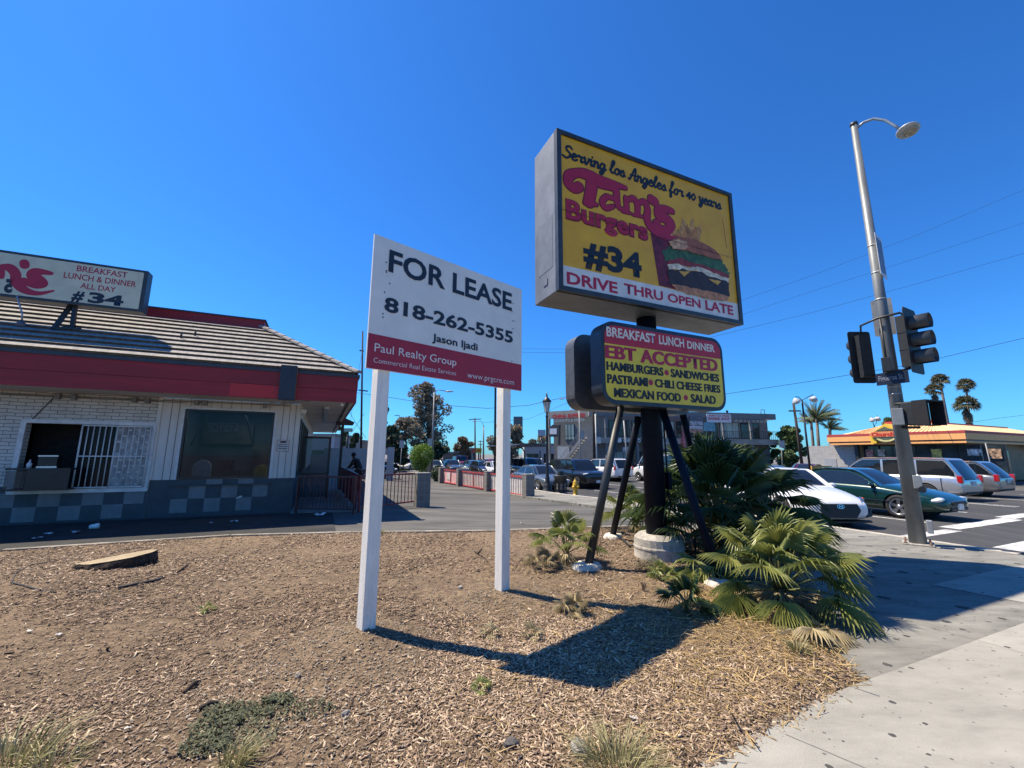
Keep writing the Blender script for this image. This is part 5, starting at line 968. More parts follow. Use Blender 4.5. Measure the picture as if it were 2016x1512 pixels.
car('dark_sedan', 'dark grey sedan just right of the big palm behind the green coupe', 'car', 20.4, 13.9, A_S, 'sedan', P_grey)
car('maroon_sedan', 'maroon sedan parked in the lot left of the brown pickup', 'car', 36.5, 21.4, A_N+75, 'sedan', P_maroon, base=-.12)
car('brown_pickup', 'dark brown pickup truck parked before the chicken restaurant', 'truck', 36.8, 16.8, A_N+80, 'pickup', P_brown, base=-.12)
car('white_sedan_parked', 'white sedan parked at the far left of the lot by the grey wall', 'car', 37.5, 27.4, A_N+80, 'sedan', P_white, base=-.12)
car('blue_hatchback', 'small blue car in the lot before the grey stone wall', 'car', 38.8, 22.8, A_N+80, 'hatch', P_blue, base=-.12)
car('silver_sedan_parked', 'silver sedan behind the twin floodlight post', 'car', 35.2, 29.8, A_N+80, 'sedan', P_silver, base=-.12)
car('black_sedan_parked', 'black sedan with bright wheels at the right edge beside the chicken restaurant', 'car', 39.6, 5.4, A_N+96, 'sedan', P_black, base=-.12)
# the queue farther up the street and the lot at left
p = GT(745, 942); s_, t_ = st(p)
car('black_sedan', 'black sedan parked behind the person and the left white sign post', 'car', s_-.9, t_+.9, A_N+92, 'sedan', P_navy, base=-.1)
for k, (nm, lab, px_, az_, kd, pm_) in enumerate((
    ('pale_sedan', 'pale green sedan peeping out right of the round bush', (852, 934), A_S, 'sedan', paint('pale green', (.30, .34, .32), .5)),
    ('silver_sedan', 'silver grey sedan behind the farthest banner pillar', (889, 932), A_S, 'sedan', P_grey),
    ('red_pickup', 'red pickup truck far up the street under the low shops', (905, 925), A_S, 'pickup', P_red),
    ('teal_sedan', 'blue grey sedan behind the middle banner panel', (935, 935), A_S, 'sedan', P_blue),
    ('black_pickup', 'black low vehicle behind the middle block pillars', (955, 938), A_S, 'hatch', P_black),
    ('white_car', 'white car behind the bus shelter and the right white post', (980, 940), A_S, 'sedan', P_white),
    ('white_far_car', 'white car far left of the round bush', (800, 927), A_S+30, 'sedan', P_white),
    ('grey_far_car', 'grey car nearest the thin sign post by the white wall', (778, 922), A_S+30, 'wagon', P_silver))):
    q = GT(*px_); s_, t_ = st(q); car(nm, lab, 'car', s_+.4, t_+1.5, az_, kd, pm_, base=-.12, details=False)
# ============================================================ STREET FURNITURE, PEOPLE
M_iron = mat('cast iron', (.018, .02, .022), .45, var=.2, scale=9)
q = GT(1133, 975); H_ = thing('fire_hydrant', 'yellow fire hydrant on the walk beside the trash bin', 'hydrant', tuple(q), TH+.4); M_hy = mat('hydrant yellow', (.62, .38, .03), .45, var=.15, scale=9, grime=.2)
MB().lathe([(.15, 0), (.15, .04), (.105, .05), (.10, .10), (.10, .46), (.135, .48), (.135, .52), (.12, .54), (.115, .60), (.09, .68), (.04, .73), (.03, .75), (.03, .79)], 18).build('barrel', M_hy, H_)
for a in (0, 90, 180): MB().lathe([(.065, .07), (.065, .15), (.08, .15), (.08, .19), (.03, .19), (.03, .225)], 12, M=Matrix.Translation((0, 0, .40)) @ Matrix.Rotation(rad(a-90), 4, 'Z') @ Matrix.Rotation(rad(90), 4, 'X')).build('outlet_cap', M_hy, H_)
q = GT(1104, 972); T_ = thing('trash_bin', 'black barrel shaped street trash bin with flared rim and hood', 'trash bin', tuple(q), TH)
MB().lathe([(.36, 0), (.36, .05), (.29, .06), (.27, .2), (.29, .55), (.33, .78), (.37, .86), (.40, .90), (.40, .93), (.30, .94)], 22).build('barrel', M_iron, T_)
MB().box(-.12, .12, -.12, .12, .93, 1.16).build('hood', M_iron, T_, bevel=.02)
em = MB()
for s in range(20): a = 6.2832*s/20; em.bar((.297*math.cos(a), .297*math.sin(a), .12), (.32*math.cos(a), .32*math.sin(a), .72), .03, .012)
em.build('slats', M_iron, T_)
for k, ang in enumerate((205, 245, 285)):
    M = Matrix.Rotation(rad(ang+90), 4, 'Z') @ Matrix.Translation((0, -.318, .42)); e_ = MB(); pts = [(.06, -.16), (0, -.05), (-.06, -.16)]
    for z in (-.12, .04): e_.bar((-.05, 0, z), (0, 0, z+.07), .012, .02, M).bar((0, 0, z+.07), (.05, 0, z), .012, .02, M).bar((.05, 0, z), (0, 0, z-.07), .012, .02, M).bar((0, 0, z-.07), (-.05, 0, z), .012, .02, M)
    e_.build('emblem', mat('emblem grey', (.30, .31, .32), .5), T_)
q = GT(1078, 969); Lq = thing('ornamental_lamp', 'black ornamental street lamp with a glazed lantern beside the trash bin', 'street lamp', tuple(q), 0)
hh_ = float(D(1075, 772, q[1])[2]-q[2]); k_ = hh_/4.75
MB().lathe([(.28*k_, 0), (.28*k_, .10), (.20*k_, .16), (.22*k_, .3), (.15*k_, .42), (.12*k_, .55), (.10*k_, .8), (.085, .9), (.06, 3.5*k_), (.09, 3.55*k_), (.05, 3.62*k_), (.07, 3.75*k_)], 16).build('post', M_iron, Lq)
ln = MB().lathe([(.10, 3.75*k_), (.20, 4.25*k_), (.0, 4.26*k_)][:2], 6, smooth=False).build('lantern', mat('lantern glass', (.55, .55, .5), .2), Lq)
cg = MB(); cg.lathe([(.25, 4.25*k_), (.26, 4.29*k_), (.12, 4.46*k_), (.06, 4.5*k_), (.05, 4.6*k_), (.015, 4.75*k_)], 12)
for a in range(6): t = 6.2832*a/6; cg.bar((.105*math.cos(t), .105*math.sin(t), 3.75*k_), (.205*math.cos(t), .205*math.sin(t), 4.25*k_), .02, .02)
cg.build('lantern_frame', M_iron, ln)
# bus shelter
q = GT(1030, 950); BS = thing('bus_shelter', 'dark bus shelter with a curved roof behind the nearest block pillar', 'bus shelter', tuple(q), math.atan2(V[1], V[0]))
for x in (-.2, 2.4, 5.0):
    MB().tube([(x, 0, 0), (x, 0, 2.2), (x, .15, 2.45), (x, .6, 2.62)], .05, 8).build('post', M_iron, BS); MB().tube([(x, -1.3, 0), (x, -1.3, 2.3)], .04, 8).build('post', M_iron, BS)
rf_ = MB(); n = 10; vs = []
for h in (0, .05):
    for k in range(n+1): y = -1.7+2.6*k/n; z = 2.42+.34*math.sin(math.pi*(.18+.6*k/n))+h; vs += [(-.6, y, z), (5.4, y, z)]
m_ = 2*(n+1); rf_.add(vs, [(2*k, 2*k+2, 2*k+3, 2*k+1) for k in range(n)]+[(m_+2*k, m_+2*k+1, m_+2*k+3, m_+2*k+2) for k in range(n)]+[(2*k, m_+2*k, m_+2*k+2, 2*k+2) for k in range(n)]+[(2*k+1, 2*k+3, m_+2*k+3, m_+2*k+1) for k in range(n)]+[(0, 1, m_+1, m_), (2*n, m_+2*n, m_+2*n+1, 2*n+1)], False)
rf_.build('roof', M_iron, BS); MB().box(.3, 2.2, -1.0, -.6, .42, .47).build('bench', M_iron, BS)
def lamp_post(label, base, top, arm=None, r=(.11, .06), head=True, m=None, name='street_lamp', Y=None):
    q = GT(*base) if Y is None else np.array([*D(base[0], 900, Y)[:2], -.5]); tpz = D(top[0], top[1], q[1]); o = thing(name, label, 'street lamp', tuple(q), 0, 'street lamps'); h = tpz[2]-q[2]; dx = tpz[0]-q[0]
    MB().tube([(0, 0, 0), (dx, 0, h)], list(r), 10).build('pole', m or mat('lamp pole', (.20, .20, .20), .5, var=.15), o)
    if arm:
        e = D(arm[0], arm[1], q[1])-q; MB().tube([(dx, 0, h), (dx+(e[0]-dx)*.3, 0, h+(e[2]-h)*.7+.15), (e[0], 0, e[2])], .04, 6).build('arm', m or MATS['lamp pole'], o)
        sg = 1 if e[0] > dx else -1; MB().ball((e[0]+sg*.3, 0, e[2]-.03), (.42, .14, .08), 10, 6).build('lamp_head', mat('lamp head', (.35, .35, .34), .4), o)
    return o
lamp_post('grey street lamp with arm to the right in front of the tall brown tree', (850, 938), (855, 772), (878, 770))
lamp_post('dark tall lamp pole hidden above by the for lease board', (974, 944), (977, 560), None, (.10, .07), m=M_iron)
lamp_post('slim street lamp with a curved arm to the left near the utility pole', (952, 900), (952, 838), (938, 829), Y=70, r=(.16, .1))
lamp_post('street lamp arm peeping out left of the dark menu cabinet', (1130, 900), (1124, 786), (1110, 785), Y=60, r=(.14, .09))
def flood_post(label, base, top, heads, Y):
    q = np.array([*D(base[0], 900, Y)[:2], -.45]); tpz = D(top[0], top[1], Y); o = thing('floodlight_post', label, 'light pole', tuple(q), 0, 'lot floodlights'); h = tpz[2]-q[2]; dx = tpz[0]-q[0]
    MB().tube([(0, 0, 0), (dx, 0, h)], [.09, .06], 8).build('pole', M_iron, o)
    for hx, hy in heads:
        e = D(hx, hy, Y)-q; MB().tube([(dx, 0, h), (dx+(e[0]-dx)*.5, 0, h+.25), (e[0], 0, e[2]+.35)], .03, 6).build('arm', M_iron, o); MB().lathe([(.07, .22), (.14, .15), (.31, -.04), (.29, -.16), (.14, -.25)], 14, M=Matrix.Translation(e) @ Matrix.Rotation(rad(28 if e[0] > dx else -28), 4, 'Y')).build('flood_lamp', mat('flood lamp', (.55, .55, .53), .4), o)
flood_post('thin dark post with two bell floodlights over the parking lot', (1592, 900), (1579, 788), ((1602, 785), (1567, 789)), 33)
flood_post('short floodlight post behind the chicken restaurant roof', (1725, 900), (1721, 838), ((1717, 826), (1728, 824)), 46)
def plate_post(label, base, top, w, h, Y=None, group='small signs on thin posts'):
    q = GT(*base) if Y is None else np.array([*D(base[0], 900, Y)[:2], -.45]); tpz = D(top[0], top[1], q[1]); o = thing('road_sign', label, 'road sign', tuple(q), 0, group); hh = tpz[2]-q[2]; dx = tpz[0]-q[0]
    MB().tube([(0, 0, 0), (dx, 0, hh)], .03, 6).build('post', mat('sign post', (.3, .3, .29), .5), o); MB().prism(rrect(dx-w/2, hh-h, dx+w/2, hh+.03, .04, 2), -.06, -.05).build('plate', mat('plate grey', (.42, .42, .41), .5), o); return o
plate_post('grey sign back on a thin post left of the round bush', (786, 944), (792, 868), .38, .55)
plate_post('pale sign back on a post behind the round bush, right side', (845, 935), (848, 864), .6, .75, 40)
plate_post('white parking sign on a thin post right of the big palm', (1537, 900), (1538, 868), .5, .6, 38)
plate_post('white slim post leaning before the chicken restaurant side wall', (1950, 905), (1940, 872), .06, .1, 27)
# person leaning over the rail
q = GT(704, 968, -.1); ps = thing('person', 'person in a black hooded top and shorts leaning over the red railing', 'person', (q[0], q[1], q[2]), rad(-18))
def skinbody(name, verts, edges, radii, m, parent, root=0, sub=2):
    me = bpy.data.meshes.new(name); me.from_pydata(verts, edges, []); o = bpy.data.objects.new(name, me); C.objects.link(o); sk = o.modifiers.new('skin', 'SKIN'); ss = o.modifiers.new('sub', 'SUBSURF'); ss.levels = ss.render_levels = sub; me.skin_vertices or None
    for i, rr in enumerate(radii): me.skin_vertices[0].data[i].radius = (rr, rr) if not isinstance(rr, tuple) else rr
    me.skin_vertices[0].data[root].use_root = True; dg = bpy.context.evaluated_depsgraph_get(); dg.update(); out = bpy.data.meshes.new_from_object(o.evaluated_get(dg)); bpy.data.objects.remove(o); out.polygons.foreach_set('use_smooth', np.ones(len(out.polygons), bool)); return link(name, out, m, parent)
M_skin = mat('brown skin', (.10, .055, .038), .55, var=.1); M_cloth = mat('black cloth', (.013, .013, .015), .85, var=.3)
# leaning towards -x: pelvis, spine, neck, head, arms to the rail, legs
vb = [(0.05, 0, .92), (-.04, 0, 1.12), (-.16, 0, 1.32), (-.24, 0, 1.42), (-.31, 0, 1.50), (-.36, 0, 1.58), (-.38, 0, 1.66), (-.20, .17, 1.37), (-.30, .22, 1.15), (-.48, .16, 1.04), (-.56, .14, 1.02), (-.20, -.17, 1.37), (-.32, -.21, 1.14), (-.50, -.14, 1.05), (-.58, -.12, 1.03), (.07, .10, .86), (.05, .11, .48), (.10, .11, .08), (.0, .12, .03), (.07, -.10, .86), (.10, -.11, .48), (.14, -.11, .08), (.04, -.12, .03)]
eb = [(0, 1), (1, 2), (2, 3), (3, 4), (4, 5), (5, 6), (3, 7), (7, 8), (8, 9), (9, 10), (3, 11), (11, 12), (12, 13), (13, 14), (0, 15), (15, 16), (16, 17), (17, 18), (0, 19), (19, 20), (20, 21), (21, 22)]
skinbody('body', vb, eb, [.14, .135, .15, .10, .055, .085, .075, .065, .048, .036, .03, .065, .048, .036, .03, .085, .058, .042, .04, .085, .058, .042, .04], M_skin, ps)
skinbody('hooded_top', [vb[0], vb[1], vb[2], vb[3], (-.28, 0, 1.47)]+[vb[7], vb[8], (-.44, .17, 1.06), vb[11], vb[12], (-.46, -.16, 1.07)], [(0, 1), (1, 2), (2, 3), (3, 4), (3, 5), (5, 6), (6, 7), (3, 8), (8, 9), (9, 10)], [.165, .16, .175, .125, .085, .085, .068, .052, .085, .068, .052], M_cloth, ps)
skinbody('shorts', [vb[0], vb[15], (.05, .11, .52), vb[19], (.10, -.11, .52)], [(0, 1), (1, 2), (0, 3), (3, 4)], [.165, .115, .095, .115, .095], mat('brown shorts', (.06, .03, .03), .85), ps)
MB().ball((-.345, 0, 1.655), (.108, .095, .10), 14, 10).build('hair', mat('black hair', (.01, .009, .009), .8), ps)
fc = MB()
for sd in (-1, 1): fc.ball((-.445, sd*.033, 1.63), (.012, .016, .01), 8, 6)
fc.ball((-.46, 0, 1.60), (.018, .014, .022), 8, 6).ball((-.442, 0, 1.565), (.012, .026, .008), 8, 6); fc.build('face', mat('face dark', (.06, .03, .022), .5), ps)
for sd in (-1, 1):
    hn = MB(); c = Vector((-.59, sd*.13, 1.035))
    hn.ball(c, (.045, .036, .018), 8, 6)
    for k in range(4): hn.tube([c+Vector((-.03, (k-1.5)*.018, 0)), c+Vector((-.07, (k-1.5)*.02, .005)), c+Vector((-.09, (k-1.5)*.02, -.02))], [.009, .008, .007], 6)
    hn.tube([c+Vector((0, -sd*.03, 0)), c+Vector((-.04, -sd*.055, .0))], [.01, .008], 6); hn.build('hand', M_skin, ps)
# dark planters with low bushes behind the dark railing
# ============================================================ PLANTS
def tmesh(name, tris, tone, m, parent): 
    v = np.array(tris, np.float32).reshape(-1, 3); return mesh_np(name, v, np.arange(len(v)).reshape(-1, 3), m, parent, tone=tone)
M_palm = leafmat('palm green', (.07, .11, .022), (.42, .43, .14), .38, .32); M_palmdark = leafmat('palm shaded green', (.022, .042, .016), (.10, .15, .045), .42, .22); M_dry = leafmat('dry palm', (.17, .125, .06), (.46, .38, .22), .8, .15); M_stem = mat('palm stem', (.16, .17, .06), .5, var=.2)  # darker green copy has the big clump's backlit shade put into its colour
def fan(rnd, base, tip_dir, R, n=26, spread=115, droop=.35, up_=Vector((0, 0, 1)), fold=.05, wid=1.):
    """one fan leaf: pleated blades radiating from the stem end"""
    d = Vector(tip_dir).normalized(); sdv = d.cross(up_); sdv = sdv.normalized() if sdv.length > .05 else Vector((1, 0, 0)); nm = sdv.cross(d).normalized(); tr = []; tn = []; base = Vector(base); bt = rnd.uniform(.2, .8)
    for k in range(n):
        if rnd.random() < .06: continue
        a0, a1 = [rad(-spread+2*spread*(k+e)/n) for e in (0, 1)]; am = (a0+a1)/2; Lk = R*(.70+.30*math.cos(am*.75))*rnd.uniform(.9, 1.05)
        def pt(a, r, h=0): 
            p = d*math.cos(a)+sdv*math.sin(a); q = base+p*r+nm*(h-.25*r*abs(math.sin(a))*.6); q.z -= droop*R*(r/R)**2.4*(.75+.5*abs(math.sin(a))); return q
        e = rnd.uniform(-.05, .05); f = fold*R
        c = base; l1, r1, m1 = pt(a0, Lk*.42, f), pt(a1, Lk*.42, f), pt(am, Lk*.42, -f*.6); l2, r2, m2 = pt(am+(a0-am)*.55*wid, Lk*.70, f*.5), pt(am+(a1-am)*.55*wid, Lk*.70, f*.5), pt(am, Lk*.70, -f*.4); tp_ = pt(am+e, Lk, 0); tp_.z -= rnd.uniform(0, .2)*R; tp_ += sdv*rnd.uniform(-.06, .06)*R
        for T in ((c, l1, m1), (c, m1, r1), (l1, l2, m1), (m1, l2, m2), (m1, m2, r1), (r1, m2, r2), (l2, tp_, m2), (m2, tp_, r2)): tr.append([tuple(x) for x in T]); tn.append(min(1, max(0, bt+rnd.uniform(-.15, .15))))
    return tr, tn
def fan_palm(label, loc, leaves, R, stem, seed, m=None, trunk=.1, dry=6, droop=.3, elev=(10, 85), group='fan palms round the pole sign', n=24, azr=(0, 360), name='fan_palm', spec=None):
    rnd = random.Random(seed); o = thing(name, label, 'palm', tuple(loc), 0, group); tr = []; tn = []; sm_ = MB()
    L = spec or [(azr[0]+(azr[1]-azr[0])*((k*.382) % 1), elev[0]+(elev[1]-elev[0])*((k+.5)/leaves)+rnd.uniform(-6, 6)) for k in range(leaves)]
    for az_, el in L:
        el = rad(el); a = rad(az_+rnd.uniform(-8, 8)); d = Vector((math.cos(a)*math.cos(el), math.sin(a)*math.cos(el), math.sin(el))); s = stem*rnd.uniform(.8, 1.15); b = Vector((0, 0, trunk)); mid = b+d*s*.55+Vector((0, 0, .06*s)); e = b+d*s-Vector((0, 0, .05*s))
        sm_.tube([b, mid, e], [.018*R/.5, .012*R/.5, .008*R/.5], 5); d2 = (e-mid).normalized(); d2.z -= .25*math.cos(el); t, q = fan(rnd, e, d2, R*rnd.uniform(.85, 1.12), n, rnd.uniform(95, 125), droop*rnd.uniform(.6, 1.4)); tr += t; tn += q
    sm_.build('stems', M_stem, o); tmesh('fronds', tr, tn, m or M_palm, o)
    if dry:
        tr = []; tn = []
        for k in range(dry):
            a = rnd.uniform(0, 6.28); d = Vector((math.cos(a), math.sin(a), rnd.uniform(-.5, .15))); t, q = fan(rnd, Vector((0, 0, trunk*.7))+d*stem*.45, d, R*.6, 12, 70, .8, wid=.5); tr += t; tn += q
        for _ in range(dry*9):
            a = rnd.uniform(0, 6.28); e_ = R*rnd.uniform(.5, 1.1); p = Vector((math.cos(a)*.06, math.sin(a)*.06, trunk)); q2 = Vector((math.cos(a)*e_, math.sin(a)*e_, rnd.uniform(.02, .3)*R)); w_ = Vector((-math.sin(a), math.cos(a), 0))*.008; tr.append([tuple(p-w_), tuple(p+w_), tuple(q2)]); tn.append(rnd.random())
        tmesh('dry_skirt', tr, tn, M_dry, o)
    if trunk > .04: MB().lathe([(.05*R/.5+.03, -.08), (.06*R/.5+.02, trunk*.5), (.03, trunk+.05)], 10).build('trunk', mat('palm bark', (.12, .085, .05), .95, var=.4, scale=20, bump=1), o)
    return o
def gd(x, y): q = G(x, y); return (q[0], q[1], float(dirt_z(q[0], q[1]))-.02)
fan_palm('knee high green fan palm left of the front brace of the pole sign', gd(1115, 1108), 13, .30, .42, 11, trunk=.16, dry=7, elev=(15, 88), droop=.22, n=28)
fan_palm('small half dry fan palm seedling left of the knee high palm', gd(1073, 1116), 8, .2, .2, 12, M_dry, trunk=.03, dry=3)
fan_palm('green fan palm behind the brace by the far edge of the bed', gd(1252, 1046), 16, .40, .55, 13, trunk=.2, dry=7, elev=(10, 86), n=28)
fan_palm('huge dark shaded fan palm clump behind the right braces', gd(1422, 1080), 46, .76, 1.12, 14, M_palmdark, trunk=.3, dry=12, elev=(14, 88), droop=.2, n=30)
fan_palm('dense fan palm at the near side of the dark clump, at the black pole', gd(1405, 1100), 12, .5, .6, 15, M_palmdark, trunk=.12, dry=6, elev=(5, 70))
fan_palm('bright green fan palm sprawling from the bed over the sidewalk', gd(1538, 1192), 0, .40, .58, 16, M_palm, trunk=.16, dry=34, n=34, droop=.26, spec=[(180, 62), (140, 75), (90, 82), (40, 72), (8, 58), (60, 64), (200, 50), (250, 72), (300, 70), (275, 84), (-12, 38), (175, 36), (330, 42), (222, 36), (270, 46), (-24, 22), (-48, 10), (188, 14), (205, 4), (240, 8), (300, 10), (-8, 20), (110, 50), (20, 40), (350, 66), (160, 56), (230, 58)])
fan_palm('small upright dark green fan palm at the right end of the sign shadow', gd(1352, 1208), 7, .26, .22, 17, M_palmdark, trunk=.03, dry=3, elev=(25, 88))
fan_palm('tiny pale fan palm tuft on the shadow of the right white post', gd(1130, 1206), 9, .16, .12, 18, M_dry, trunk=.02, dry=4)
fan_palm('tiny fan palm seedling before the concrete footing of the pole sign', gd(1310, 1140), 8, .18, .14, 19, M_palm, trunk=.02, dry=3)
fan_palm('flattened dry fan palm at the edge of the sidewalk below the sprawling palm', gd(1592, 1248), 8, .26, .18, 20, M_dry, trunk=.03, dry=6, elev=(2, 30))
fan_palm('small fan palm drooping in the shade right of the concrete footing', gd(1395, 1132), 9, .3, .34, 23, M_palm, trunk=.05, dry=4, elev=(0, 50), azr=(150, 330))
for k, (px_, lab, R) in enumerate((((1048, 1254), 'little withered palm seedling in the mulch between the two post shadows', .09), ((965, 1250), 'little dry seedling lying left of the withered palm seedling', .08), ((948, 1361), 'tiny green and straw sprout in front of the sign board shadow', .06), ((408, 1202), 'tiny green sprout alone in the mulch left of the sign', .07))):
    fan_palm(lab, gd(*px_), 7, R, R*.8, 30+k, M_dry if k < 2 else M_palm, trunk=.02, dry=2, group='sprouts in the mulch', elev=(3, 70), name='palm_sprout', n=10)
M_grass = leafmat('tuft grass', (.12, .12, .04), (.48, .42, .22), .7, .25); M_weed = leafmat('weed green', (.03, .04, .02), (.12, .13, .06), .7, .2)
def tuft(name, label, loc, n, h, rad_, m, seed, group='grass tufts', lean=(0, 0), w=.004):
    r = np.random.default_rng(seed); a = r.uniform(0, 6.28, n); q = rad_*np.sqrt(r.uniform(0, 1, n)); x, y = q*np.cos(a)*.5, q*np.sin(a)*.5; hh = h*r.uniform(.5, 1.1, n); ox = np.cos(a)*q*1.1+lean[0]*hh+r.normal(0, .25, n)*hh; oy = np.sin(a)*q*1.1+lean[1]*hh+r.normal(0, .25, n)*hh
    b = r.uniform(0, 6.28, n); wx, wy = np.cos(b)*w, np.sin(b)*w; z0 = np.zeros(n)-.01
    P0 = np.stack([x-wx, y-wy, z0], 1); P1 = np.stack([x+wx, y+wy, z0], 1); P2 = np.stack([x+ox*.45+wx*.8, y+oy*.45+wy*.8, hh*.7], 1); P3 = np.stack([x+ox*.45-wx*.8, y+oy*.45-wy*.8, hh*.7], 1); P4 = np.stack([x+ox, y+oy, hh*r.uniform(.7, 1.1, n)], 1)
    T = np.concatenate([np.stack([P0, P1, P2], 1), np.stack([P0, P2, P3], 1), np.stack([P3, P2, P4], 1)], 0); t = np.tile(r.uniform(0, 1, n), 3)
    o = mesh_np(name, T.reshape(-1, 3), np.arange(len(T)*3).reshape(-1, 3), m, tone=t, loc=loc); return tag(o, label, 'grass tuft', group)
tuft('grass_tuft', 'big grey green grass tuft at the bottom edge beside the sidewalk', gd(1215, 1520), 520, .15, .22, M_grass, 1, w=.0025)
tuft('grass_tuft', 'straw coloured grass tuft beside the dark green weed patch', gd(460, 1505), 200, .13, .10, M_grass, 2, lean=(.4, 0), w=.003); tuft('grass_tuft', 'long drooping grass clump at the bottom left corner', gd(12, 1512), 160, .20, .22, M_grass, 3); tuft('grass_tuft', 'pale short grass tuft right of the corner clump', gd(95, 1512), 150, .10, .16, M_grass, 4)
tuft('grass_tuft', 'small tuft of grass at the edge of the sidewalk under the dry palm', gd(1570, 1285), 160, .10, .09, M_grass, 5); tuft('grass_tuft', 'small green tuft at the kerb right of the left white post', gd(745, 1050), 120, .12, .12, M_grass, 6); tuft('grass_tuft', 'pale weed sprig on the bed edging in front of the drive window', gd(275, 1062), 60, .16, .06, M_grass, 7)
def weedpatch(label, cen, n, seed):
    r = np.random.default_rng(seed); pts = []
    for (cx, cy, rx, ry, k) in cen:
        q = gd(cx, cy); a = r.uniform(0, 6.28, k); s = np.sqrt(r.uniform(0, 1, k)); pts.append(np.stack([q[0]+rx*s*np.cos(a), q[1]+ry*s*np.sin(a)], 1))
    P = np.vstack(pts); n = len(P); z = dirt_z(P[:, 0], P[:, 1])+r.uniform(.0, .035, n); a = r.uniform(0, 6.28, n); L = r.uniform(.005, .017, n); ti = r.uniform(-.6, .9, n); d = np.stack([np.cos(a)*np.cos(ti), np.sin(a)*np.cos(ti), np.sin(ti)], 1)*L[:, None]; e = np.stack([-np.sin(a), np.cos(a), r.uniform(-.3, .3, n)], 1)*(L*.45)[:, None]; c = np.stack([P[:, 0], P[:, 1], z], 1)
    v = np.stack([c-d, c+e, c+d, c-e], 1).reshape(-1, 3); return v, np.arange(n*4).reshape(-1, 4), r.uniform(0, 1, n)
v, f, t = weedpatch('', [(425, 1430, .14, .12, 600), (470, 1405, .22, .09, 900), (545, 1380, .10, .05, 500), (405, 1470, .14, .10, 600), (590, 1400, .22, .10, 400), (480, 1450, .22, .14, 500)], 0, 5)
o = mesh_np('ground_weeds', v, f, M_weed, tone=t, kind='stuff'); tag(o, 'low dark green weeds creeping over the mulch at the bottom left', 'weeds')
v, f, t = weedpatch('', [(1270, 1122, .16, .10, 700), (1290, 1115, .1, .1, 400)], 0, 6); v[:, 2] += np.repeat(np.random.default_rng(8).uniform(0, .12, len(t)), 4); o = mesh_np('weed_bush', v, f, M_weed, tone=t); tag(o, 'low dark weed bush at the foot of the concrete footing', 'weed')
# twiggy dry weeds beside the braces
def twigs(label, loc, h, n, seed):
    rnd = random.Random(seed); o = MB()
    def br(p, d, L, r, k):
        e = p+d*L; o.tube([p, p+d*L*.5+Vector((rnd.uniform(-1, 1), rnd.uniform(-1, 1), 0))*L*.06, e], [r, r*.8, r*.6], 4, caps=False)
        if k: 
            for _ in range(3): br(p+d*L*rnd.uniform(.45, 1), (d+Vector((rnd.uniform(-.7, .7), rnd.uniform(-.7, .7), rnd.uniform(-.1, .4)))).normalized(), L*.55, r*.6, k-1)
    for _ in range(n): br(Vector((0, 0, -.05)), Vector((rnd.uniform(-.25, .25), rnd.uniform(-.25, .25), 1)).normalized(), h*.5, .006, 3)
    tag(o.build('dry_weed', mat('dry twig', (.16, .11, .075), .9, var=.3), loc=loc), label, 'dry weed', 'dry weeds')
twigs('tall dry twiggy weed before the dark palm clump', gd(1372, 1095), 1.25, 3, 3); twigs('thin dry weed beside the far left brace', gd(1188, 1060), .7, 1, 4); twigs('sparse dry weed between the knee high palm and the brace pad', gd(1175, 1095), .45, 2, 5); twigs('low dry weed in front of the concrete footing', gd(1265, 1165), .25, 3, 6)
# tree stump, hoses, stones, sticks, litter
q = gd(225, 1112); sp_o = thing('tree_stump', 'flat sawn tree stump with tan top and dark broken bark in the mulch', 'tree stump', q, rad(12))
ring = [(-.50, .06), (-.38, -.10), (-.14, -.24), (.12, -.30), (.34, -.24), (.47, -.05), (.44, .16), (.30, .30), (.08, .30), (-.22, .22)]
def ringz(s, z0, tilt): return [(x*s+random.uniform(-.015, .015), y*s+random.uniform(-.015, .015), z0+tilt*(x*.14+.06)) for x, y in ring]
tb = MB(); a = ringz(1.03, -.06, 0); b = ringz(1.06, .02, .5); c = ringz(1.0, .05, 1.0); n = len(ring); tb.add(a+b+c, [(j_*n+i, j_*n+(i+1) % n, (j_+1)*n+(i+1) % n, (j_+1)*n+i) for j_ in (0, 1) for i in range(n)]); 
for _ in range(26): t = random.uniform(3.6, 6.6); rr = random.uniform(.42, .52); tb.ball((rr*math.cos(t), .62*rr*math.sin(t), random.uniform(0, .08)), (random.uniform(.02, .06), random.uniform(.02, .05), random.uniform(.02, .05)), 6, 4)
tb.build('bark', mat('stump bark', (.045, .028, .018), .95, var=.5, scale=18, bump=1), sp_o); MB().face([(x, y, z+.004) for x, y, z in c]).build('cut_face', mat('sawn wood', (.33, .26, .16), .85, var=.15, scale=8, grime=.15), sp_o)
M_hose = mat('black hose', (.022, .02, .02), .7, var=.3)
def hose(label, pts, r): 
    P = []
    for i, (x, y) in enumerate(pts): w_ = gd(x, y); P.append((w_[0], w_[1], w_[2]+.02+r*(.7 if i not in (0, len(pts)-1) else .4)))
    tag(MB().tube(P, r, 6).build('drip_hose', M_hose), label, 'hose', 'bits of black irrigation hose')
hose('thick stub of black hose below the tree stump', [(232, 1160), (262, 1154), (300, 1146), (322, 1138)], .022); hose('thin black hose curving left of the thick stub', [(138, 1168), (165, 1168), (195, 1166), (220, 1176)], .009); hose('black hose looping at the far left of the bed', [(110, 1170), (72, 1162), (45, 1154), (22, 1148), (32, 1128), (60, 1112), (115, 1104)], .011); hose('short black hose piece behind the tree stump', [(215, 1092), (240, 1084), (290, 1078)], .012)
tag(MB().tube([(*gd(1222, 1062)[:2], .03), (*gd(1240, 1080)[:2], .05), (*gd(1262, 1080)[:2], .05)], .016, 6).build('drip_hose', M_hose), 'black pipe from the far left pad to the concrete footing', 'hose', 'bits of black irrigation hose')
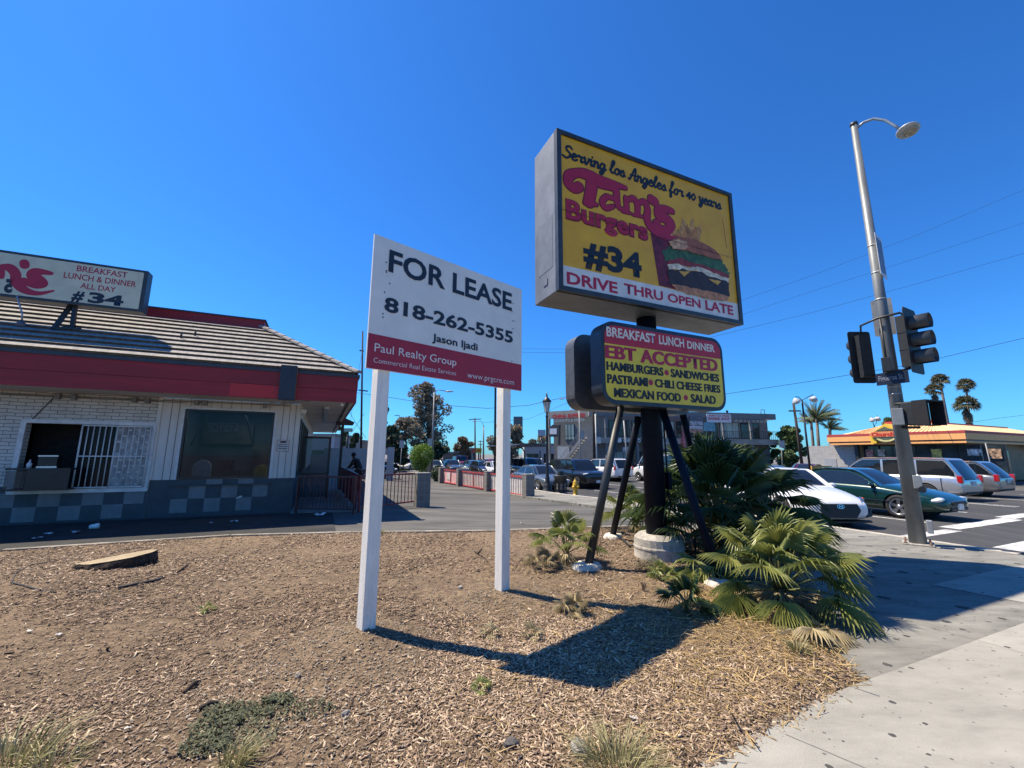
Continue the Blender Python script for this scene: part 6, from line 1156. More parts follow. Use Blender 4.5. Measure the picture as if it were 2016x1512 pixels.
def rock(label, px_, r, c, seed, name='stone'):
    rnd = random.Random(seed); q = gd(*px_); bm = bmesh.new(); bmesh.ops.create_icosphere(bm, subdivisions=2, radius=1)
    for v in bm.verts: v.co *= rnd.uniform(.82, 1.12); v.co = Vector((v.co.x*r, v.co.y*r*.8, v.co.z*r*.6))
    me = bpy.data.meshes.new(name); bm.to_mesh(me); bm.free(); tag(link(name, me, mat('stone %s' % c[0], c, .9, var=.3, scale=40, bump=.5), None, (q[0], q[1], q[2]+.02+r*.3), rnd.uniform(0, 3)), label, 'stone', 'stones in the mulch')
rock('dark grey stone at the bottom of the bed', (1005, 1475), .045, (.10, .09, .085), 1); rock('pale pebble in the mulch between the two white posts', (906, 1158), .035, (.42, .38, .33), 2); rock('brown stone at the foot of the left white post gravel', (586, 1334), .028, (.22, .19, .16), 3); rock('flat grey stone behind the big grass tuft', (1140, 1487), .06, (.26, .24, .21), 4); rock('small grey stone left of the bottom grey gravel', (680, 1408), .03, (.24, .22, .2), 5)
for k, (a, b, lab) in enumerate((((363, 1365), (390, 1343), 'dark broken stick in the mulch left of the weeds'), ((392, 1400), (430, 1393), 'dark stick lying just above the weed patch'), ((348, 1128), (372, 1112), 'short dark stick right of the tree stump'), ((935, 1085), (948, 1098), 'upright brown stick between the white posts'))):
    p, q = gd(*a), gd(*b); tag(MB().tube([(p[0], p[1], p[2]+.03), ((p[0]+q[0])/2, (p[1]+q[1])/2+.01, p[2]+.05), (q[0], q[1], q[2]+(.04 if k < 3 else .16))], [.014, .016, .010], 6).build('stick', mat('dark stick', (.05, .035, .025), .95)), lab, 'stick', 'sticks in the mulch')
def litter(label, px_, L, c, z=-.1, name='litter', cat='litter'):
    L *= .72
    q = G(*px_, z); rnd = random.Random(px_[0]); o = MB(); n = 5; vs = [(L*(i/n-.5), L*.5*(j_/2-.5)*rnd.uniform(.7, 1.2), rnd.uniform(.004, .05)*L/.2) for i in range(n+1) for j_ in range(3)]
    o.add(vs, [(i*3+j_, i*3+j_+1, (i+1)*3+j_+1, (i+1)*3+j_) for i in range(n) for j_ in range(2)]); zz_ = q[2]+.006 if z != 0 else float(dirt_z(q[0], q[1]))+.015; tag(o.build(name, mat('litter %.2f' % c[0], c, .7), loc=(q[0], q[1], zz_), rz=rnd.uniform(-.6, .6)), label, cat, 'litter')
tag(MB().lathe([(.045, 0), (.062, .14), (.065, .15)], 14, M=Matrix.Rotation(rad(84), 4, 'Y')).build('paper_cup', mat('paper white', (.75, .75, .74), .6), loc=(*G(176, 1043, -.1)[:2], -.04), rz=.4), 'white paper cup lying on the asphalt before the drive window', 'cup')
for px_, L, c, lab in (((150, 1050), .3, (.5, .5, .5), 'flattened paper just left of the white cup'), ((95, 1052), .2, (.6, .6, .6), 'white scrap among the papers below the drive window'), ((70, 1062), .25, (.45, .45, .45), 'torn paper nearest the bed edging at left'), ((460, 1028), .25, (.55, .54, .5), 'flat paper below the big restaurant window'), ((627, 1016), .5, (.6, .6, .58), 'white strip of card below the dark railing'), ((415, 1030), .12, (.6, .6, .6), 'small white scrap left of the flat paper'), ((1028, 1030), .12, (.7, .7, .68), 'white scrap on the driveway right of the right post')): litter(lab, px_, L, c)
for px_, L, c, lab in (((115, 1256), .07, (.62, .60, .56), 'white paper scrap in the mulch at far left'), ((58, 1246), .07, (.55, .45, .2), 'yellowish dry leaf left of the white scrap'), ((252, 1438), .05, (.55, .53, .48), 'pale bark flake at the bottom left'), ((1248, 1418), .07, (.42, .37, .32), 'curled grey bark flake near the sidewalk'), ((852, 1300), .01, (.4, .3, .2), 'tiny tan chip')): 
    if L > .02: litter(lab, px_, L, c, 0)
a = F3.px(470, 980, -.02); tag(MB().add([(0, 0, 0), (.10, 0, .02), (.17, 0, .07), (.12, -.01, .09), (.04, -.01, .05)], [(0, 1, 2, 3, 4)]).build('torn_sticker', mat('torn tape', (.7, .68, .6), .7), loc=tuple(F3.world((a[0]-.08, -.012, a[1]-.03))), rz=TH), 'torn cream tape stuck on the checkered wall', 'tape')
# ============================================================ TREES
def canopy(rnd, cen, rr, n, size, aspect=.55):
    r = np.random.default_rng(rnd); d = r.normal(0, 1, (n, 3)); d /= np.linalg.norm(d, axis=1)[:, None]; q = r.uniform(.35, 1, n)**.5; c = np.asarray(cen)+d*q[:, None]*np.asarray(rr); a = r.normal(0, 1, (n, 3)); a /= np.linalg.norm(a, axis=1)[:, None]; b = np.cross(a, r.normal(0, 1, (n, 3))); b /= np.linalg.norm(b, axis=1)[:, None]; s = size*r.uniform(.6, 1.3, n); a *= s[:, None]; b *= (s*aspect)[:, None]
    return np.stack([c-a, c-b, c+a, c+b], 1).reshape(-1, 3), np.clip(r.normal(.5, .25, n)+r.normal(0, .12), 0, 1)
def tree(label, base, Y, top, w, m, seed, n=2600, clumps=14, name='tree', trunk_m=None, low=.25, leaf=None, group='trees beyond the street', wid=.6):
    b = D(base[0], 900, Y); zt = D(top[0], top[1], Y)[2]; zb = -.4; h = zt-zb; R_ = w*Y/FPX/2; rnd = random.Random(seed); o = thing(name, label, 'tree', (b[0], b[1], zb), 0, group); dx = D(top[0], top[1], Y)[0]-b[0]
    V_, T_ = [], []; tk = MB(); tk.tube([(0, 0, 0), (dx*.2, 0, h*.25), (dx*.6, 0, h*.6), (dx, 0, h*.9)], [.045*h*.6, .035*h*.6, .02*h*.6, .006*h], 8)
    for k in range(clumps):
        f = low+(1-low)*((k+.5)/clumps); env = math.sin(math.pi*min(1, max(.08, (f-low)/(1-low)*.86+.14)))**wid; a = rnd.uniform(0, 6.28); q = R_*env*rnd.uniform(.15, .85); cs = R_*rnd.uniform(.22, .42)*(14/clumps)**.28; c = (dx*f+q*math.cos(a), q*math.sin(a)*.7, min(h-cs*.7, h*f)); v, t = canopy(seed*100+k, c, (cs, cs*.9, cs*.72), n//clumps, leaf or max(.12, R_*.075)); V_.append(v); T_.append(t)
        tk.tube([(dx*f*.6, 0, h*f*.62), (c[0]*.7+dx*f*.2, c[1]*.6, (h*f*.75+c[2])*.5), c], [.012*h*.5, .007*h*.5, .003*h*.5], 5)
    v = np.vstack(V_); mesh_np('crown', v, np.arange(len(v)).reshape(-1, 4), m, o, tone=np.concatenate(T_)); tk.build('trunk', trunk_m or mat('grey bark', (.10, .08, .065), .95, var=.3, scale=10), o); return o
L_brown = leafmat('brown green leaves', (.10, .09, .06), (.36, .30, .21), .7, .2); L_green = leafmat('green leaves', (.03, .06, .02), (.15, .21, .07), .6, .25); L_dark = leafmat('dark leaves', (.012, .026, .014), (.055, .085, .035), .55, .2); L_rust = leafmat('rusty leaves', (.11, .075, .045), (.32, .21, .12), .7, .2); L_bush = leafmat('lime leaves', (.05, .12, .012), (.28, .42, .04), .5, .3)
tree('tall windblown tree with grey brown leaves behind the grey street lamp', (850, 0), 58, (838, 752), 118, L_brown, 1, 9500, 90, leaf=.17, wid=.75); tree('rust tinged lower tree left of the tall windblown tree', (800, 0), 52, (800, 822), 80, L_brown, 2, 4500, 18, low=.15, leaf=.2); tree('dense dark green tree at the white wall', (775, 0), 48, (772, 838), 60, L_dark, 3, 4500, 16, low=.05, leaf=.2)
tree('narrow dark tree right of the left white post', (752, 0), 42, (757, 795), 30, L_dark, 4, 2200, 14, low=.3, leaf=.18); tree('dark green bush left of the left white post', (696, 0), 40, (698, 852), 36, L_dark, 5, 1800, 8, low=.05, leaf=.16); tree('dark shrubs at the foot of the tall tree', (860, 0), 46, (860, 868), 56, L_dark, 6, 3000, 12, low=.02, leaf=.18)
tree('round rust brown tree over the low shops', (912, 0), 80, (912, 860), 44, L_rust, 7, 2600, 12, low=.3, leaf=.25); tree('brown tree behind the right white post and the bus shelter', (1000, 0), 62, (995, 830), 84, L_brown, 8, 6000, 22, low=.2, leaf=.22); tree('distant grey green tree right of the ornamental lamp', (1062, 0), 95, (1066, 856), 46, L_brown, 9, 1800, 10, leaf=.3)
tree('broad dark green tree right of the two storey building', (1550, 0), 52, (1552, 839), 74, L_green, 10, 6000, 22, low=.1, leaf=.22); tree('dark bushy tree against the right end of the two storey building', (1512, 0), 56, (1513, 850), 40, L_green, 11, 2600, 12, low=.05, leaf=.2); tree('small leafy tree behind the patio post', (672, 0), 46, (672, 838), 34, L_green, 12, 1600, 8, low=.1, leaf=.18); tree('small round green tree behind the chicken restaurant sign', (1742, 0), 60, (1745, 822), 32, L_green, 13, 1800, 8, low=.3, leaf=.2)
q = GT(822, 940); tb_ = thing('topiary_bush', 'bright green round clipped bush flaring up from its stem behind the left block pillar', 'bush', (q[0], q[1]+1.5, q[2]), 0); s_ = (q[1]+1.5)/FPX; zc = D(820, 897, q[1]+1.5)[2]-q[2]; V_, T_ = [], []
for k, (ox, oz, r1, r2, n) in enumerate(((0, 0, 24, 23, 5200), (-4, -16, 17, 14, 1500), (4, 8, 19, 16, 1200), (-8, 8, 15, 14, 900), (2, -30, 9, 12, 500))): v, t = canopy(900+k, (ox*s_, 0, zc+oz*s_), (r1*s_, r1*s_, r2*s_), n, .055); V_.append(v); T_.append(t)
mesh_np('crown', np.vstack(V_), np.arange(len(np.vstack(V_))).reshape(-1, 4), L_bush, tb_, tone=np.concatenate(T_)); MB().tube([(0, 0, 0), (.02, 0, zc-.5), (.1, .05, zc)], [.09, .07, .04], 8).build('trunk', MATS['grey bark'], tb_)
q = GT(838, 936); pt_ = thing('planter_tub', 'grey round planter tub with dark spiky plant beside the clipped bush', 'planter', (q[0], q[1]+.6, q[2]), 0); MB().lathe([(.34, 0), (.46, .1), (.5, .95), (.53, 1.0), (.47, 1.0), (.45, .9)], 18).build('tub', mat('tub grey', (.16, .16, .16), .8), pt_); r_s = random.Random(4); tr = []
for _ in range(60): a = r_s.uniform(0, 6.28); e = r_s.uniform(.3, .8); w_ = Vector((-math.sin(a), math.cos(a), 0))*.03; b = Vector((0, 0, .9)); t2 = b+Vector((math.cos(a)*e, math.sin(a)*e, r_s.uniform(.2, .8))); tr.append([tuple(b-w_), tuple(b+w_), tuple(t2)])
tmesh('leaves', tr, [r_s.random() for _ in tr], L_dark, pt_)
v, t = canopy(77, (0, 0, .55), (.5, 1.6, .6), 2500, .07); q = GT(857, 948); o = mesh_np('hedge', v, np.arange(len(v)).reshape(-1, 4), L_dark, tone=t, loc=(q[0], q[1]+1.2, q[2])); tag(o, 'dark green hedge between the planter tub and the farthest block pillar', 'hedge')
M_far = leafmat('palm far', (.05, .055, .03), (.19, .18, .10), .6, .15); M_skirt = leafmat('palm skirt', (.10, .075, .05), (.26, .21, .15), .8, .1)
def tall_palm(label, base, Y, top, Rpx, skirt, seed):
    rnd = random.Random(seed); b = D(base[0], base[1], Y); e = D(top[0], top[1], Y); zb = -.4; fr_ = (b[2]-zb)/(e[2]-zb+1e-6); bx = b[0]; o = thing('tall_fan_palm', label, 'palm tree', (bx, b[1], zb), 0, 'tall palms on the skyline'); dx = e[0]-bx; h = e[2]-zb; R_ = Rpx*Y/FPX
    MB().tube([(0, 0, 0), (dx*.2, 0, h*.35), (dx*.6, 0, h*.7), (dx, 0, h)], [.30, .22, .2, .18], 8).build('trunk', mat('palm trunk', (.16, .13, .12), .9, var=.2, scale=6), o); tr = []; tn = []; tr2 = []; tn2 = []
    for k in range(60):
        a = rnd.uniform(0, 6.28); el = rad(rnd.uniform(-35, 85)); d = Vector((math.cos(a)*math.cos(el), math.sin(a)*math.cos(el), math.sin(el))); t, q = fan(rnd, Vector((dx, 0, h))+d*R_*.42, d, R_*.66, 11, 95, .3, wid=.9); tr += t; tn += q
    for k in range(int(26*skirt)):
        a = rnd.uniform(0, 6.28); f = rnd.random(); d = Vector((math.cos(a)*.55, math.sin(a)*.55, -1)); t, q = fan(rnd, Vector((dx, 0, h-R_*.3-f*R_*skirt))+d*R_*.15, d, R_*.55*(1.1-.4*f), 6, 50, .1, wid=.7); tr2 += t; tn2 += q
    tmesh('crown', tr, tn, M_far, o); 
    if tr2: tmesh('skirt', tr2, tn2, M_skirt, o)
tall_palm('left of the two slim skyline palms, the lower one with a short dry skirt', (1857, 832), 74, (1838, 768), 16, .9, 1); tall_palm('right of the two slim skyline palms, the higher one with a bare trunk', (1867, 832), 78, (1850, 748), 16, .4, 2); tall_palm('far small crowned palm above the shaggy skirted palm', (1907, 832), 88, (1901, 757), 16, .3, 3); tall_palm('shaggy fan palm with a long dry skirt above the restaurant roof', (1909, 838), 66, (1901, 795), 21, 1.7, 4)
def feather_palm(label, base, Y, top, seed, Lpx, n=18):
    rnd = random.Random(seed); b = D(base[0], 900, Y); e = D(top[0], top[1], Y); zb = -.4; o = thing('feather_palm', label, 'palm tree', (b[0], b[1], zb), 0, 'feather palms by the grey wall'); dx = e[0]-b[0]; h = e[2]-zb; L = Lpx*Y/FPX; tr = []; tn = []; st_ = MB()
    MB().tube([(0, 0, 0), (dx, 0, h)], [.2, .15], 8).build('trunk', MATS['palm trunk'], o)
    for k in range(n):
        a = rnd.uniform(0, 6.28); el = rad(rnd.uniform(15, 80)); d = Vector((math.cos(a)*math.cos(el)+.25, math.sin(a)*math.cos(el), math.sin(el))).normalized(); P = [Vector((dx, 0, h))]
        for i in range(9): d2 = (d+Vector((.02*i, 0, -.07*i*(1.3-math.sin(el)*.6)))).normalized(); P.append(P[-1]+d2*L/9)
        st_.tube(P, [.05*(1-i/11) for i in range(10)], 4, caps=False); c_ = rnd.random()
        for i in range(1, 9):
            for q in (0, .5):
                p = P[i]+(P[i+1]-P[i])*q; tdir = (P[i+1]-P[i]).normalized(); sdv = tdir.cross(Vector((0, 0, 1)))
                for sg in (-1, 1): l = L*.26*(1.1-abs(i/9-.45)); tip = p+sdv*sg*l*.7+tdir*l*.4-Vector((0, 0, l*.55)); w_ = tdir*l*.11; tr.append([tuple(p-w_), tuple(p+w_), tuple(tip)]); tn.append(min(1, c_*.7+rnd.uniform(0, .3)))
    st_.build('stems', mat('frond stem', (.12, .13, .06), .7), o); tmesh('fronds', tr, tn, leafmat('feather palm', (.03, .045, .02), (.13, .17, .09), .5, .2), o)
feather_palm('tall feather palm with fronds blown to the right above the grey wall', (1612, 0), 52, (1608, 826), 5, 42, 40); feather_palm('lower feather palm behind the left end of the chicken restaurant', (1632, 0), 50, (1634, 844), 6, 30, 24); feather_palm('slim feather palm at the left of the pair', (1602, 0), 54, (1597, 832), 7, 28, 22)
# ============================================================ FAR BUILDINGS
M_stucco = mat('grey stucco', (.17, .182, .195), .85, var=.08, scale=3, grime=.12); M_cstucco = mat('cream stucco', (.36, .335, .295), .85, var=.1, scale=3, grime=.2); M_bglass = mat('building glass', (.03, .045, .055), .08, var=.3, scale=1.5); M_curtain = mat('curtained glass', (.26, .36, .38), .2, var=.1, scale=2)
c0_ = D(1168, 900, 50.); aw = rad(90-80); F6 = Frame((c0_[0], c0_[1], -.45), aw)
BB = thing('two_storey_building', 'long grey two storey shop building with upper walkway and outside stair', 'building', tuple(F6.o), aw)
hT = F6.px(1180, 809, 0)[1]; hB = F6.px(1180, 820.5, 0)[1]; Lb = F6.px(1512, 850, 0)[0]; hw = F6.px(1180, 862, 0)[1]; hw2 = F6.px(1180, 873, 0)[1]
MB().box(0, Lb, -1.5, -1.25, hB, hT).box(Lb-.25, Lb, -1.25, 12, hB, hT).build('parapet', M_stucco, BB); MB().box(0, Lb, 0, 12, -.2, hT-.3).build('wall', mat('wall shade', (.17, .18, .19), .85, var=.1, scale=2), BB)
MB().box(.3, Lb, -1.6, -.0, hw2, hw).build('walkway', M_cstucco, BB); wr_ = MB(); wr_.box(.3, Lb, -1.6, -1.56, hw+.95, hw+1.0)
for x in np.arange(.4, Lb, .28): wr_.box(x, x+.03, -1.595, -1.565, hw, hw+.95)
wr_.build('balustrade', M_iron, BB)
MB().box(-1.0, 0, -1.6, -1.3, hB-.05, hT).build('corner_block', M_cstucco, BB)
for i in range(7):
    x = 2.0+i*(Lb-3)/7
    for (za, zb_) in ((hw+.15, hB-.35), (.2, hw2-.9)):
        w = MB(); w.box(x, x+2.7, -.06, 0, za, zb_); o = w.build('window', M_iron, BB); pn_ = MB()
        for k in range(3): pn_.box(x+.06+k*.88, x+.06+k*.88+.82, -.07, -.06, za+.06, zb_-.06)
        pn_.build('pane', M_bglass if (i+int(za)) % 3 else M_curtain, o)
    MB().box(x+2.72, x+2.85, -.1, 0, -.2, hB-.2).build('pilaster', M_stucco, BB)
for x in np.arange(1, Lb, (Lb-1)/6): MB().box(x, x+.25, -1.55, -1.3, -.2, hB).build('column', M_stucco, BB)
def bsign(name, lab, pxa, pxb, body, mt, ink, y=-1.66, lines=None, cat='sign', emitless=True):
    a, b = F6.px(*pxa, y), F6.px(*pxb, y); o = MB().box(a[0], b[0], y, y+.06, b[1], a[1]).build(name, mt, BB)
    for (t_, f0, f1) in (lines or [(body, .25, .75)]): h = a[1]-b[1]; text(t_, a[0]+.06*(b[0]-a[0]), b[1]+h*f0, b[0]-.06*(b[0]-a[0]), h*(f1-f0), y-.01, ink, o, bold=.03)
    return o
M_ink_b = mat('ink blue', (.03, .03, .10), .5)
bsign('shop_sign', '', (1391, 815), (1440, 832), 'BARBER SHOP', mat('sign pale', (.62, .63, .66), .5), M_maroon, lines=[('BARBER SHOP', .30, .62), ('ARCO IRIS', .72, .90)])
for pxa, pxb, mt_ in (((1358, 819), (1384, 829), (.10, .12, .16)), ((1358, 829), (1384, 837), (.42, .42, .46)), ((1358, 838), (1384, 845), (.46, .46, .50)), ((1385, 831), (1408, 849), (.14, .34, .42)), ((1358, 845), (1384, 852), (.40, .22, .16)), ((1407, 868), (1432, 877), (.55, .57, .58)), ((1300, 870), (1322, 884), (.40, .40, .40)), ((1226, 880), (1250, 890), (.42, .42, .42))): a, b = F6.px(*pxa, -1.68), F6.px(*pxb, -1.68); MB().box(a[0], b[0], -1.68, -1.61, b[1], a[1]).build('shop_sign', mat('shop board %.2f %.2f' % mt_[:2], mt_, .5, var=.3, scale=3), BB)
a, b = F6.px(1213, 864, -1.64), F6.px(1268, 873, -1.64); o = MB().box(a[0], b[0], -1.64, -1.6, b[1], a[1]).build('shop_sign', M_iron, BB); text('CHINA TO GO EXPRESS', a[0]+.9, b[1]+.12, b[0]+2.2, .40, -1.65, mat('sign letters white', (.7, .7, .7), .5), o, bold=.03); MB().prism([(a[0]+.4+.28*math.cos(k), b[1]+.33+.28*math.sin(k)) for k in np.linspace(0, 6.28, 15)[:-1]], -1.66, -1.64).build('emblem', MATS['sign letters white'], o)
a, b = F6.px(1344, 822, -1.9), F6.px(1354, 880, -1.9); FL = thing('feather_banner', 'tall pink banner with white letters on the two storey building', 'banner', tuple(F6.world(((a[0]+b[0])/2, -1.9, 0))), aw); zb_ = b[1]; MB().box(-.38, .38, -.01, .01, zb_, a[1]).build('cloth', mat('banner pink', (.62, .10, .17), .7), FL); MB().tube([(-.4, 0, .0), (-.4, 0, a[1]+.1)], .02, 6).build('post', M_iron, FL)
for k, c_ in enumerate('PASSPORT PHOTO'): 
    if c_ != ' ': text(c_, -.17, a[1]-.45-k*(a[1]-zb_-.3)/14, .17, .2, -.013, MATS['sign letters white'], FL, bold=.02)
ht = MB()
for k, px_ in enumerate((1448, 1457, 1465, 1473, 1482, 1490, 1497, 1504)): a = F6.px(px_, 837, -1.5); ht.box(a[0]-.2, a[0]+.2, -1.7, -1.4, hB-.45, hB-.15)
ht.build('awning_lamps', M_cstucco, BB); a = F6.px(1492, 806, 1.5); ld = MB()
for dx in (0, .55): ld.tube([(a[0]+dx, 1, hT-.3), (a[0]+dx, 1, hT+.8)], .04, 6)
ld.tube([(a[0], 1, hT+.8), (a[0]+.55, 1, hT+.8)], .04, 6); ld.build('roof_ladder', M_iron, BB); a = F6.px(1431, 806, 1.0); MB().box(a[0]-.1, a[0]+.1, .9, 1.1, hT-.3, hT+.6).build('vent', M_iron, BB)
# the stair wing at its left end turned to the side
aw2 = rad(90-122); lw = 5.6; F7 = Frame(F6.world((-1.0, -1.4, 0))-np.array([math.cos(aw2), math.sin(aw2), 0])*lw, aw2)
WG = thing('stair_wing', 'sunlit corner wing of the shop building with slanted sign band and outside stair', 'building', tuple(F7.o), aw2)
MB().prism([(0, -.2), (.45, -.2), (.45, hB-.2), (lw, hB-.2), (lw, hT), (0, hT)], .0, .4).build('sign_band', M_cstucco, WG); MB().box(.45, lw, 1.2, 1.5, -.2, hT-.3).build('wall', M_stucco, WG)
a, b = F7.px(1112, 835, 1.15), F7.px(1131, 866, 1.15); w = MB(); w.box(a[0], b[0], 1.12, 1.2, b[1], a[1]); o = w.build('window', M_iron, WG); pn_ = MB(); k_ = (b[0]-a[0])/3
for k in range(3): pn_.box(a[0]+k*k_+.05, a[0]+(k+1)*k_-.05, 1.1, 1.12, b[1]+.5, a[1]-.06).box(a[0]+k*k_+.05, a[0]+(k+1)*k_-.05, 1.1, 1.12, b[1]+.06, b[1]+.44)
pn_.build('pane', M_curtain, o); MB().box(1.0, 2.6, 1.1, 1.2, .2, 3.0).build('notice_board', mat('board pale', (.42, .46, .5), .7), WG)
text('CHINA EXPRESS', .9, hT-.85, lw-.4, .42, -.012, mat('sign letters red', (.5, .04, .03), .5), WG, bold=.06); text('DONUTS & MORE', 1.2, hT-1.35, lw-.5, .32, -.012, mat('sign letters grey', (.3, .33, .36), .5), WG, bold=.04)
sr = MB(); ns = 14
for k in range(ns): f = k/ns; sr.box(lw-3.6+3.4*f, lw-3.6+3.4*(f+.09), -1.4, -.2, hw*f, hw*f+.08)
sr.bar((lw-3.6, -1.4, .0), (lw-.2, -1.4, hw), .08, .3); sr.bar((lw-3.6, -.2, 0), (lw-.2, -.2, hw), .08, .3); sr.build('stair', M_cstucco, WG); hr = MB()
for k in range(15): f = k/14; hr.bar((lw-3.6+3.4*f, -1.42, hw*f), (lw-3.6+3.4*f, -1.42, hw*f+1.0), .03, .03)
hr.bar((lw-3.6, -1.42, 1.0), (lw-.2, -1.42, hw+1.0), .05, .05); hr.build('handrail', mat('handrail tan', (.3, .27, .23), .6), WG)
a = F7.px(1093, 845, -.3); ms = MB(); ms.prism([(a[0]-.9, a[1]-.9), (a[0]+.3, a[1]-.9), (a[0]+.3, a[1]-1.9), (a[0]+.55, a[1]-1.9), (a[0]+.6, a[1]+.55), (a[0]-.3, a[1]+.6), (a[0]-.95, a[1]+.2)], -.3, .0); o = ms.build('blade_sign', mat('blade dark', (.05, .045, .045), .5), WG, bevel=.05); MB().box(a[0]-.75, a[0]+.2, -.32, -.3, a[1]-.6, a[1]+.1).build('sign_panel', mat('sign pale', (.62, .63, .66), .5), o)
# plain poles before the building
def plain_pole(label, base, top, r, m, Y, cat='pole', name='street_pole', sign=None):
    q = D(base[0], 900, Y); e = D(top[0], top[1], Y); o = thing(name, label, cat, (q[0], q[1], -.45), 0, 'poles along the street'); MB().tube([(0, 0, 0), (e[0]-q[0], 0, e[2]+.45)], r, 8).build('shaft', m, o)
    if sign: c = D(*sign[0], Y)-np.array([q[0], q[1], -.45]); MB().box(c[0]-sign[1]/2, c[0]+sign[1]/2, -.1, -.06, c[2]-sign[2]/2, c[2]+sign[2]/2).build('plate', m, o)
    return o
M_wpole = mat('white pole', (.5, .5, .48), .6); M_wood = mat('pole wood', (.055, .038, .03), .95, var=.3, scale=6, stretch=(4, 4, .3))
plain_pole('white slim pole with a dark plate left of the stair', (1143, 0), (1140, 800), .07, MATS['sign post'], 44, sign=((1145.5, 856), .5, .85)); plain_pole('brown wooden pole at the corner of the shop building', (1169, 0), (1168, 700), .13, M_wood, 46); plain_pole('white pole just right of the brown wooden pole', (1175, 0), (1172, 815), .07, M_wpole, 45, sign=((1178, 867), .5, .7)); plain_pole('thin leaning lamp pole between the left braces', (1236, 0), (1228, 828), .07, MATS['sign post'], 42)
def utility_pole(label, base, top, Y, arms, r=.16):
    q = D(base[0], 900, Y); e = D(top[0], top[1], Y); o = thing('utility_pole', label, 'utility pole', (q[0], q[1], -.5), 0, 'wooden utility poles'); MB().tube([(0, 0, 0), (e[0]-q[0], 0, e[2]+.5)], [r, r*.7], 8).build('shaft', M_wood, o)
    for (xa, ya_, xb, yb_) in arms: a, b = D(xa, ya_, Y)-np.array([q[0], q[1], -.5]), D(xb, yb_, Y)-np.array([q[0], q[1], -.5]); MB().bar(a, b, .12, .14).build('crossarm', M_wood, o)
    return o
utility_pole('wooden utility pole with a wide crossarm over the low shops', (936, 0), (935, 823), 78, [(923, 826, 947, 825)]); utility_pole('distant small utility pole with two crossarms beside the slim street lamp', (946, 0), (946, 867), 120, [(941, 869, 951, 869), (942, 875, 950, 875)]); utility_pole('leaning brown utility pole left of the twin floodlights', (1578, 0), (1562, 793), 44, [(1553, 809, 1576, 809)]); utility_pole('bare utility pole top at the left white post', (712, 0), (714, 652), 50, [(706, 768, 724, 770), (708, 690, 716, 691)], .14)
utility_pole('far thin pole with a crossarm above the rust tinged tree', (787, 0), (786, 817), 95, [(777, 818, 786, 817.5)], .1)
# white wall and pale buildings at left
aw3 = rad(12); q = D(650, 900, 30.); FW = Frame((q[0]-6, q[1]-1.8, -.2), aw3); WL = thing('white_wall', 'long white plastered boundary wall behind the patio', 'wall', tuple(FW.o), aw3); M_wwall = mat('white plaster', (.42, .42, .42), .85, var=.06, scale=2, grime=.1); Lw = FW.px(768, 900, 0)[0]
MB().box(0, Lw-1.5, 0, .2, -.3, FW.px(740, 895, 0)[1]).build('wall', M_wwall, WL); zc_ = FW.px(765, 883, 0)[1]; MB().box(Lw-4.5, Lw-.2, .02, .22, FW.px(740, 895, 0)[1], zc_).box(Lw-.2, Lw+.25, -.1, .4, -.3, zc_+.1).build('pier', M_wwall, WL)
def block(name, label, cat, pxa, pxb, Y, depth, m, az_=0, extra=None, group=None):
    a, b = D(pxa[0], pxa[1], Y), D(pxb[0], pxb[1], Y); w = b[0]-a[0]; o = thing(name, label, cat, ((a[0]+b[0])/2, Y, -.5), rad(az_), group); h = a[2]+.5; MB().box(-w/2, w/2, 0, depth, 0, h).build('wall', m, o); MB().box(-w/2-.1, w/2+.1, -.12, depth, h, h+.25).build('roof', mat('roof edge', (.28, .27, .26), .8), o)
    wn = MB(); n = max(2, int(w/2.4))
    for k in range(n): wn.box(-w/2+w*(k+.15)/n, -w/2+w*(k+.85)/n, -.03, 0, h*.22, h*.62)
    wn.build('windows', M_bglass, o); return o
block('pale_building', 'pale flat building behind the glass wind screen', 'building', (560, 858), (656, 900), 44, 8, mat('pale wall', (.42, .42, .44), .85, var=.06)); block('low_shop', 'low cream shop with a grey roof far up the street', 'shop', (893, 884), (930, 905), 84, 8, M_cstucco); block('low_shop', 'low brown shop left of the cream shop far up the street', 'shop', (872, 892), (893, 905), 80, 8, mat('brown wall', (.20, .14, .11), .85, var=.1)); block('low_white_building', 'low white building with dark windows right of the bus shelter', 'building', (1032, 876), (1099, 905), 66, 10, mat('low white wall', (.50, .50, .50), .85, var=.05)); block('tan_house', 'small tan house seen left of the left white post', 'house', (663, 868), (690, 900), 52, 6, mat('tan wall', (.30, .25, .22), .85, var=.1)); block('white_house', 'white building at the right edge behind the chicken restaurant', 'building', (2000, 870), (2120, 905), 48, 8, mat('white house', (.6, .6, .6), .85, var=.04))
def board(name, label, pxa, pxb, Y, m, legs=True, cat='billboard', body=None, ink=None):
    a, b = D(*pxa, Y), D(*pxb, Y); w, h = b[0]-a[0], a[2]-b[2]; o = thing(name, label, cat, ((a[0]+b[0])/2, Y, -.5), 0, 'far signs'); z0_ = b[2]+.5; MB().box(-w/2, w/2, 0, .3, z0_, z0_+h).build('panel', m, o); MB().tube([(0, .15, 0), (0, .15, z0_)], .12, 8).build('post', M_iron, o)
    if body: text(body, -w*.4, z0_+h*.3, w*.4, h*.4, -.012, ink, o, bold=.03)
    return o
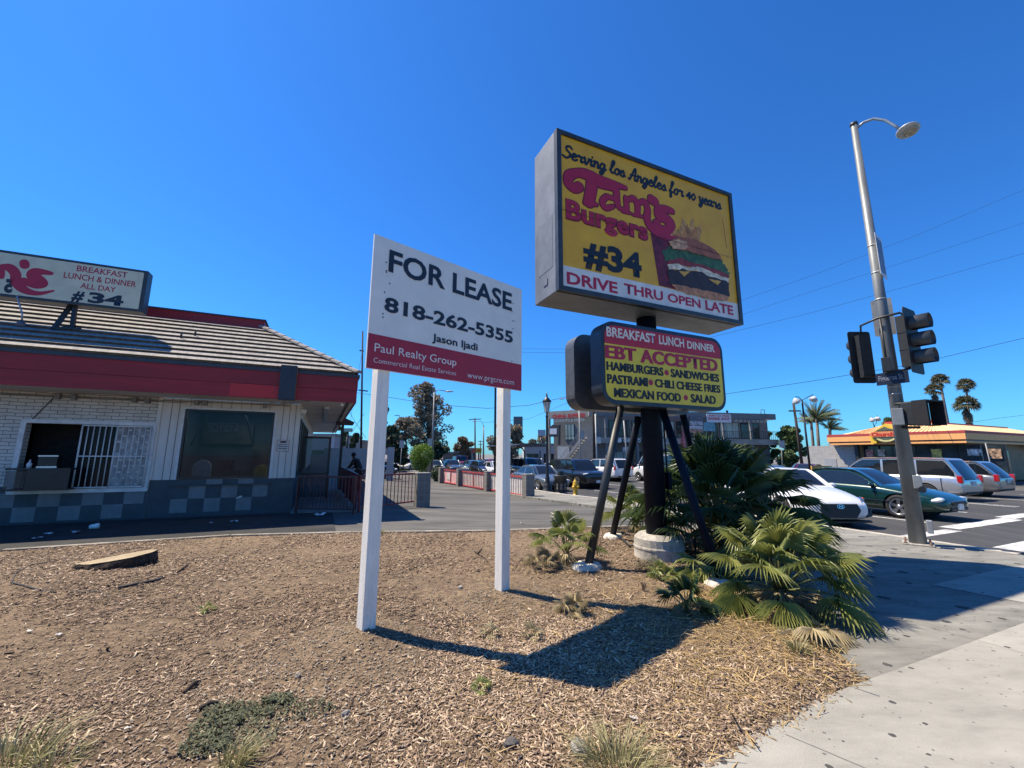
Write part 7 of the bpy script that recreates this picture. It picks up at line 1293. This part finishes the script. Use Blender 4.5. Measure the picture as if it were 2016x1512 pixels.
board('billboard', 'grey back of a billboard above the brown tree', (1011, 820), (1029, 852), 90, mat('billboard grey', (.13, .15, .15), .8)); board('far_sign', 'pale blue sign board right of the billboard', (1059, 846), (1074, 858), 84, mat('sign blue grey', (.36, .42, .48), .6)); board('far_sign', 'yellow sign with a red emblem over the low shops', (937, 882), (948, 892), 72, mat('far yellow', (.75, .42, .03), .5), body='W', ink=mat('far red', (.5, .05, .02), .5)); board('far_sign', 'red sign left of the yellow sign', (928, 883), (937, 892), 74, mat('far red panel', (.45, .10, .07), .5)); board('far_sign', 'pale green street name board behind the patio post', (676, 843), (692, 850), 44, mat('pale green sign', (.30, .38, .33), .6)); board('far_sign', 'white menu board before the low cream shop', (902, 896), (906, 905), 60, mat('menu white', (.6, .6, .6), .6)); a_, b_ = D(1598, 917, 30), D(1640, 932, 30); yb_ = thing('yellow_barrier', 'low yellow plank barrier in the lot behind the green coupe', 'barrier', ((a_[0]+b_[0])/2, 30, -.5), 0); w_ = b_[0]-a_[0]; MB().box(-w_/2, w_/2, 0, .12, b_[2]+.3, a_[2]+.5).build('plank', mat('plank yellow', (.62, .36, .08), .6, grime=.2), yb_)
for x_ in (-w_*.4, w_*.4): MB().box(x_-.06, x_+.06, .12, .24, 0, a_[2]+.45).build('leg', M_iron, yb_)
# grey block wall and building left of the chicken restaurant
M_bw = brickmat('pale block wall', (.40, .38, .36), (.34, .33, .31), (.50, .48, .46), .4, .2, .01, off=.5, bump=.2, wob=.02)
# ============================================================ CHICKEN RESTAURANT across the street: its front runs along the road
q0 = np.array([31.0, 28.4, -.3]); F8 = Frame((q0[0], q0[1], -.12), math.atan2(-V[1], -V[0])); CRN = thing('chicken_restaurant', 'orange and red banded chicken restaurant with yellow gable sign across the street', 'restaurant', tuple(F8.o), F8.rz)
z_t = F8.px(1897, 846.6, 0)[1]; z_r = F8.px(1896, 852, 0)[1]; z_b = F8.px(1901, 871.7, 0)[1]; z_m = F8.px(1899, 864.5, 0)[1]; xL = F8.px(1629, 870, 0)[0]; M_or = mat('orange band', (.86, .41, .14), .6, var=.05, scale=2); M_cr2 = mat('maroon band', (.42, .05, .05), .6, var=.05); M_tan = mat('tan wall paint', (.28, .21, .12), .8, var=.1, scale=2); M_rooft = mat('tan standing seam', (.80, .54, .27), .6, var=.06, scale=2)
dL = 30.; MB().box(xL, 0, 0, .3, z_m, z_r).box(-.3, 0, .3, dL, z_m, z_r).build('orange_band', M_or, CRN); MB().box(xL, .012, -.012, .3, z_r, z_t).box(-.3, .012, .3, dL, z_r, z_t).build('red_band', M_cr2, CRN); MB().box(xL+.25, -.0, -.004, .3, z_b, z_m-.12).box(-.3, .004, .3, dL, z_b, z_m-.12).build('lower_band', M_or, CRN); MB().box(xL+.1, -.1, .1, .35, z_m-.12, z_m).box(-.3, -.1, .35, dL, z_m-.12, z_m).build('band_gap', M_iron, CRN)
MB().box(xL+1.5, -.5, 1.3, 1.5, 0, z_b).box(-.7, -.5, 1.5, dL, 0, z_b).build('wall', M_tan, CRN); MB().box(xL, 0, .3, dL, z_b-.02, z_b).build('soffit', M_tan, CRN)
for k in range(7): x = xL+2+k*1.15; o = MB().box(x, x+1.1, 1.2, 1.3, .5, z_b-.1).build('window', M_iron, CRN); MB().box(x+.05, x+1.05, 1.18, 1.2, .55, z_b-.15).build('pane', M_bglass, o)
for k, (dx, c, w_, h_) in enumerate(((2.2, (.55, .28, .25), .5, .7), (3.0, (.5, .45, .4), .5, .5), (4.3, (.55, .5, .45), .6, .5), (6.3, (.6, .55, .15), .55, 1.1), (8.2, (.6, .62, .65), .7, .4), (9.2, (.4, .25, .15), .6, .6))): MB().box(xL+dx, xL+dx+w_, 1.1, 1.14, z_b-.45-h_, z_b-.4).build('window_poster', mat('poster %d' % k, c, .6, var=.5, scale=6), CRN)
MB().box(xL+1.75, xL+2.0, .4, .65, 0, z_b).build('column', M_iron, CRN); text('$3', xL+6.35, z_b-1.35, xL+6.8, .35, 1.09, M_black, CRN, bold=.05)
for y in (3.2, 6.5): o = MB().box(-.51, -.46, y, y+1.6, 0, 2.3).build('door' if y < 4 else 'window', M_iron, CRN); MB().box(-.46, -.45, y+.1, y+1.5, .2, 2.2).build('pane', M_bglass, o)
o = MB().box(-.5, -.47, 11.5, 12.3, .8, 2.2).build('menu_case', M_iron, CRN); MB().box(-.47, -.46, 11.6, 12.2, .9, 2.1).build('menu', mat('menu orange', (.5, .3, .2), .6, var=.5, scale=5), o)
rx0, rz1, rin = xL+.8, F8.px(1855, 832, 2.6)[1], 2.3
rs = MB(); rs.add([(rx0, .2, z_t-.05), (-.15, .2, z_t-.05), (-.15-rin, .2+rin, rz1), (rx0+rin, .2+rin, rz1), (-.15, dL-12, z_t-.05), (-.15-rin, dL-14, rz1), (rx0, 12, z_t-.05), (rx0+rin, 10, rz1)], [(0, 1, 2, 3), (1, 4, 5, 2), (6, 0, 3, 7)])
for k in range(26): f = k/25; x = rx0+rin*.3+(-.15-rx0-rin*.6)*f; xa = min(max(x, rx0+rin*0), -.15); rs.bar((x, .2, z_t-.02), (min(max(x, rx0+rin), -.15-rin), .2+rin, rz1+.02), .04, .05)
rs.build('roof', M_rooft, CRN); MB().box(rx0+rin, -.15-rin, .2+rin, .4+rin, rz1-.1, rz1+.28).box(-.35-rin, -.15-rin, .4+rin, dL-14, rz1-.1, rz1+.1).build('ridge_parapet', M_cr2, CRN)
# yellow gable frame with its round sign
M_yg = mat('gable yellow', (.78, .50, .04), .5, var=.06); y8 = -.35; ga = F8.px(1717, 856, y8); gpk = F8.px(1741, 834, y8); gb = F8.px(1767, 854, y8); gl_, gt_ = ga[0]-.15, ga[1]; gz0 = F8.px(1718, 873, y8)[1]; gr_ = gl_+2*(gpk[0]-gl_)
MB().prism([(gl_, gz0), (gl_+.36, gz0), (gl_+.36, gt_-.28), (gpk[0], gpk[1]-.42), (gr_-.36, gt_-.28), (gr_-.36, gz0), (gr_, gz0), (gr_, gt_), (gpk[0], gpk[1]), (gl_, gt_)], y8, y8+1.6).build('gable_frame', M_yg, CRN); MB().prism([(gl_+.42, gz0+.2), (gr_-.42, gz0+.2), (gr_-.42, gt_-.4), (gpk[0], gpk[1]-.55), (gl_+.42, gt_-.4)], y8+.35, y8+.5).build('gable_back', mat('gable tan', (.45, .22, .10), .7), CRN)
lz = F8.px(1743, 857, y8)[1]; cx_ = gpk[0]; o = MB().prism([(cx_+0.78*math.cos(k), lz+.56*math.sin(k)) for k in np.linspace(0, 6.28, 29)[:-1]], y8-.06, y8+.3).build('round_sign', mat('emblem dark', (.10, .12, .08), .5), CRN); MB().prism([(cx_+.70*math.cos(k), lz+.50*math.sin(k)) for k in np.linspace(math.pi, 2*math.pi, 20)], y8-.08, y8-.06).build('sign_rim', mat('emblem cream', (.7, .62, .25), .5), o); MB().prism([(cx_+.56*math.cos(k), lz-.0+.33*math.sin(k)) for k in np.linspace(math.pi, 2*math.pi, 20)], y8-.10, y8-.08).build('sign_core', mat('emblem dark', (.10, .12, .08), .5), o)
MB().prism(rrect(cx_-.98, lz-.12, cx_+.98, lz+.30, .18), y8-.13, y8-.06).build('name_band', mat('name orange', (.72, .26, .10), .5), o); MB().prism([(cx_-.55, lz+.36), (cx_+.55, lz+.36), (cx_, lz+.66)], y8-.12, y8-.05).build('sign_peak', mat('emblem dark', (.10, .12, .08), .5), o); text("Church's", cx_-.88, lz-.06, cx_+.88, .29, y8-.14, mat('name red', (.5, .025, .015), .5), o, bold=.05)
MB().prism([(10.5, z_t+.1), (10.9, z_t+.6), (11.3, z_t+.1), (11.3, z_b-.3), (10.5, z_b-.3)], 0, .1, Matrix.Rotation(rad(90), 4, 'Z') @ Matrix.Scale(1, 4)).build('side_gable', M_yg, CRN)
a = F8.loc((0, 0, 0)); GW = thing('block_wall', 'pale grey block wall and shed left of the chicken restaurant', 'wall', tuple(F8.world((xL, .8, 0))), F8.rz); wl0 = F8.px(1588, 875, .8)[0]-xL; MB().box(wl0, 1.6, 0, .25, 0, z_b-.05).build('wall', M_bw, GW); MB().box(wl0*.55, 0, 2.5, 9, 0, z_t+.15).box(wl0, wl0*.55, 3.5, 9, 0, z_t-.2).build('shed', mat('shed grey', (.40, .38, .36), .85, var=.1, scale=2, grime=.2), GW); MB().box(-.9, .1, -.03, 0, .6, 1.5).build('meter_box', mat('meter grey', (.3, .31, .33), .6), GW)
# ============================================================ WIRES in the sky
def wire(label, pts, Y, r=.011):
    P = [D(x, y, Yy) for (x, y), Yy in zip(pts, Y if isinstance(Y, (list, tuple)) else [Y]*len(pts))]; Q_ = []
    for a, b in zip(P, P[1:]):
        for k in range(8): f = k/8; Q_.append(a+(b-a)*f)
    Q_.append(P[-1]); tag(MB().tube(Q_, r, 5, caps=False).build('power_line', mat('wire black', (.02, .02, .025), .6)), label, 'wire', 'overhead wires')
wire('topmost of the fine wires crossing the sky at right', [(1400, 612), (1600, 542), (1800, 465), (2060, 355)], 32, .009); wire('second of the fine wires crossing the sky at right', [(1400, 640), (1600, 573), (1800, 510), (2060, 424)], 32, .009); wire('third fine wire, passing behind the plate on the signal pole', [(1400, 664), (1600, 615), (1800, 560), (2060, 486)], 32, .011); wire('dark wire passing behind the two traffic signals', [(1400, 780), (1600, 750), (1800, 717), (2060, 655)], 30, .016)
wire('wire sagging behind the for lease posts past the tall tree', [(700, 773), (760, 781), (850, 796), (960, 804), (1040, 798), (1130, 778)], 46, .026); wire('faint lower wire left of the dark menu cabinet', [(950, 832), (1040, 825), (1125, 790)], 60, .022); wire('pair of wires beside the menu cabinet, upper one', [(1000, 686), (1060, 687), (1150, 687)], 60, .02); wire('pair of wires beside the menu cabinet, lower one', [(1000, 693), (1060, 694), (1150, 695)], 60, .02); wire('fine wire far right above the chicken restaurant', [(1910, 832), (1960, 824), (2060, 812)], 60, .02)
wire('slanting wire from the patio post up to the left', [(685, 806), (700, 832), (720, 862)], 40, .02); wire('slanting wire from the left white post down to the pale sign', [(717, 814), (695, 848), (680, 862)], 42, .02); wire('long slanting wire above the patio post', [(712, 700), (698, 770), (690, 830)], 48, .016)
